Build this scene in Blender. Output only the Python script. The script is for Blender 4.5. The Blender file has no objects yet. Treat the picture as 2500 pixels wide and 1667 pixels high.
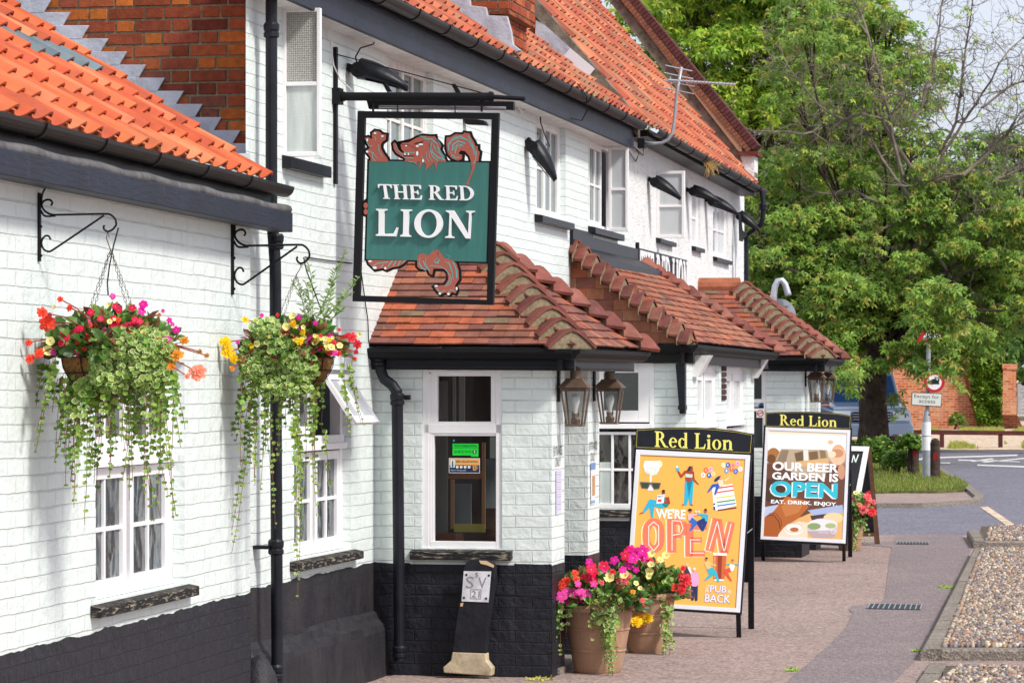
import bpy, math, random
from math import sin, cos, pi, radians, sqrt, atan2
from mathutils import Vector, noise
V = Vector
R = random.Random(7)
scn = bpy.context.scene
COL = scn.collection

# ------------------------------------------------------------------ camera, sky, sun, exposure
FPX, CX, HY, H = 8000.0, 1250.0, 945.0, 1.89
cd = bpy.data.cameras.new('camera'); cam = bpy.data.objects.new('camera', cd); COL.objects.link(cam)
cam.location = (0, 0, H); cam.rotation_euler = (pi/2, 0, 0)
cd.sensor_width = 36; cd.lens = FPX/2500*36; cd.shift_y = (HY-833.5)/2500
cd.clip_start = 0.5; cd.clip_end = 1500
cd.dof.use_dof = True; cd.dof.focus_distance = 21.0; cd.dof.aperture_fstop = 14.0
scn.camera = cam
world = bpy.data.worlds.new("World"); scn.world = world; world.use_nodes = True
SUN_DIR = V((0.62, -0.50, 0.80)).normalized()
SUN_EL = math.asin(SUN_DIR.z); SUN_AZ = atan2(SUN_DIR.x, SUN_DIR.y)
def setup_world():
    nt = world.node_tree; N = nt.nodes; L = nt.links
    for n in list(N): N.remove(n)
    out = N.new('ShaderNodeOutputWorld'); bg = N.new('ShaderNodeBackground')
    sky = N.new('ShaderNodeTexSky'); sky.sky_type = 'NISHITA'; sky.sun_disc = False
    sky.sun_elevation = SUN_EL; sky.sun_rotation = SUN_AZ; sky.dust_density = 3.0; sky.air_density = 1.0
    tc = N.new('ShaderNodeTexCoord'); mp = N.new('ShaderNodeMapping'); mp.inputs['Scale'].default_value = (2.2, 2.2, 5.0)
    nz = N.new('ShaderNodeTexNoise'); nz.inputs['Scale'].default_value = 1.6; nz.inputs['Detail'].default_value = 6
    cr = N.new('ShaderNodeValToRGB'); cr.color_ramp.elements[0].position = .36; cr.color_ramp.elements[1].position = .62
    cr.color_ramp.elements[0].color = (.35, .35, .35, 1); cr.color_ramp.elements[1].color = (1, 1, 1, 1)
    mx = N.new('ShaderNodeMixRGB'); mx.inputs[2].default_value = (5.3, 5.6, 6.4, 1)
    L.new(tc.outputs['Generated'], mp.inputs[0]); L.new(mp.outputs[0], nz.inputs['Vector'])
    L.new(nz.outputs['Fac'], cr.inputs[0]); L.new(cr.outputs[0], mx.inputs[0]); L.new(sky.outputs[0], mx.inputs[1])
    L.new(mx.outputs[0], bg.inputs[0]); bg.inputs[1].default_value = 0.125
    L.new(bg.outputs[0], out.inputs[0])
setup_world()
sl = bpy.data.lights.new('sun', 'SUN'); sl.energy = 2.9; sl.angle = radians(9); sl.color = (1, .95, .87)
so = bpy.data.objects.new('sun', sl); COL.objects.link(so); so.rotation_euler = SUN_DIR.to_track_quat('Z', 'Y').to_euler()
so.location = (10, -10, 20)
scn.view_settings.view_transform = 'Standard'; scn.view_settings.look = 'None'
scn.view_settings.exposure = 0.42; scn.view_settings.gamma = 1.0
scn.render.engine = 'CYCLES'
scn.cycles.max_bounces = 8; scn.cycles.transparent_max_bounces = 12
scn.cycles.use_adaptive_sampling = True

# ------------------------------------------------------------------ colour and materials
def lin(c):
    if isinstance(c, str):
        c = [int(c[i:i+2], 16)/255 for i in (0, 2, 4)]
    return tuple((x/12.92 if x <= .04045 else ((x+.055)/1.055)**2.4) for x in c[:3])
def jit(c, a=.12, r=R):
    k = 1+r.uniform(-a, a)
    return tuple(max(0, x*k*(1+r.uniform(-a*.3, a*.3))) for x in c)
def mixc(a, b, t): return tuple(x*(1-t)+y*t for x, y in zip(a, b))

class NT:
    def __init__(s, name, rough=.6, spec=.5, metal=0, color=(.5, .5, .5)):
        s.m = bpy.data.materials.new(name); s.m.use_nodes = True
        s.N = s.m.node_tree.nodes; s.L = s.m.node_tree.links
        s.b = s.N['Principled BSDF']
        s.b.inputs['Base Color'].default_value = (*color, 1)
        s.b.inputs['Roughness'].default_value = rough
        s.b.inputs['Specular IOR Level'].default_value = spec
        s.b.inputs['Metallic'].default_value = metal
    def n(s, t, **kw):
        x = s.N.new(t)
        for k, v in kw.items():
            if k.startswith('i_'): x.inputs[k[2:].replace('_', ' ')].default_value = v
            else: setattr(x, k, v)
        return x
    def uv(s, scale=(1, 1, 1)):
        t = s.n('ShaderNodeUVMap'); mp = s.n('ShaderNodeMapping'); mp.inputs['Scale'].default_value = scale
        s.L.new(t.outputs[0], mp.inputs[0]); return mp.outputs[0]
    def obj(s, scale=(1, 1, 1)):
        t = s.n('ShaderNodeTexCoord'); mp = s.n('ShaderNodeMapping'); mp.inputs['Scale'].default_value = scale
        s.L.new(t.outputs['Object'], mp.inputs[0]); return mp.outputs[0]
    def noise(s, vec, scale=5, detail=4, rough=.55):
        x = s.n('ShaderNodeTexNoise'); x.inputs['Scale'].default_value = scale
        x.inputs['Detail'].default_value = detail; x.inputs['Roughness'].default_value = rough
        s.L.new(vec, x.inputs['Vector']); return x.outputs['Fac']
    def ramp(s, fac, stops):
        x = s.n('ShaderNodeValToRGB'); e = x.color_ramp.elements
        e[0].position, e[0].color = stops[0][0], (*stops[0][1], 1)
        e[1].position, e[1].color = stops[-1][0], (*stops[-1][1], 1)
        for p, c in stops[1:-1]:
            q = e.new(p); q.color = (*c, 1)
        s.L.new(fac, x.inputs[0]); return x.outputs[0]
    def rmp(s, fac, a, b):
        return s.ramp(fac, [(a, (0, 0, 0)), (b, (1, 1, 1))])
    def mix(s, fac, a, b, mode='MIX'):
        x = s.n('ShaderNodeMixRGB', blend_type=mode)
        for i, q in ((0, fac), (1, a), (2, b)):
            if isinstance(q, (int, float)): x.inputs[i].default_value = q
            elif isinstance(q, tuple): x.inputs[i].default_value = (*q, 1)
            else: s.L.new(q, x.inputs[i])
        return x.outputs[0]
    def math(s, op, a, b=0):
        x = s.n('ShaderNodeMath', operation=op)
        for i, q in ((0, a), (1, b)):
            if isinstance(q, (int, float)): x.inputs[i].default_value = q
            else: s.L.new(q, x.inputs[i])
        return x.outputs[0]
    def tint(s):
        x = s.n('ShaderNodeAttribute', attribute_name='tint'); return x.outputs['Color']
    def color(s, c): s.L.new(c, s.b.inputs['Base Color'])
    def bump(s, h, dist=.01, st=1.0):
        x = s.n('ShaderNodeBump'); x.inputs['Distance'].default_value = dist; x.inputs['Strength'].default_value = st
        s.L.new(h, x.inputs['Height']); s.L.new(x.outputs[0], s.b.inputs['Normal']); return x
    def brick(s, vec, bw=.235, rh=.075, mortar=.006, smooth=.35, bias=0, off=.5):
        x = s.n('ShaderNodeTexBrick', offset=off)
        x.inputs['Scale'].default_value = 1; x.inputs['Brick Width'].default_value = bw
        x.inputs['Row Height'].default_value = rh; x.inputs['Mortar Size'].default_value = mortar
        x.inputs['Mortar Smooth'].default_value = smooth; x.inputs['Bias'].default_value = bias
        x.inputs['Color1'].default_value = (0, 0, 0, 1); x.inputs['Color2'].default_value = (1, 1, 1, 1)
        x.inputs['Mortar'].default_value = (.5, .5, .5, 1)
        s.L.new(vec, x.inputs['Vector']); return x

def warp(t, vec, amt=.012, scale=2.0):
    nz = t.n('ShaderNodeTexNoise'); nz.inputs['Scale'].default_value = scale; nz.inputs['Detail'].default_value = 3
    t.L.new(vec, nz.inputs['Vector'])
    sub = t.n('ShaderNodeVectorMath', operation='SUBTRACT'); t.L.new(nz.outputs['Color'], sub.inputs[0]); sub.inputs[1].default_value = (.5, .5, .5)
    sc = t.n('ShaderNodeVectorMath', operation='SCALE'); t.L.new(sub.outputs[0], sc.inputs[0]); sc.inputs['Scale'].default_value = amt*2
    ad = t.n('ShaderNodeVectorMath', operation='ADD'); t.L.new(vec, ad.inputs[0]); t.L.new(sc.outputs[0], ad.inputs[1])
    return ad.outputs[0]

def painted_brick(name, base, dirt, rough=.5, depth=.012, joint=.35, stain=(.35, .34, .30), stain_amt=.25, spec=.4):
    t = NT(name, rough, spec)
    uv = t.uv(); w = warp(t, uv, .009, 2.6)
    b = t.brick(warp(t, w, .004, 14), bw=.225, mortar=.0055, smooth=.55)
    n1 = t.noise(uv, 9, 6); n2 = t.noise(uv, 55, 3); n3 = t.noise(uv, 1.3, 5, .65)
    inv = t.math('SUBTRACT', 1, b.outputs['Fac'])
    brk = t.math('ADD', .30, t.math('MULTIPLY', t.rmp(t.noise(uv, 4.5, 4, .6), .35, .62), .8))
    h = t.math('ADD', t.math('MULTIPLY', inv, brk), t.math('ADD', t.math('MULTIPLY', n1, .55), t.math('MULTIPLY', n2, .12)))
    brickvar = t.math('MULTIPLY', b.outputs['Color'], .18)
    h = t.math('ADD', h, brickvar)
    t.bump(h, depth, .85)
    c = t.mix(t.math('MULTIPLY', n3, .35), base, tuple(x*.93 for x in base))
    crack = t.math('MULTIPLY', t.rmp(b.outputs['Fac'], .55, 1.0), t.math('MULTIPLY', t.rmp(t.noise(uv, 2.2, 5, .7), .34, .66), joint))
    sx = t.n('ShaderNodeSeparateXYZ'); t.L.new(w, sx.inputs[0])
    fr_ = t.math('FRACT', t.math('DIVIDE', sx.outputs['Y'], .075)); edge = t.math('MAXIMUM', t.rmp(fr_, .90, .97), t.math('SUBTRACT', 1, t.rmp(fr_, .03, .08)))
    crack = t.math('MULTIPLY', crack, t.math('ADD', .10, t.math('MULTIPLY', edge, 1.2)))
    c = t.mix(crack, c, dirt)
    st = t.math('MULTIPLY', t.rmp(t.noise(t.uv((2.4, .5, 1)), 2.6, 6, .7), .58, .78), stain_amt)
    c = t.mix(st, c, stain)
    sp = t.math('MULTIPLY', t.rmp(t.noise(uv, 38, 2), .70, .76), .35)
    c = t.mix(sp, c, dirt)
    t.color(c)
    return t.m

M = {}
def flat(name, c, rough=.6, spec=.5, metal=0, nscale=0, namt=.2, bump=0, bscale=60):
    t = NT(name, rough, spec, metal, c)
    if nscale:
        o = t.obj(); n = t.noise(o, nscale, 5, .6)
        t.color(t.mix(t.rmp(n, .35, .7), tuple(x*(1+namt) for x in c), tuple(x*(1-namt) for x in c)))
    if bump: t.bump(t.noise(t.obj(), bscale, 4), bump, .6)
    M[name] = t.m; return t.m
def tinted(name, rough=.7, spec=.3, nscale=12, namt=.15, bump=0, bscale=60, metal=0, transl=0, dust=None):
    t = NT(name, rough, spec, metal)
    c = t.tint()
    if nscale:
        n = t.noise(t.obj(), nscale, 5, .6)
        g = t.ramp(n, [(.3, (1-namt,)*3), (.7, (1+namt*.6,)*3)])
        c = t.mix(1.0, c, g, 'MULTIPLY')
    if dust:
        n2 = t.noise(t.obj(), dust[1], 6, .7); c = t.mix(t.math('MULTIPLY', t.rmp(n2, dust[2], dust[3]), dust[4]), c, dust[0])
    t.color(c)
    if bump: t.bump(t.noise(t.obj(), bscale, 4), bump, .6)
    if transl:
        tr = t.n('ShaderNodeBsdfTranslucent'); t.L.new(c, tr.inputs[0])
        mx = t.n('ShaderNodeMixShader'); mx.inputs[0].default_value = transl
        t.L.new(t.b.outputs[0], mx.inputs[1]); t.L.new(tr.outputs[0], mx.inputs[2])
        t.L.new(mx.outputs[0], t.N['Material Output'].inputs[0])
    M[name] = t.m; return t.m

M['white_brick'] = painted_brick('white_brick', (.725, .80, .785), (.34, .32, .27), joint=.36, depth=.0075, stain=(.46, .43, .37), stain_amt=.34)
M['black_brick'] = painted_brick('black_brick', (.013, .014, .021), (.012, .011, .010), rough=.5, joint=.5, stain=(.10, .085, .08), stain_amt=.30, depth=.011, spec=.35)
def m_render():
    t = NT('white_pebbledash', .75, .2); uv = t.uv()
    n1 = t.noise(uv, 34, 4, .6); n2 = t.noise(uv, 6, 5)
    t.bump(t.math('ADD', n1, n2), .02, 1.0)
    c = t.mix(t.math('MULTIPLY', t.rmp(t.noise(uv, 2.2, 6, .7), .52, .75), .35), (.78, .80, .80), (.40, .38, .34))
    c = t.mix(t.math('MULTIPLY', t.rmp(t.noise(uv, 17, 3, .6), .62, .70), .75), c, (.22, .22, .24))
    t.color(c); M['white_pebbledash'] = t.m
m_render()
def m_blackrender():
    t = NT('black_render', .6, .35); uv = t.uv()
    t.bump(t.math('ADD', t.noise(uv, 7, 6), t.math('MULTIPLY', t.noise(uv, 70, 3), .3)), .02, .9)
    c = t.mix(t.rmp(t.noise(t.uv((1, .5, 1)), 2.5, 6, .7), .4, .75), (.014, .014, .019), (.042, .037, .040))
    t.color(c); M['black_render'] = t.m
m_blackrender()
flat('black_paint', (.008, .009, .014), .42, .28, nscale=6, namt=.35, bump=.003, bscale=30)
flat('black_iron', (.007, .007, .009), .6, .2)
flat('gutter_plastic', (.009, .007, .007), .45, .25, nscale=7, namt=.5)
def m_fascia():
    t = NT('slate_blue_paint', .5, .25); uv = t.uv((1, 1, 1))
    c = t.mix(t.rmp(t.noise(uv, 2.2, 5, .6), .35, .7), (.016, .021, .040), (.009, .010, .017))
    st = t.rmp(t.noise(t.uv((9, 1.2, 1)), 3, 4, .6), .60, .80)
    c = t.mix(t.math('MULTIPLY', st, .35), c, (.15, .16, .18)); t.color(c)
    sx = t.n('ShaderNodeSeparateXYZ'); t.L.new(uv, sx.inputs[0]); fr_ = t.math('FRACT', t.math('DIVIDE', sx.outputs['X'], .83)); jt = t.rmp(fr_, .985, .99)
    c = t.mix(t.math('MULTIPLY', jt, .8), c, (.004, .004, .006)); c = t.mix(t.math('MULTIPLY', t.rmp(t.noise(t.uv((26, 3, 1)), 5, 4, .6), .70, .74), .5), c, (.32, .31, .29)); t.color(c)
    t.bump(t.noise(t.uv((1.2, 9, 1)), 6, 5), .006, .7); M['slate_blue_paint'] = t.m
m_fascia()
def m_sill():
    t = NT('flaking_sill', .7, .3); o = t.uv((2.0, 14, 1))
    n = t.noise(o, 5, 6, .7)
    c = t.mix(t.rmp(n, .53, .60), (.012, .012, .014), (.34, .29, .22)); t.color(c)
    t.bump(t.rmp(n, .45, .65), -.004, 1); M['flaking_sill'] = t.m
m_sill()
flat('white_paint', (.83, .82, .84), .38, .5, nscale=5, namt=.05, bump=.002, bscale=25)
flat('white_wood_old', (.74, .73, .72), .5, .4, nscale=14, namt=.16, bump=.003, bscale=40)
flat('mortar', (.22, .18, .115), .95, .1, nscale=40, namt=.3, bump=.004, bscale=180)
flat('cement', (.17, .145, .115), .95, .1, nscale=9, namt=.45, bump=.012, bscale=60)
tinted('brick', .9, .15, nscale=22, namt=.30, bump=.006, bscale=90, dust=((.30, .26, .20), 6, .60, .85, .35))
tinted('pantile', .78, .2, nscale=5, namt=.26, bump=.004, bscale=70, dust=((.13, .09, .065), 3.4, .56, .80, .6))
tinted('plain_tile', .8, .2, nscale=9, namt=.34, bump=.005, bscale=80, dust=((.36, .31, .27), 26, .60, .78, .6))
tinted('print', .35, .4, nscale=0)
tinted('vinyl', .3, .5, nscale=2.2, namt=.25)
def m_lead():
    t = NT('lead', .5, .5); o = t.obj()
    c = t.mix(t.rmp(t.noise(o, 3.2, 6, .65), .35, .7), (.36, .38, .45), (.50, .52, .58))
    c = t.mix(t.math('MULTIPLY', t.rmp(t.noise(o, 11, 5, .7), .55, .75), .6), c, (.17, .16, .17)); t.color(c)
    t.bump(t.noise(o, 6, 5), .03, .7); M['lead'] = t.m
m_lead()
flat('old_lead', (.10, .095, .095), .6, .3, nscale=9, namt=.45, bump=.01, bscale=25)
def glass(name, tint=(.02, .025, .025), wave=0, wscale=9, alpha=1.0, rough=.04):
    t = NT(name, rough, .8, 0, tint)
    if wave:
        vo = t.n('ShaderNodeTexVoronoi', feature='SMOOTH_F1'); vo.inputs['Scale'].default_value = wscale
        t.L.new(warp(t, t.uv((1.0, .55, 1)), .05, 6), vo.inputs['Vector'])
        t.bump(vo.outputs['Distance'], wave, 1)
        t.color(t.mix(t.rmp(vo.outputs['Distance'], .1, .5), tuple(min(1, x*3.4+.01) for x in tint), tint))
    else:
        t.bump(t.noise(t.uv(), 3, 2), .004, .5)
    if alpha < 1: t.b.inputs['Alpha'].default_value = alpha
    M[name] = t.m
glass('dark_glass'); glass('wavy_glass', (.018, .028, .034), .02, 13, rough=.1)
glass('bubble_glass', (.018, .016, .014), .03, 15, rough=.1)
glass('curtain_glass', (.10, .145, .13)); glass('clear_glass', (.02, .025, .025), alpha=.16)
glass('net_glass', (.50, .53, .55)); glass('lantern_glass', (.25, .25, .24), alpha=.14)
def m_frost():
    t = NT('frosted_glass', .25, .6); uv = t.uv()
    t.color(t.mix(t.rmp(t.noise(t.uv((3.5, .5, 1)), 3, 3), .35, .65), (.42, .47, .46), (.62, .66, .64)))
    t.bump(t.noise(uv, 120, 2), .004, .6); M['frosted_glass'] = t.m
    t = NT('patterned_glass', .25, .6); uv = t.uv((1, 1, 1))
    vo = t.n('ShaderNodeTexVoronoi'); vo.inputs['Scale'].default_value = 75; vo.inputs['Randomness'].default_value = .2
    t.L.new(uv, vo.inputs['Vector'])
    t.color(t.mix(t.rmp(vo.outputs['Distance'], .1, .6), (.52, .52, .48), (.24, .24, .22)))
    t.bump(vo.outputs['Distance'], .006, 1); M['patterned_glass'] = t.m
m_frost()
tinted('leaf', .42, .4, nscale=0, transl=.28)
tinted('tree_leaf', .45, .35, nscale=0, transl=.36)
tinted('petal', .55, .2, nscale=0, transl=.25)
flat('coir', (.17, .085, .030), .95, .1, nscale=60, namt=.5, bump=.02, bscale=140)
def m_terra():
    t = NT('terracotta', .8, .2); o = t.obj()
    c = t.mix(t.rmp(t.noise(o, 5, 6, .65), .35, .68), (.43, .245, .155), (.35, .215, .14))
    c = t.mix(t.math('MULTIPLY', t.rmp(t.noise(t.obj((1, 1, .35)), 8, 6, .7), .56, .72), .5), c, (.44, .36, .28))
    t.color(c); t.bump(t.noise(o, 60, 3), .004, .6); M['terracotta'] = t.m
m_terra()
flat('rust_chain', (.10, .055, .035), .5, .5, .6)
def m_ground():
    def grit(name, a, b, stone, s=55, patch=None):
        t = NT(name, .95, .2); o = t.obj()
        sc = t.n('ShaderNodeTexVoronoi'); sc.inputs['Scale'].default_value = s; t.L.new(o, sc.inputs['Vector'])
        big = t.noise(o, .9, 6, .7)
        c = t.mix(t.rmp(big, .35, .65), a, b)
        if patch: c = t.mix(t.math('MULTIPLY', t.rmp(t.noise(t.obj((1, .8, 1)), 2.6, 7, .8), .54, .66), .6), c, patch)
        fl = t.ramp(sc.outputs['Color'], [(.25, (.76, .76, .76)), (.5, (1, 1, 1)), (.8, (1.28, 1.25, 1.22))])
        c = t.mix(1.0, c, fl, 'MULTIPLY')
        wh = t.rmp(t.noise(o, 48, 1), .745, .77)
        c = t.mix(wh, c, stone); t.color(c)
        t.bump(t.math('ADD', sc.outputs['Distance'], t.noise(o, 20, 4)), .006, 1); M[name] = t.m
    grit('pink_tarmac', (.335, .250, .225), (.290, .218, .198), (.6, .57, .54), 42, (.155, .135, .135))
    grit('grey_tarmac', (.245, .198, .198), (.205, .170, .174), (.5, .5, .5), 60)
    grit('road_tarmac', (.185, .18, .215), (.160, .156, .190), (.3, .3, .3), 30)
    grit('pale_gravel', (.60, .47, .35), (.52, .40, .30), (.7, .64, .55), 9)
    grit('grass_soil', (.085, .12, .025), (.11, .10, .035), (.3, .3, .1), 14)
    grit('concrete_kerb', (.26, .225, .195), (.20, .175, .150), (.4, .36, .32), 60)
    grit('earth', (.12, .085, .06), (.10, .08, .06), (.3, .3, .3), 20)
m_ground()
tinted('pebble', .55, .4, nscale=30, namt=.2)
flat('stone_foot', (.46, .38, .26), .9, .1, nscale=12, namt=.3, bump=.006, bscale=50)
flat('plate_paint', (.62, .62, .66), .5, .4, nscale=14, namt=.25)
flat('black_stone', (.014, .014, .019), .6, .25, nscale=9, namt=.4, bump=.006, bscale=30)
flat('bark', (.060, .042, .034), .95, .1, nscale=7, namt=.5, bump=.03, bscale=14)
flat('dead_bark', (.19, .155, .125), .9, .15, nscale=4, namt=.35)
flat('red_brown_paint', (.085, .022, .018), .6, .3, nscale=4, namt=.3)
flat('galvanised', (.34, .36, .39), .45, .5, .3, nscale=8, namt=.15)
flat('aluminium', (.62, .62, .66), .32, .5, .7)
flat('snap_frame', (.78, .78, .83), .3, .6, .15)
flat('brass_old', (.115, .075, .052), .5, .5, .35, nscale=20, namt=.4)
flat('pine_wood', (.42, .27, .17), .6, .3, nscale=12, namt=.3)
flat('brown_wood', (.10, .045, .022), .6, .3, nscale=12, namt=.3)

# ------------------------------------------------------------------ mesh builder
class MB:
    def __init__(s): s.v = []; s.f = []; s.t = []
    def add(s, pts, faces, tint=(1, 1, 1)):
        o = len(s.v); s.v.extend([tuple(p) for p in pts])
        for f in faces: s.f.append(tuple(i+o for i in f)); s.t.append(tint)
        return s
    def poly(s, pts, tint=(1, 1, 1)): return s.add(pts, [tuple(range(len(pts)))], tint)
    def hexa(s, p, tint=(1, 1, 1)):   # p: 4 bottom, 4 top (same order)
        return s.add(p, [(0, 3, 2, 1), (4, 5, 6, 7), (0, 1, 5, 4), (1, 2, 6, 5), (2, 3, 7, 6), (3, 0, 4, 7)], tint)
    def box(s, fr, a0, a1, o0, o1, z0, z1, tint=(1, 1, 1)):
        q = [(a0, o0), (a1, o0), (a1, o1), (a0, o1)]
        return s.hexa([fr.p(a, o, z0) for a, o in q]+[fr.p(a, o, z1) for a, o in q], tint)
    def prism(s, pts, vec, tint=(1, 1, 1), side=None):
        n = len(pts); vec = V(vec)
        b = [V(p) for p in pts]; t = [p+vec for p in b]
        s.add(b+t, [tuple(range(n))[::-1], tuple(range(n, 2*n))], tint)
        o = len(s.v)-2*n
        for i in range(n):
            j = (i+1) % n; s.f.append((o+i, o+j, o+n+j, o+n+i)); s.t.append(side or tint)
        return s
    def tube(s, path, r, n=8, tint=(1, 1, 1), cap=True):
        P = [V(p) for p in path]; k = len(P); rr = r if hasattr(r, '__len__') else [r]*k
        rings = []; up = None
        for i in range(k):
            d = (P[min(i+1, k-1)]-P[max(i-1, 0)])
            d = d.normalized() if d.length > 1e-9 else V((0, 0, 1))
            if up is None:
                up = V((0, 0, 1)) if abs(d.z) < .9 else V((1, 0, 0))
            x = up.cross(d)
            if x.length < 1e-4: x = V((1, 0.01, 0)).cross(d)
            x.normalize(); y = d.cross(x); up = y
            rings.append([P[i]+(x*cos(2*pi*j/n)+y*sin(2*pi*j/n))*rr[i] for j in range(n)])
        pts = [q for g in rings for q in g]; F = []
        for i in range(k-1):
            for j in range(n):
                a = i*n+j; b = i*n+(j+1) % n; F.append((a, b, b+n, a+n))
        if cap: F += [tuple(range(n))[::-1], tuple(range((k-1)*n, k*n))]
        return s.add(pts, F, tint)
    def lathe(s, c, prof, n=24, tint=(1, 1, 1), cap=False):
        pts = []; F = []
        for r, z in prof:
            for j in range(n): pts.append((c[0]+r*cos(2*pi*j/n), c[1]+r*sin(2*pi*j/n), c[2]+z))
        for i in range(len(prof)-1):
            for j in range(n):
                a = i*n+j; b = i*n+(j+1) % n; F.append((a, b, b+n, a+n))
        if cap: F += [tuple(range(n))[::-1], tuple(range((len(prof)-1)*n, len(prof)*n))]
        return s.add(pts, F, tint)
    def ball(s, c, r, n=10, m=7, tint=(1, 1, 1), sq=(1, 1, 1)):
        c = V(c); pts = []; F = []
        for i in range(m+1):
            a = pi*i/m
            for j in range(n):
                b = 2*pi*j/n; pts.append(c+V((r*sin(a)*cos(b)*sq[0], r*sin(a)*sin(b)*sq[1], r*cos(a)*sq[2])))
        for i in range(m):
            for j in range(n):
                a = i*n+j; b = i*n+(j+1) % n; F.append((a, b, b+n, a+n))
        return s.add(pts, F, tint)
    def build(s, name, mat, parent=None, smooth=False, uv=True, bevel=0):
        me = bpy.data.meshes.new(name); off = V((0, 0, 0))
        if parent is not None: off = V(parent['_o'])
        vv = [(p[0]-off.x, p[1]-off.y, p[2]-off.z) for p in s.v] if off.length > 0 else s.v
        me.from_pydata(vv, [], s.f)
        at = me.attributes.new('tint', 'FLOAT_COLOR', 'FACE')
        buf = []
        for t in s.t: buf.extend((t[0], t[1], t[2], 1.0))
        at.data.foreach_set('color', buf)
        if uv:
            ul = me.uv_layers.new(name='UVMap'); ub = []
            for f in s.f:
                p0, p1, p2 = V(s.v[f[0]]), V(s.v[f[1]]), V(s.v[f[2]])
                nn = (p1-p0).cross(p2-p1)
                if nn.length < 1e-12 and len(f) > 3: nn = (V(s.v[f[2]])-p1).cross(V(s.v[f[3]])-p1)
                if nn.length < 1e-12: nn = V((0, 0, 1))
                nn.normalize()
                if abs(nn.z) > .95:
                    for i in f: ub.extend((s.v[i][0], s.v[i][1]))
                else:
                    if nn.x < -1e-6 or (abs(nn.x) < 1e-6 and nn.y > 0): nn = -nn
                    u = V((0, 0, 1)).cross(nn).normalized(); w = nn.cross(u)
                    for i in f:
                        p = V(s.v[i]); ub.extend((p.dot(u), p.dot(w) if abs(w.z) < .97 else p.z))
            ul.data.foreach_set('uv', ub)
        if smooth: me.polygons.foreach_set('use_smooth', [True]*len(me.polygons))
        me.materials.append(M[mat] if isinstance(mat, str) else mat)
        o = bpy.data.objects.new(name, me); COL.objects.link(o)
        if parent is not None: o.parent = parent; o['_o'] = parent['_o']
        if bevel:
            b = o.modifiers.new('bevel', 'BEVEL'); b.width = bevel; b.segments = 2; b.limit_method = 'ANGLE'
        return o

def tag(o, label, cat, group=None):
    o['label'] = label; o['category'] = cat
    if group: o['group'] = group
    return o
def thing(name, label, cat, loc=(0, 0, 0), group=None):
    o = bpy.data.objects.new(name, None); COL.objects.link(o); o.location = loc; o['_o'] = tuple(loc)
    o.empty_display_size = .1
    return tag(o, label, cat, group)
def single(name, mb, mat, label, cat, group=None, **kw):
    return tag(mb.build(name, mat, None, **kw), label, cat, group)
def struct(name, mb, mat, **kw):
    o = mb.build(name, mat, None, **kw); o['kind'] = 'structure'; return o
def copy_tree(o, parent=None):
    c = o.copy(); COL.objects.link(c)
    if parent is not None: c.parent = parent
    for ch in list(o.children): copy_tree(ch, c)
    return c
def put(root, loc, rz=0, label=None):
    root.location = loc; root.rotation_euler = (0, 0, rz)
    if label: root['label'] = label

# ------------------------------------------------------------------ frames and measuring helpers
def ray(px, py): return V(((px-CX)/FPX, 1, -(py-HY)/FPX))
CAM = V((0, 0, H))
def P(px, py, Y): return CAM+ray(px, py)*Y
class Fr:                       # vertical wall frame: a along the wall (away), o outwards to the street, z up
    def __init__(s, k, b):
        n = sqrt(1+k*k); s.dm = V((k/n, 1/n, 0)); s.nm = V((1/n, -k/n, 0)); s.B = V((b, 0, 0))
    def p(s, a, o, z): return s.B+s.dm*a+s.nm*o+V((0, 0, z))
    def onw(s, px, py, o=0):    # -> (a, z) on the plane offset o from the wall
        r = ray(px, py); Y = (o+s.B.dot(s.nm))/r.dot(s.nm); q = CAM+r*Y
        return (q-s.B).dot(s.dm), q.z
    def onc(s, px, py, a):      # -> (o, z) on the cross plane at a
        r = ray(px, py); Y = (a+s.B.dot(s.dm))/r.dot(s.dm); q = CAM+r*Y
        return (q-s.B).dot(s.nm), q.z
ML = Fr(.205, -5.328)
LL = Fr(.17125, -4.6125)
class Sw:                       # a frame turned 90 degrees: its 'along' runs out from the wall, its 'out' faces the camera
    def __init__(s, fr, a): s.fr = fr; s.a = a
    def p(s, a, o, z): return s.fr.p(s.a-o, a, z)
    def onw(s, px, py, o=0): return s.fr.onc(px, py, s.a-o)
def GZ(Y): return max(0.0, .008*(Y-25))
def G(px, py):
    Y = H*FPX/(py-HY)
    if Y > 25: Y = (H+.2)*FPX/(py-HY+64)
    return V(((px-CX)/FPX*Y, Y, GZ(Y)))
class Pl:                       # free plane through three points
    def __init__(s, o, a, b):
        s.o = V(o); s.n = (V(a)-s.o).cross(V(b)-s.o).normalized()
        if s.n.y > 0: s.n = -s.n
    def at(s, px, py, d=0):
        r = ray(px, py); t = (s.o+s.n*d-CAM).dot(s.n)/r.dot(s.n); return CAM+r*t

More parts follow.
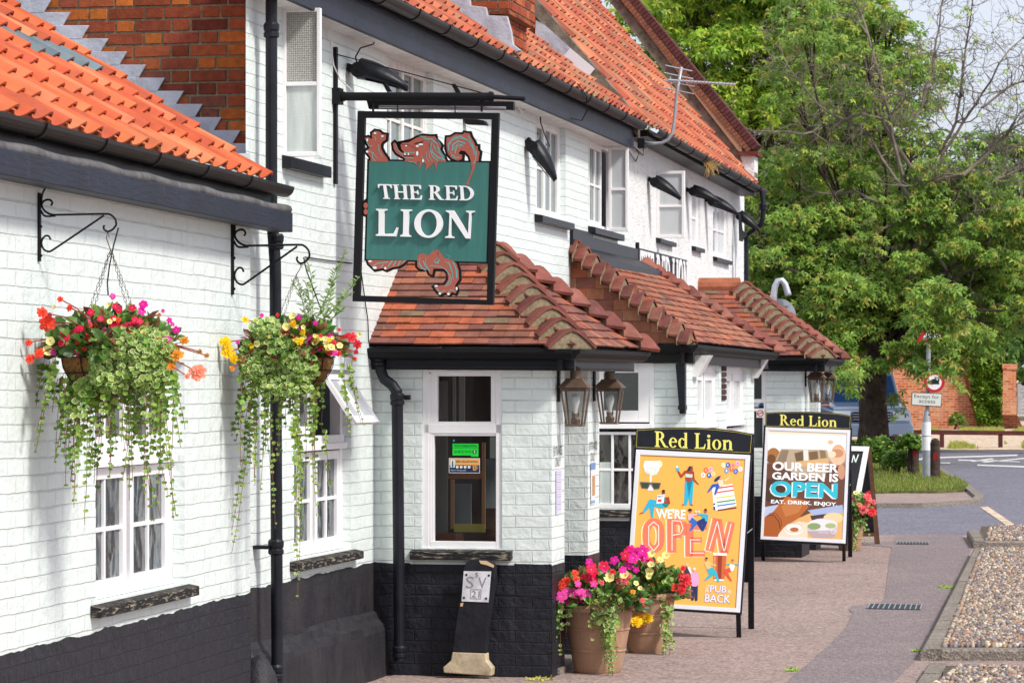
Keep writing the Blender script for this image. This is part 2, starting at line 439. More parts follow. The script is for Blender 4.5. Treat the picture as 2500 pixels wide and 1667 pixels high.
def wall(mb, fr, a0, a1, z0, z1, o=0, holes=(), depth=.12, step=0, tint=(1, 1, 1)):
    A = sorted({a0, a1, *[h[0] for h in holes], *[h[1] for h in holes]}); Z = sorted({z0, z1, *[h[2] for h in holes], *[h[3] for h in holes]})
    A = [x for x in A if a0-1e-9 <= x <= a1+1e-9]; Z = [x for x in Z if z0-1e-9 <= x <= z1+1e-9]
    for i in range(len(A)-1):
        for j in range(len(Z)-1):
            ca, cz = (A[i]+A[i+1])/2, (Z[j]+Z[j+1])/2
            if any(h[0] < ca < h[1] and h[2] < cz < h[3] for h in holes): continue
            mb.poly([fr.p(A[i], o, Z[j]), fr.p(A[i+1], o, Z[j]), fr.p(A[i+1], o, Z[j+1]), fr.p(A[i], o, Z[j+1])], tint)
    for h in holes:
        b, c, d, e = h[:4]
        e = min(e, z1); d = max(d, z0)
        for (p, q) in (((b, d), (c, d)), ((c, d), (c, e)), ((c, e), (b, e)), ((b, e), (b, d))):
            mb.poly([fr.p(p[0], o, p[1]), fr.p(q[0], o, q[1]), fr.p(q[0], o-depth, q[1]), fr.p(p[0], o-depth, p[1])], tint)
def proj(p): return (CX+FPX*p[0]/p[1], HY-FPX*(p[2]-H)/p[1])
def inpoly(x, y, pg):
    c = False; j = len(pg)-1
    for i in range(len(pg)):
        xi, yi = pg[i]; xj, yj = pg[j]
        if (yi > y) != (yj > y) and x < (xj-xi)*(y-yi)/(yj-yi)+xi: c = not c
        j = i
    return c

# ------------------------------------------------------------------ roof and brick builders
def pantiles(mb, e0, e1, up, length, gauge=.25, tw=.25, palette=(), tintfn=None, amp=1.0, rj=.12):
    """e0->e1 eave line (away), up = unit vector up the slope, rows of single lap pantiles"""
    e0, e1 = V(e0), V(e1); U = (e1-e0); Lg = U.length; U.normalize(); Nn = U.cross(up).normalized()
    if Nn.z < 0: Nn = -Nn
    n = max(1, round(Lg/tw)); w = Lg/n; rows = int(length/gauge)+1
    prof = [(0, .018), (.10, .003), (.26, -.002), (.44, .004), (.60, .018), (.74, .038), (.86, .050), (.95, .050), (1.02, .036)]
    for j in range(rows):
        s0 = j*gauge; s1 = min(length, s0+gauge)+.02
        if s1-s0 < .05: continue
        for i in range(n):
            tc = palette[R.randrange(len(palette))]; tc = jit(tc, rj)
            ds = R.uniform(-.008, .008); dn = R.uniform(-.003, .005); sk = R.uniform(-.004, .004)
            base = e0+U*(i*w)
            cc = base+U*w*.5+up*(s0+gauge*.5)
            if tintfn:
                q = tintfn(cc)
                if q: tc = q
            lo, hi, un = [], [], []
            for (p, h) in prof:
                h *= amp
                lo.append(base+U*(p*w)+up*(s0+ds+sk*p)+Nn*(h+.030+dn))
                hi.append(base+U*(p*w)+up*s1+Nn*(h+.004))
                un.append(base+U*(p*w)+up*(s0+ds+sk*p)+Nn*(h+.016+dn))
            k = len(prof); F = []
            for q in range(k-1):
                F.append((q, q+1, k+q+1, k+q)); F.append((2*k+q, 2*k+q+1, q+1, q))
            F.append((k-1, 2*k-1, 2*k+k-1)); F.append((2*k, k, 0))
            mb.add(lo+hi+un, F, tc)
TILE = [lin('945c4a'), lin('8a5648'), lin('82524a'), lin('7c5048'), lin('98644f'), lin('86584a'), lin('7e564a')]
def plain_tiles(mb, b0, b1, t0, t1, gauge=.085, tw=.165, pal=TILE, hot=.18):
    b0, b1, t0, t1 = map(V, (b0, b1, t0, t1))
    U = (b1-b0).normalized(); mid = ((t0+t1)/2-(b0+b1)/2); up = (mid-U*mid.dot(U)).normalized(); Nn = U.cross(up)
    if Nn.z < 0: Nn = -Nn
    hgt = (t0-b0).dot(up); rows = max(1, int(hgt/gauge)); g = hgt/rows
    for j in range(rows):
        f0 = j/rows; l = b0.lerp(t0, f0); r = b1.lerp(t1, f0)
        a0, a1 = (l-b0).dot(U), (r-b0).dot(U)
        x = a0-(tw*.5 if j % 2 else 0)-R.uniform(0, .01)
        while x < a1-.005:
            xa, xb = max(x, a0), min(x+tw-.003, a1)
            x += tw
            if xb-xa < .015: continue
            c = jit(pal[R.randrange(len(pal))], .11)
            if R.random() < hot: c = jit(lin('a85e44'), .12)
            if R.random() < .05: c = jit(lin('74604f'), .15)
            dn = R.uniform(0, .004); ds = R.uniform(-.004, .004); tl = R.uniform(-.003, .003)
            o = b0+up*(j*g+ds)
            th = .011
            q = [o+U*xa+Nn*(.016+dn), o+U*xb+Nn*(.016+dn+tl), o+U*xb+up*(g+.02)+Nn*.003, o+U*xa+up*(g+.02)+Nn*.003]
            mb.hexa([p for p in q]+[p+Nn*th for p in q], c)
def bonnets(mb, mm, p0, p1, n=10, r=.165, drop=.85, lift=.105, last=True):
    """arched hip tiles from the bottom p0 to the top p1; mb shell, mm mortar"""
    p0, p1 = V(p0), V(p1); d = (p1-p0)/n; h = V((d.x, d.y, 0)).normalized(); w = V((-h.y, h.x, 0)); Z = V((0, 0, 1))
    K = 9
    for i in range(n):
        c = jit((lin('7e4a42'), lin('874f45'), lin('754640'), lin('8c5a4e'))[R.randrange(4)], .14); a = p0+d*i; b = p0+d*(i+1.15)
        rows = []
        for (c0, lf, rr) in ((a, lift, r*1.08), (b, .012, r*.86)):
            o = []; u = []
            for q in range(K):
                f = -1+2*q/(K-1); zz = -drop*rr*(sqrt(f*f+.10)-.316)*1.05
                o.append(c0+w*(rr*f)+Z*(zz+lf+.020)); u.append(c0+w*(rr*f*.93)+Z*(zz*1.0+lf))
            rows += [o, u]
        pts = [p for g in rows for p in g]; F = []
        for q in range(K-1):
            F.append((q, q+1, 2*K+q+1, 2*K+q)); F.append((K+q, q, q+1, K+q+1)[::-1])
        F += [(0, 2*K, 3*K, K), (K-1, 2*K-1, 4*K-1, 3*K-1)]
        mb.add(pts, F, c)
        low = [p-h*(-.012)-Z*.002 for p in rows[1]]
        base = [V((p.x, p.y, 0))+Z*(a.z-(.50*r if i else .005)) for p in (low[-1], low[0])]
        k = len(mm.v); mm.poly(low+base, lin('a08b62'))
def bricks(mb, mo, fr, a0, a1, z0, z1, zphase=0, course=.0743, o=0, pal=None, mort=True, bond=1):
    pal = pal or [lin('8e4a30'), lin('84422c'), lin('9a5234'), lin('743a2c'), lin('b0622f'), lin('7a4a3c'), lin('8c4834')]
    if mort: mo.poly([fr.p(a0, o-.004, z0), fr.p(a1, o-.004, z0), fr.p(a1, o-.004, z1), fr.p(a0, o-.004, z1)])
    j0 = int((z0-zphase)//course)-1; j = j0
    while zphase+j*course < z1:
        zb = zphase+j*course+.0045; zt = zb+course-.011
        x = a0-.4+(.1675 if j % 2 else 0)+R.uniform(-.012, .012)+((int(a0*7) % 3)*.05); k = 0
        while x < a1:
            L = .215 if k % 2 else .103
            xa, xb = max(x, a0), min(x+L, a1); k += 1; x += L+.0115
            if xb-xa < .02: continue
            za, zc = max(zb, z0), min(zt, z1)
            if zc-za < .02: continue
            c = jit(pal[R.randrange(len(pal))], .2); dn = R.uniform(-.002, .003); e = R.uniform(-.0015, .0015)
            p = [fr.p(xa, o-.006, za+e), fr.p(xb, o-.006, za-e), fr.p(xb, o-.006, zc), fr.p(xa, o-.006, zc+e)]
            b = .003
            q = [fr.p(xa+b, o+.004+dn, za+e+b), fr.p(xb-b, o+.004+dn, za-e+b), fr.p(xb-b, o+.004+dn, zc-b), fr.p(xa+b, o+.004+dn, zc+e-b)]
            mb.add(p+q, [(4, 5, 6, 7), (0, 1, 5, 4), (1, 2, 6, 5), (2, 3, 7, 6), (3, 0, 4, 7)], c)
        j += 1

# ------------------------------------------------------------------ windows
def window(parent, fr, a0, a1, z0, z1, o=-.05, fd=.06, fw=.045, sashes=(), frame='white_paint', sill=None, drip=None, name='window'):
    """sashes: (a0,a1,z0,z1,cols,rows,stile,glass) in metres; sill: (extra, out, height)"""
    m = MB(); B = lambda *q: m.box(fr, *q)
    B(a0, a0+fw, o-fd, o, z0, z1); B(a1-fw, a1, o-fd, o, z0, z1)
    B(a0+fw, a1-fw, o-fd, o-.002, z0, z0+fw); B(a0+fw, a1-fw, o-fd, o-.002, z1-fw, z1)
    g = []
    for (b, c, d, e, cols, rows, st, gl) in sashes:
        oo = o-.006
        B(b, b+st, oo-.04, oo, d, e); B(c-st, c, oo-.04, oo, d, e)
        B(b+st, c-st, oo-.04, oo-.001, d, d+st); B(b+st, c-st, oo-.04, oo-.001, e-st, e)
        ia, ib, ja, jb = b+st, c-st, d+st, e-st; bw = .011
        for k in range(1, cols):
            x = ia+(ib-ia)*k/cols; B(x-bw, x+bw, oo-.032, oo-.006, ja, jb)
        for k in range(1, rows):
            z = ja+(jb-ja)*k/rows; B(ia, ib, oo-.033, oo-.008, z-bw, z+bw)
        g.append((ia, ib, ja, jb, oo-.022, gl))
    for h in (drip or ()): m.box(fr, a0+.01, a1-.01, o-.01, o+h[2], h[0], h[1])
    w = m.build(name, frame, parent, bevel=.003)
    for (ia, ib, ja, jb, oo, gl) in g:
        q = MB(); q.poly([fr.p(ia-.002, oo, ja-.002), fr.p(ib+.002, oo, ja-.002), fr.p(ib+.002, oo, jb+.002), fr.p(ia-.002, oo, jb+.002)])
        q.build('pane', gl, w)
    if sill:
        ex, out, hh = sill[:3]; mt = sill[3] if len(sill) > 3 else 'flaking_sill'
        q = MB(); n = 9; A0, A1 = a0-ex, a1+ex
        for i in range(n):
            x0, x1 = A0+(A1-A0)*i/n, A0+(A1-A0)*(i+1)/n
        top = z0+.002
        q.hexa([fr.p(A0, -.06, top-hh), fr.p(A1, -.06, top-hh), fr.p(A1, out, top-hh-.006), fr.p(A0, out, top-hh-.006),
                fr.p(A0, -.06, top), fr.p(A1, -.06, top), fr.p(A1, out, top-.022), fr.p(A0, out, top-.022)])
        q.build('sill', mt, w, bevel=.005)
    return w
def leaf_sash(parent, fr, a, o0, o1, z0, z1, st=.03, rows=2, gl='frosted_glass', gl2=None, split=.5, name='open_casement', th=.02):
    """an open casement standing out from the wall on the cross plane a"""
    s = Sw(fr, a); m = MB(); B = lambda *q: m.box(s, *q)
    B(o0, o0+st, -th, th, z0, z1); B(o1-st, o1, -th, th, z0, z1)
    B(o0+st, o1-st, -th, th-.001, z0, z0+st*1.3); B(o0+st, o1-st, -th, th-.001, z1-st, z1)
    zz = z0+(z1-z0)*split
    if rows == 2: B(o0+st, o1-st, -th, th-.002, zz-.012, zz+.012)
    w = m.build(name, 'white_paint', parent, bevel=.003)
    for (b, c, g) in ((z0+st, zz, gl), (zz, z1-st, gl2 or gl)):
        q = MB(); q.poly([s.p(o0+st-.002, 0, b), s.p(o1-st+.002, 0, b), s.p(o1-st+.002, 0, c), s.p(o0+st-.002, 0, c)]); q.build('pane', g, w)
    return w

ZP = .73
# ================================================================== low wing (left)
aL0 = LL.onw(-700, 945)[0]; aL1 = LL.onw(611, 945)[0]
wing = thing('low_wing', 'low white brick wing with orange pantile roof and black painted base, nearest on the left', 'building', tuple(LL.p(aL1, 0, 0)))
w1a0, w1a1 = LL.onw(234, 1000)[0], LL.onw(451, 1000)[0]
zW0, zW1 = .875, 2.02
zf0 = (LL.onw(715, 568, .17)[1]+LL.onw(0, 425, .17)[1])/2
zf1 = zf0+.112
m = MB(); wall(m, LL, aL0, aL1, ZP, zf0+.05, 0, [(w1a0, w1a1, zW0, zW1)], .14)
m.poly([LL.p(aL1, 0, ZP), LL.p(aL1, -.35, ZP), LL.p(aL1, -.35, 3.2), LL.p(aL1, 0, 3.2)])
m.build('wall', 'white_brick', wing)
def brushed(m, fr, a0, a1, o, z=ZP):
    n = max(2, int((a1-a0)/.05)); hs = [.010+.016*noise.noise(V((k*.21, o*9+a0, 1)))+.008*noise.noise(V((k*1.3, a0, 5))) for k in range(n+1)]
    for k in range(n):
        b, c = a0+(a1-a0)*k/n, a0+(a1-a0)*(k+1)/n; m.poly([fr.p(b, o, z), fr.p(c, o, z), fr.p(c, o, z+max(.001, hs[k+1])), fr.p(b, o, z+max(.001, hs[k]))])
m = MB(); wall(m, LL, aL0, aL1, -.1, ZP, .002); brushed(m, LL, aL0, aL1, .002)
m.poly([LL.p(aL1, .002, -.1), LL.p(aL1, -.35, -.1), LL.p(aL1, -.35, ZP), LL.p(aL1, .002, ZP)])
m.build('plinth', 'black_brick', wing)
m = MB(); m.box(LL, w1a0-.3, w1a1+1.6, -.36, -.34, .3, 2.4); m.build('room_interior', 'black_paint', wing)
w = w1a1-w1a0; mid = (w1a0+w1a1)/2; hw = w/2
window(wing, LL, w1a0, w1a1, zW0, zW1, o=-.065, fd=.07, fw=.06,
       sashes=[(w1a0+.06, mid-.035, zW0+.03, 1.50, 2, 2, .055, 'wavy_glass'), (mid+.035, w1a1-.06, zW0+.03, 1.50, 2, 2, .055, 'wavy_glass'),
               (w1a0+.06, mid-.035, 1.60, zW1-.05, 2, 1, .05, 'dark_glass'), (mid+.035, w1a1-.06, 1.60, zW1-.05, 2, 1, .05, 'dark_glass')],
       sill=(.09, .055, .065), drip=[(1.505, 1.545, .03), (1.545, 1.60, .012)])
m = MB(); af1 = LL.onw(715, 568, .17)[0]
m.box(LL, aL0, af1, .05, .17, zf0, zf1); m.build('fascia', 'slate_blue_paint', wing, bevel=.006)
m = MB(); m.box(LL, aL0, aL1+.02, .0, .052, zf0+.012, zf0+.03); m.build('soffit', 'white_wood_old', wing)
m = MB(); pts = [LL.p(aL0+(af1-aL0)*i/40, .135+.006*sin(i*2.1), zf1+.012+.005*sin(i*1.3)) for i in range(41)]; m.tube(pts, .028, 8); m.build('lead_cap', 'old_lead', wing, smooth=True)
zg = (LL.onw(0, 302, .10)[1]+LL.onw(680, 470, .10)[1])/2
m = MB()
def gutter(m, fr, a0, a1, o, z0, z1, r=.055, n=10, t=.006):
    k = max(2, int(abs(a1-a0)/1.0)); ring = []
    for i in range(k+1):
        f = i/k; a = a0+(a1-a0)*f; z = z0+(z1-z0)*f
        out = [fr.p(a, o-r*cos(pi*j/n), z-r*sin(pi*j/n)) for j in range(n+1)]
        inn = [fr.p(a, o-(r-t)*cos(pi*j/n), z-(r-t)*sin(pi*j/n)) for j in range(n+1)][::-1]
        ring.append(out+inn)
    q = len(ring[0]); pts = [p for g in ring for p in g]; F = []
    for i in range(k):
        for j in range(q):
            b = i*q+j; c = i*q+(j+1) % q; F.append((b, c, c+q, b+q))
    F += [tuple(range(q))[::-1], tuple(range(k*q, k*q+q))]
    m.add(pts, F)
    for i in range(int(abs(a1-a0)/.9)):
        a = a0+.45+i*.9*(1 if a1 > a0 else -1); z = z0+(z1-z0)*(a-a0)/(a1-a0)
        for j in range(n):
            t0, t1 = pi*j/n, pi*(j+1)/n; rr_ = r+.007
            m.hexa([fr.p(a-.018, o-r*cos(t0), z-r*sin(t0)), fr.p(a+.018, o-r*cos(t0), z-r*sin(t0)), fr.p(a+.018, o-rr_*cos(t0), z-rr_*sin(t0)), fr.p(a-.018, o-rr_*cos(t0), z-rr_*sin(t0)), fr.p(a-.018, o-r*cos(t1), z-r*sin(t1)), fr.p(a+.018, o-r*cos(t1), z-r*sin(t1)), fr.p(a+.018, o-rr_*cos(t1), z-rr_*sin(t1)), fr.p(a-.018, o-rr_*cos(t1), z-rr_*sin(t1))])
gutter(m, LL, aL0, LL.onw(690, 470, .10)[0], .11, zg+.035, zg+.035, .06); m.build('gutter', 'gutter_plastic', wing, smooth=False)
m = MB(); m.box(LL, aL0, aL1+.3, -.1, .045, zf0+.03, zg+.05); m.build('eaves_board', 'black_paint', wing)
# roof
agab = ML.onw(640, 300, 0)[0]; gab = Sw(ML, agab)
pitch = radians(33.5)
zr = (LL.onw(100, 292, .13)[1]+LL.onw(600, 428, .13)[1])/2
upL = (LL.nm*-cos(pitch)+V((0, 0, sin(pitch)))).normalized()
# the eave runs until it meets the gable plane
e1 = LL.p(LL.onw(650, 441, .13)[0], .13, zr-.03); e0 = LL.p(aL0, .13, zr-.03)
PAN = [lin('c4613c'), lin('bc5838'), lin('c86a44'), lin('b0543a'), lin('cc7450')]
glt = [(a*.3827, b*.3827) for a, b in ((-20, 222), (60, 232), (640, 492), (560, 498), (300, 372), (-20, 318))]
def tf(c):
    x, y = proj(c)
    if inpoly(x, y, glt): return jit((.16, .20, .22), .2)
m = MB(); pantiles(m, e0, e1, upL, 3.4, .25, .252, PAN, tf, 1.0); m.build('roof', 'pantile', wing, smooth=False)
# ================================================================== pub house (middle)
aM0 = ML.onw(600, 945)[0]; aM1 = ML.onw(1537, 945)[0]; aM2 = ML.onw(1817, 945)[0]
pub = thing('pub_house', 'two storey white painted brick pub with brick chimney and orange pantile roof in the middle', 'building', tuple(ML.p(aM0, 0, 0)))
OF = .20
zF0 = ML.onw(1060, 153, OF)[1]; zF1 = zF0+.23
L2 = (ML.onw(718, 945)[0], ML.onw(857, 945)[0], .86, 2.0)
def ww(x0, x1): return ML.onw(x0, 945)[0], ML.onw(x1, 945)[0]
UW0 = (*ww(690, 785), 3.27, 4.10); UW1 = (*ww(945, 1058), 3.30, 4.12); UW2 = (*ww(1308, 1381), 3.32, 4.12); UW3 = (*ww(1437, 1506), 3.34, 4.12)
m = MB(); wall(m, ML, aM0, aM1, ZP, zF0+.08, 0, [L2, UW0, UW1, UW2, UW3], .10); m.build('wall', 'white_brick', pub)
m = MB(); ap1 = ML.onw(914, 1376)[0]
pf = [(ZP, .002), (.43, .004), (.405, .030), (.37, .045), (.345, .075), (.30, .085), (-.1, .10)]
NA = 24
for i in range(NA):
    for j in range(len(pf)-1):
        a = aM0+(ap1+.2-aM0)*i/NA; b = aM0+(ap1+.2-aM0)*(i+1)/NA
        q = lambda x, k: ML.p(x, pf[k][1]+(.006*sin(x*5+k) if k > 1 else 0), pf[k][0]+(.008*sin(x*3+k*2) if 0 < k < 6 else 0))
        m.poly([q(a, j+1), q(b, j+1), q(b, j), q(a, j)])
wall(m, ML, ap1+.2, aM1, -.1, ZP, .002); brushed(m, ML, aM0, ap1, .002)
m.build('plinth', 'black_render', pub)
m = MB()      # render bulge at the foot of the wall beside the downpipe
c = ML.p(aM0+.12, .02, 0)
m.add(*(lambda q: (q.v, q.f))(MB().ball(c+V((0.03, -.1, .0)), .17, 12, 8, sq=(.8, 1, 2.2)))); m.build('render_bulge', 'black_render', pub, smooth=True)
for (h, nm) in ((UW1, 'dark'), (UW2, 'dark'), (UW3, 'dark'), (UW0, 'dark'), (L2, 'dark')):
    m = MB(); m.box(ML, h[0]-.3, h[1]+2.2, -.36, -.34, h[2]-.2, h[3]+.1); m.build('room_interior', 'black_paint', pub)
h = UW1; s = (h[1]-h[0])
window(pub, ML, *h, o=-.05, fd=.06, fw=.035, sashes=[(h[0]+.035, h[0]+s*.5, h[2]+.03, h[3]-.03, 2, 2, .035, 'curtain_glass'), (h[0]+s*.5, h[1]-.035, h[2]+.03, h[3]-.03, 2, 2, .035, 'curtain_glass')], sill=(.05, .06, .07, 'black_paint'), frame='white_wood_old')
h = UW2; s = (h[1]-h[0])
window(pub, ML, *h, o=-.05, fd=.06, fw=.035, sashes=[(h[0]+.035, h[0]+s*.5, h[2]+.03, h[3]-.03, 2, 2, .035, 'curtain_glass'), (h[0]+s*.5, h[1]-.035, h[2]+.03, h[3]-.03, 2, 2, .035, 'curtain_glass')], sill=(.06, .07, .075, 'black_paint'))
h = UW3; s = (h[1]-h[0])
window(pub, ML, *h, o=-.04, fd=.06, fw=.035, sashes=[(h[0]+.035, h[0]+s*.62, h[2]+.03, h[3]-.03, 3, 2, .035, 'curtain_glass')], sill=(.03, .07, .075, 'black_paint'))
leaf_sash(pub, ML, ML.onw(1486, 945)[0], .0, .185, 3.33, 4.11, .026, gl='net_glass', split=.5)
leaf_sash(pub, ML, UW0[0]+.01, .0, .232, 3.25, 4.125, .022, gl='frosted_glass', gl2='patterned_glass', split=.49)
window(pub, ML, *UW0, o=-.05, fd=.05, fw=.04, sashes=[], sill=(.02, .06, .085, 'black_paint'))
h = L2; s = h[1]-h[0]; mid = (h[0]+h[1])/2
window(pub, ML, *h, o=-.055, fd=.07, fw=.06, sashes=[(h[0]+.06, mid-.03, h[2]+.03, 1.49, 2, 2, .055, 'wavy_glass'), (mid+.03, h[1]-.06, h[2]+.03, 1.49, 2, 2, .055, 'wavy_glass'),
       (h[0]+.06, mid-.03, 1.60, h[3]-.05, 2, 1, .05, 'dark_glass')], sill=(.10, .06, .065), drip=[(1.50, 1.54, .035), (1.54, 1.59, .014)])
# top hung light pushed open over the second ground floor window
m = MB(); ha0, ha1 = mid+.03, h[1]-.06; zt = 1.955; dz = -.30; do = .20
class Tilt:
    def p(s, a, t, n): return ML.p(a, -.02+do*t+n*.8, zt+dz*t+n*.5)
T = Tilt()
for q in ((ha0, ha0+.035, 0, 1), (ha1-.035, ha1, 0, 1), (mid/2+(ha0+ha1)/4-.0, 0, 0, 0)):
    if q[3]: m.hexa([T.p(q[0], 0, 0), T.p(q[1], 0, 0), T.p(q[1], 1, 0), T.p(q[0], 1, 0), T.p(q[0], 0, .03), T.p(q[1], 0, .03), T.p(q[1], 1, .03), T.p(q[0], 1, .03)])
x = (ha0+ha1)/2
m.hexa([T.p(x-.012, 0, 0), T.p(x+.012, 0, 0), T.p(x+.012, 1, 0), T.p(x-.012, 1, 0), T.p(x-.012, 0, .028), T.p(x+.012, 0, .028), T.p(x+.012, 1, .028), T.p(x-.012, 1, .028)])
for t0, t1 in ((0, .1), (.86, 1.0)):
    m.hexa([T.p(ha0, t0, 0), T.p(ha1, t0, 0), T.p(ha1, t1, 0), T.p(ha0, t1, 0), T.p(ha0, t0, .031), T.p(ha1, t0, .031), T.p(ha1, t1, .031), T.p(ha0, t1, .031)])
wl = m.build('open_top_light', 'white_paint', pub)
m = MB(); m.poly([T.p(ha0, .05, .015), T.p(ha1, .05, .015), T.p(ha1, .95, .015), T.p(ha0, .95, .015)]); m.build('pane', 'net_glass', wl)
m = MB(); aF1 = ML.onw(1548, 360, OF)[0]
m.box(ML, aM0+.05, aF1, OF-.03, OF, zF0, zF1); m.build('fascia', 'slate_blue_paint', pub, bevel=.005)
m = MB(); m.box(ML, aM0+.0, aF1+.05, -.02, OF-.03, zF0+.01, zF0+.03); m.build('soffit', 'white_wood_old', pub)
zG = ML.onw(1209, 136, .27)[1]; aG0 = aM0-.0; aG1 = ML.onw(1566, 300, .27)[0]
m = MB(); gutter(m, ML, aM0-.2, aG1, .27, zG+.04, zG+.02, .062); m.build('gutter', 'gutter_plastic', pub)
m = MB(); m.box(ML, aM0, aG1, -.1, OF-.03, zF1-.05, zG+.06); m.build('eaves_board', 'black_paint', pub)
p1 = radians(38); up1 = (ML.nm*-cos(p1)+V((0, 0, sin(p1)))).normalized()
ag2 = aG1
PAN2 = [lin('b06046'), lin('a45440'), lin('b86a4c'), lin('94503e'), lin('bc7858'), lin('987056')]
m = MB(); pantiles(m, ML.p(agab, .24, zG+.035), ML.p(ag2, .24, zG+.035), up1, 3.6, .27, .23, PAN2); m.build('roof', 'pantile', pub)
# brick gable facing the camera over the low wing
mb_, mo_ = MB(), MB(); bricks(mb_, mo_, gab, -2.7, -.072, 2.75, 5.0, 3.584, .0743)
mo_.build('mortar_bed', 'mortar', pub); gb = mb_.build('gable_brickwork', 'brick', pub)
m = MB(); n = 26
for i in range(n):
    z0, z1 = 2.3+(5.0-2.3)*i/n, 2.3+(5.0-2.3)*(i+1)/n; r0, r1 = -.074+R.uniform(-.006, .004), -.074+R.uniform(-.006, .004)
    m.poly([gab.p(r0, .010, z0), gab.p(.0, .010, z0), gab.p(.0, .010, z1), gab.p(r0, .010, z1)])
m.poly([gab.p(-2.7, -.012, 0), gab.p(0, -.012, 0), gab.p(0, -.012, 5), gab.p(-2.7, -.012, 5)])
m.poly([ML.p(agab-.010, 0, 2.3), ML.p(agab+.5, 0.001, 2.3), ML.p(agab+.5, 0.001, 5), ML.p(agab-.010, 0, 5)])
m.build('corner_strip', 'white_brick', pub)
m = MB(); K1 = .3827
for i in range(-4, 11):
    tx, ty = 450+i*120.5, 80+i*83.5; ty2 = ty+83.5; xr = lambda y: (y+13)/.65-26
    q = [(xr(ty), ty), (tx, ty), (tx-52, ty2+3), (xr(ty2), ty2+3)]
    P4 = []
    for (a, b) in q:
        o_, z_ = gab.onw(min(a, 1646)*K1, b*K1, .02); P4.append(gab.p(o_, .022+.002*(i % 2), z_))
    m.prism(P4, gab.fr.dm*.014)
m.build('stepped_flashing', 'lead', pub, bevel=.002)
# chimney
ch = MB(); cm = MB()
ac0, ac1 = ML.onw(1243, 100, .20)[0], ML.onw(1305, 150, .20)[0]
fS = Sw(ML, ac0)
class Off:
    def __init__(s, fr, d): s.fr = fr; s.d = d
    def p(s, a, o, z): return s.fr.p(a, o+s.d, z)
CP = [lin('a04e32'), lin('944630'), lin('ae5838'), lin('80402e'), lin('a65e42')]
zc1 = 4.72
bricks(ch, cm, Off(ML, .14), ac0+.04, ac1-.03, 4.46, zc1, 0, .0743, 0, CP)
bricks(ch, cm, Sw(ML, ac0+.04), -.6, .14, 4.46, zc1, 0, .0743, 0, CP)
bricks(ch, cm, Off(ML, .20), ac0, ac1, zc1, 6.3, 0, .0743, 0, CP)
bricks(ch, cm, Sw(ML, ac0), -.6, .20, zc1, 6.3, 0, .0743, 0, CP)
cm.box(ML, ac0+.01, ac1-.01, -.6, .19, zc1, 6.29); cm.box(ML, ac0+.05, ac1-.04, -.6, .13, 4.46, zc1)
co = ch.build('chimney', 'brick', pub); cm.build('mortar_joints', 'mortar', co)
m = MB(); sw = Sw(ML, ac0-.07)
pts = [(1078, -12), (1146, -12), (1148, 14), (1186, 18), (1190, 38), (1238, 40), (1248, 78), (1252, 108), (1272, 124), (1240, 134), (1198, 104), (1150, 68)]
m.prism([sw.p(sw.onw(a, b)[0], 0, sw.onw(a, b)[1]) for a, b in pts], ML.dm*.05); m.build('chimney_flashing', 'lead', pub, bevel=.004)
# ================================================================== end house (taller steep roof, pebble-dashed)
endh = thing('end_house', 'far end of the pub with pebble-dashed white wall and steep orange roof with brick parapet', 'building', tuple(ML.p(aM1, 0, 0)))
W4 = (*ww(1602, 1640), 3.41, 4.05); W5 = (*ww(1689, 1710), 3.43, 4.05); W6 = (*ww(1741, 1778), 3.38, 4.0)
zt = ML.onw(1700, 420, .1)[1]
m = MB(); wall(m, ML, aM1, aM2, ZP, zt+.16, 0, [W4, W5, W6], .08); m.build('wall', 'white_pebbledash', endh)
m = MB(); wall(m, ML, aM1, aM2, -.1, ZP, .002); m.build('plinth', 'black_render', endh)
m = MB(); m.poly([ML.p(aM2, 0, 0), ML.p(aM2, -8, 0), ML.p(aM2, -8, 4), ML.p(aM2, 0, 4)]); m.build('far_wall', 'white_pebbledash', endh)
for h in (W4, W5, W6):
    window(endh, ML, *h, o=-.03, fd=.05, fw=.04, sashes=[(h[0]+.03, h[1]-.03, h[2]+.03, h[3]-.03, 2 if h is W6 else 1, 2, .03, 'net_glass')], sill=(.02, .05, .06, 'black_paint'))
leaf_sash(endh, ML, W4[0]+.02, .0, .29, 3.39, 4.07, .03, gl='net_glass', split=.48)
eA = ML.onw(1600, 316, .28); eB = ML.onw(1862, 464, .28)
m = MB(); gutter(m, ML, eA[0]-.1, eB[0], .28, eA[1], eB[1], .06); m.build('gutter', 'gutter_plastic', endh)
m = MB(); k = 6
for i in range(k):
    f0, f1 = i/k, (i+1)/k; a, b = eA[0]+(eB[0]-eA[0])*f0, eA[0]+(eB[0]-eA[0])*f1; za, zb = eA[1]+(eB[1]-eA[1])*f0, eA[1]+(eB[1]-eA[1])*f1
    m.hexa([ML.p(a, .02, za-.075), ML.p(b, .02, zb-.075), ML.p(b, .2, zb-.065), ML.p(a, .2, za-.065), ML.p(a, .02, za), ML.p(b, .02, zb), ML.p(b, .2, zb), ML.p(a, .2, za)])
m.build('eaves_board', 'gutter_plastic', endh)
p2 = radians(49.2); up2 = (ML.nm*-cos(p2)+V((0, 0, sin(p2)))).normalized()
a2s = ag2+.0; zE = lambda a: eA[1]+(eB[1]-eA[1])*(a-eA[0])/(eB[0]-eA[0])
m = MB(); aE2 = ML.onw(1832, 430, .2)[0]
pantiles(m, ML.p(a2s, .24, zE(a2s)), ML.p(aE2, .24, zE(aE2)), up2, 5.6, .26, .215, PAN2, None, 1.0); m.build('roof', 'pantile', endh)
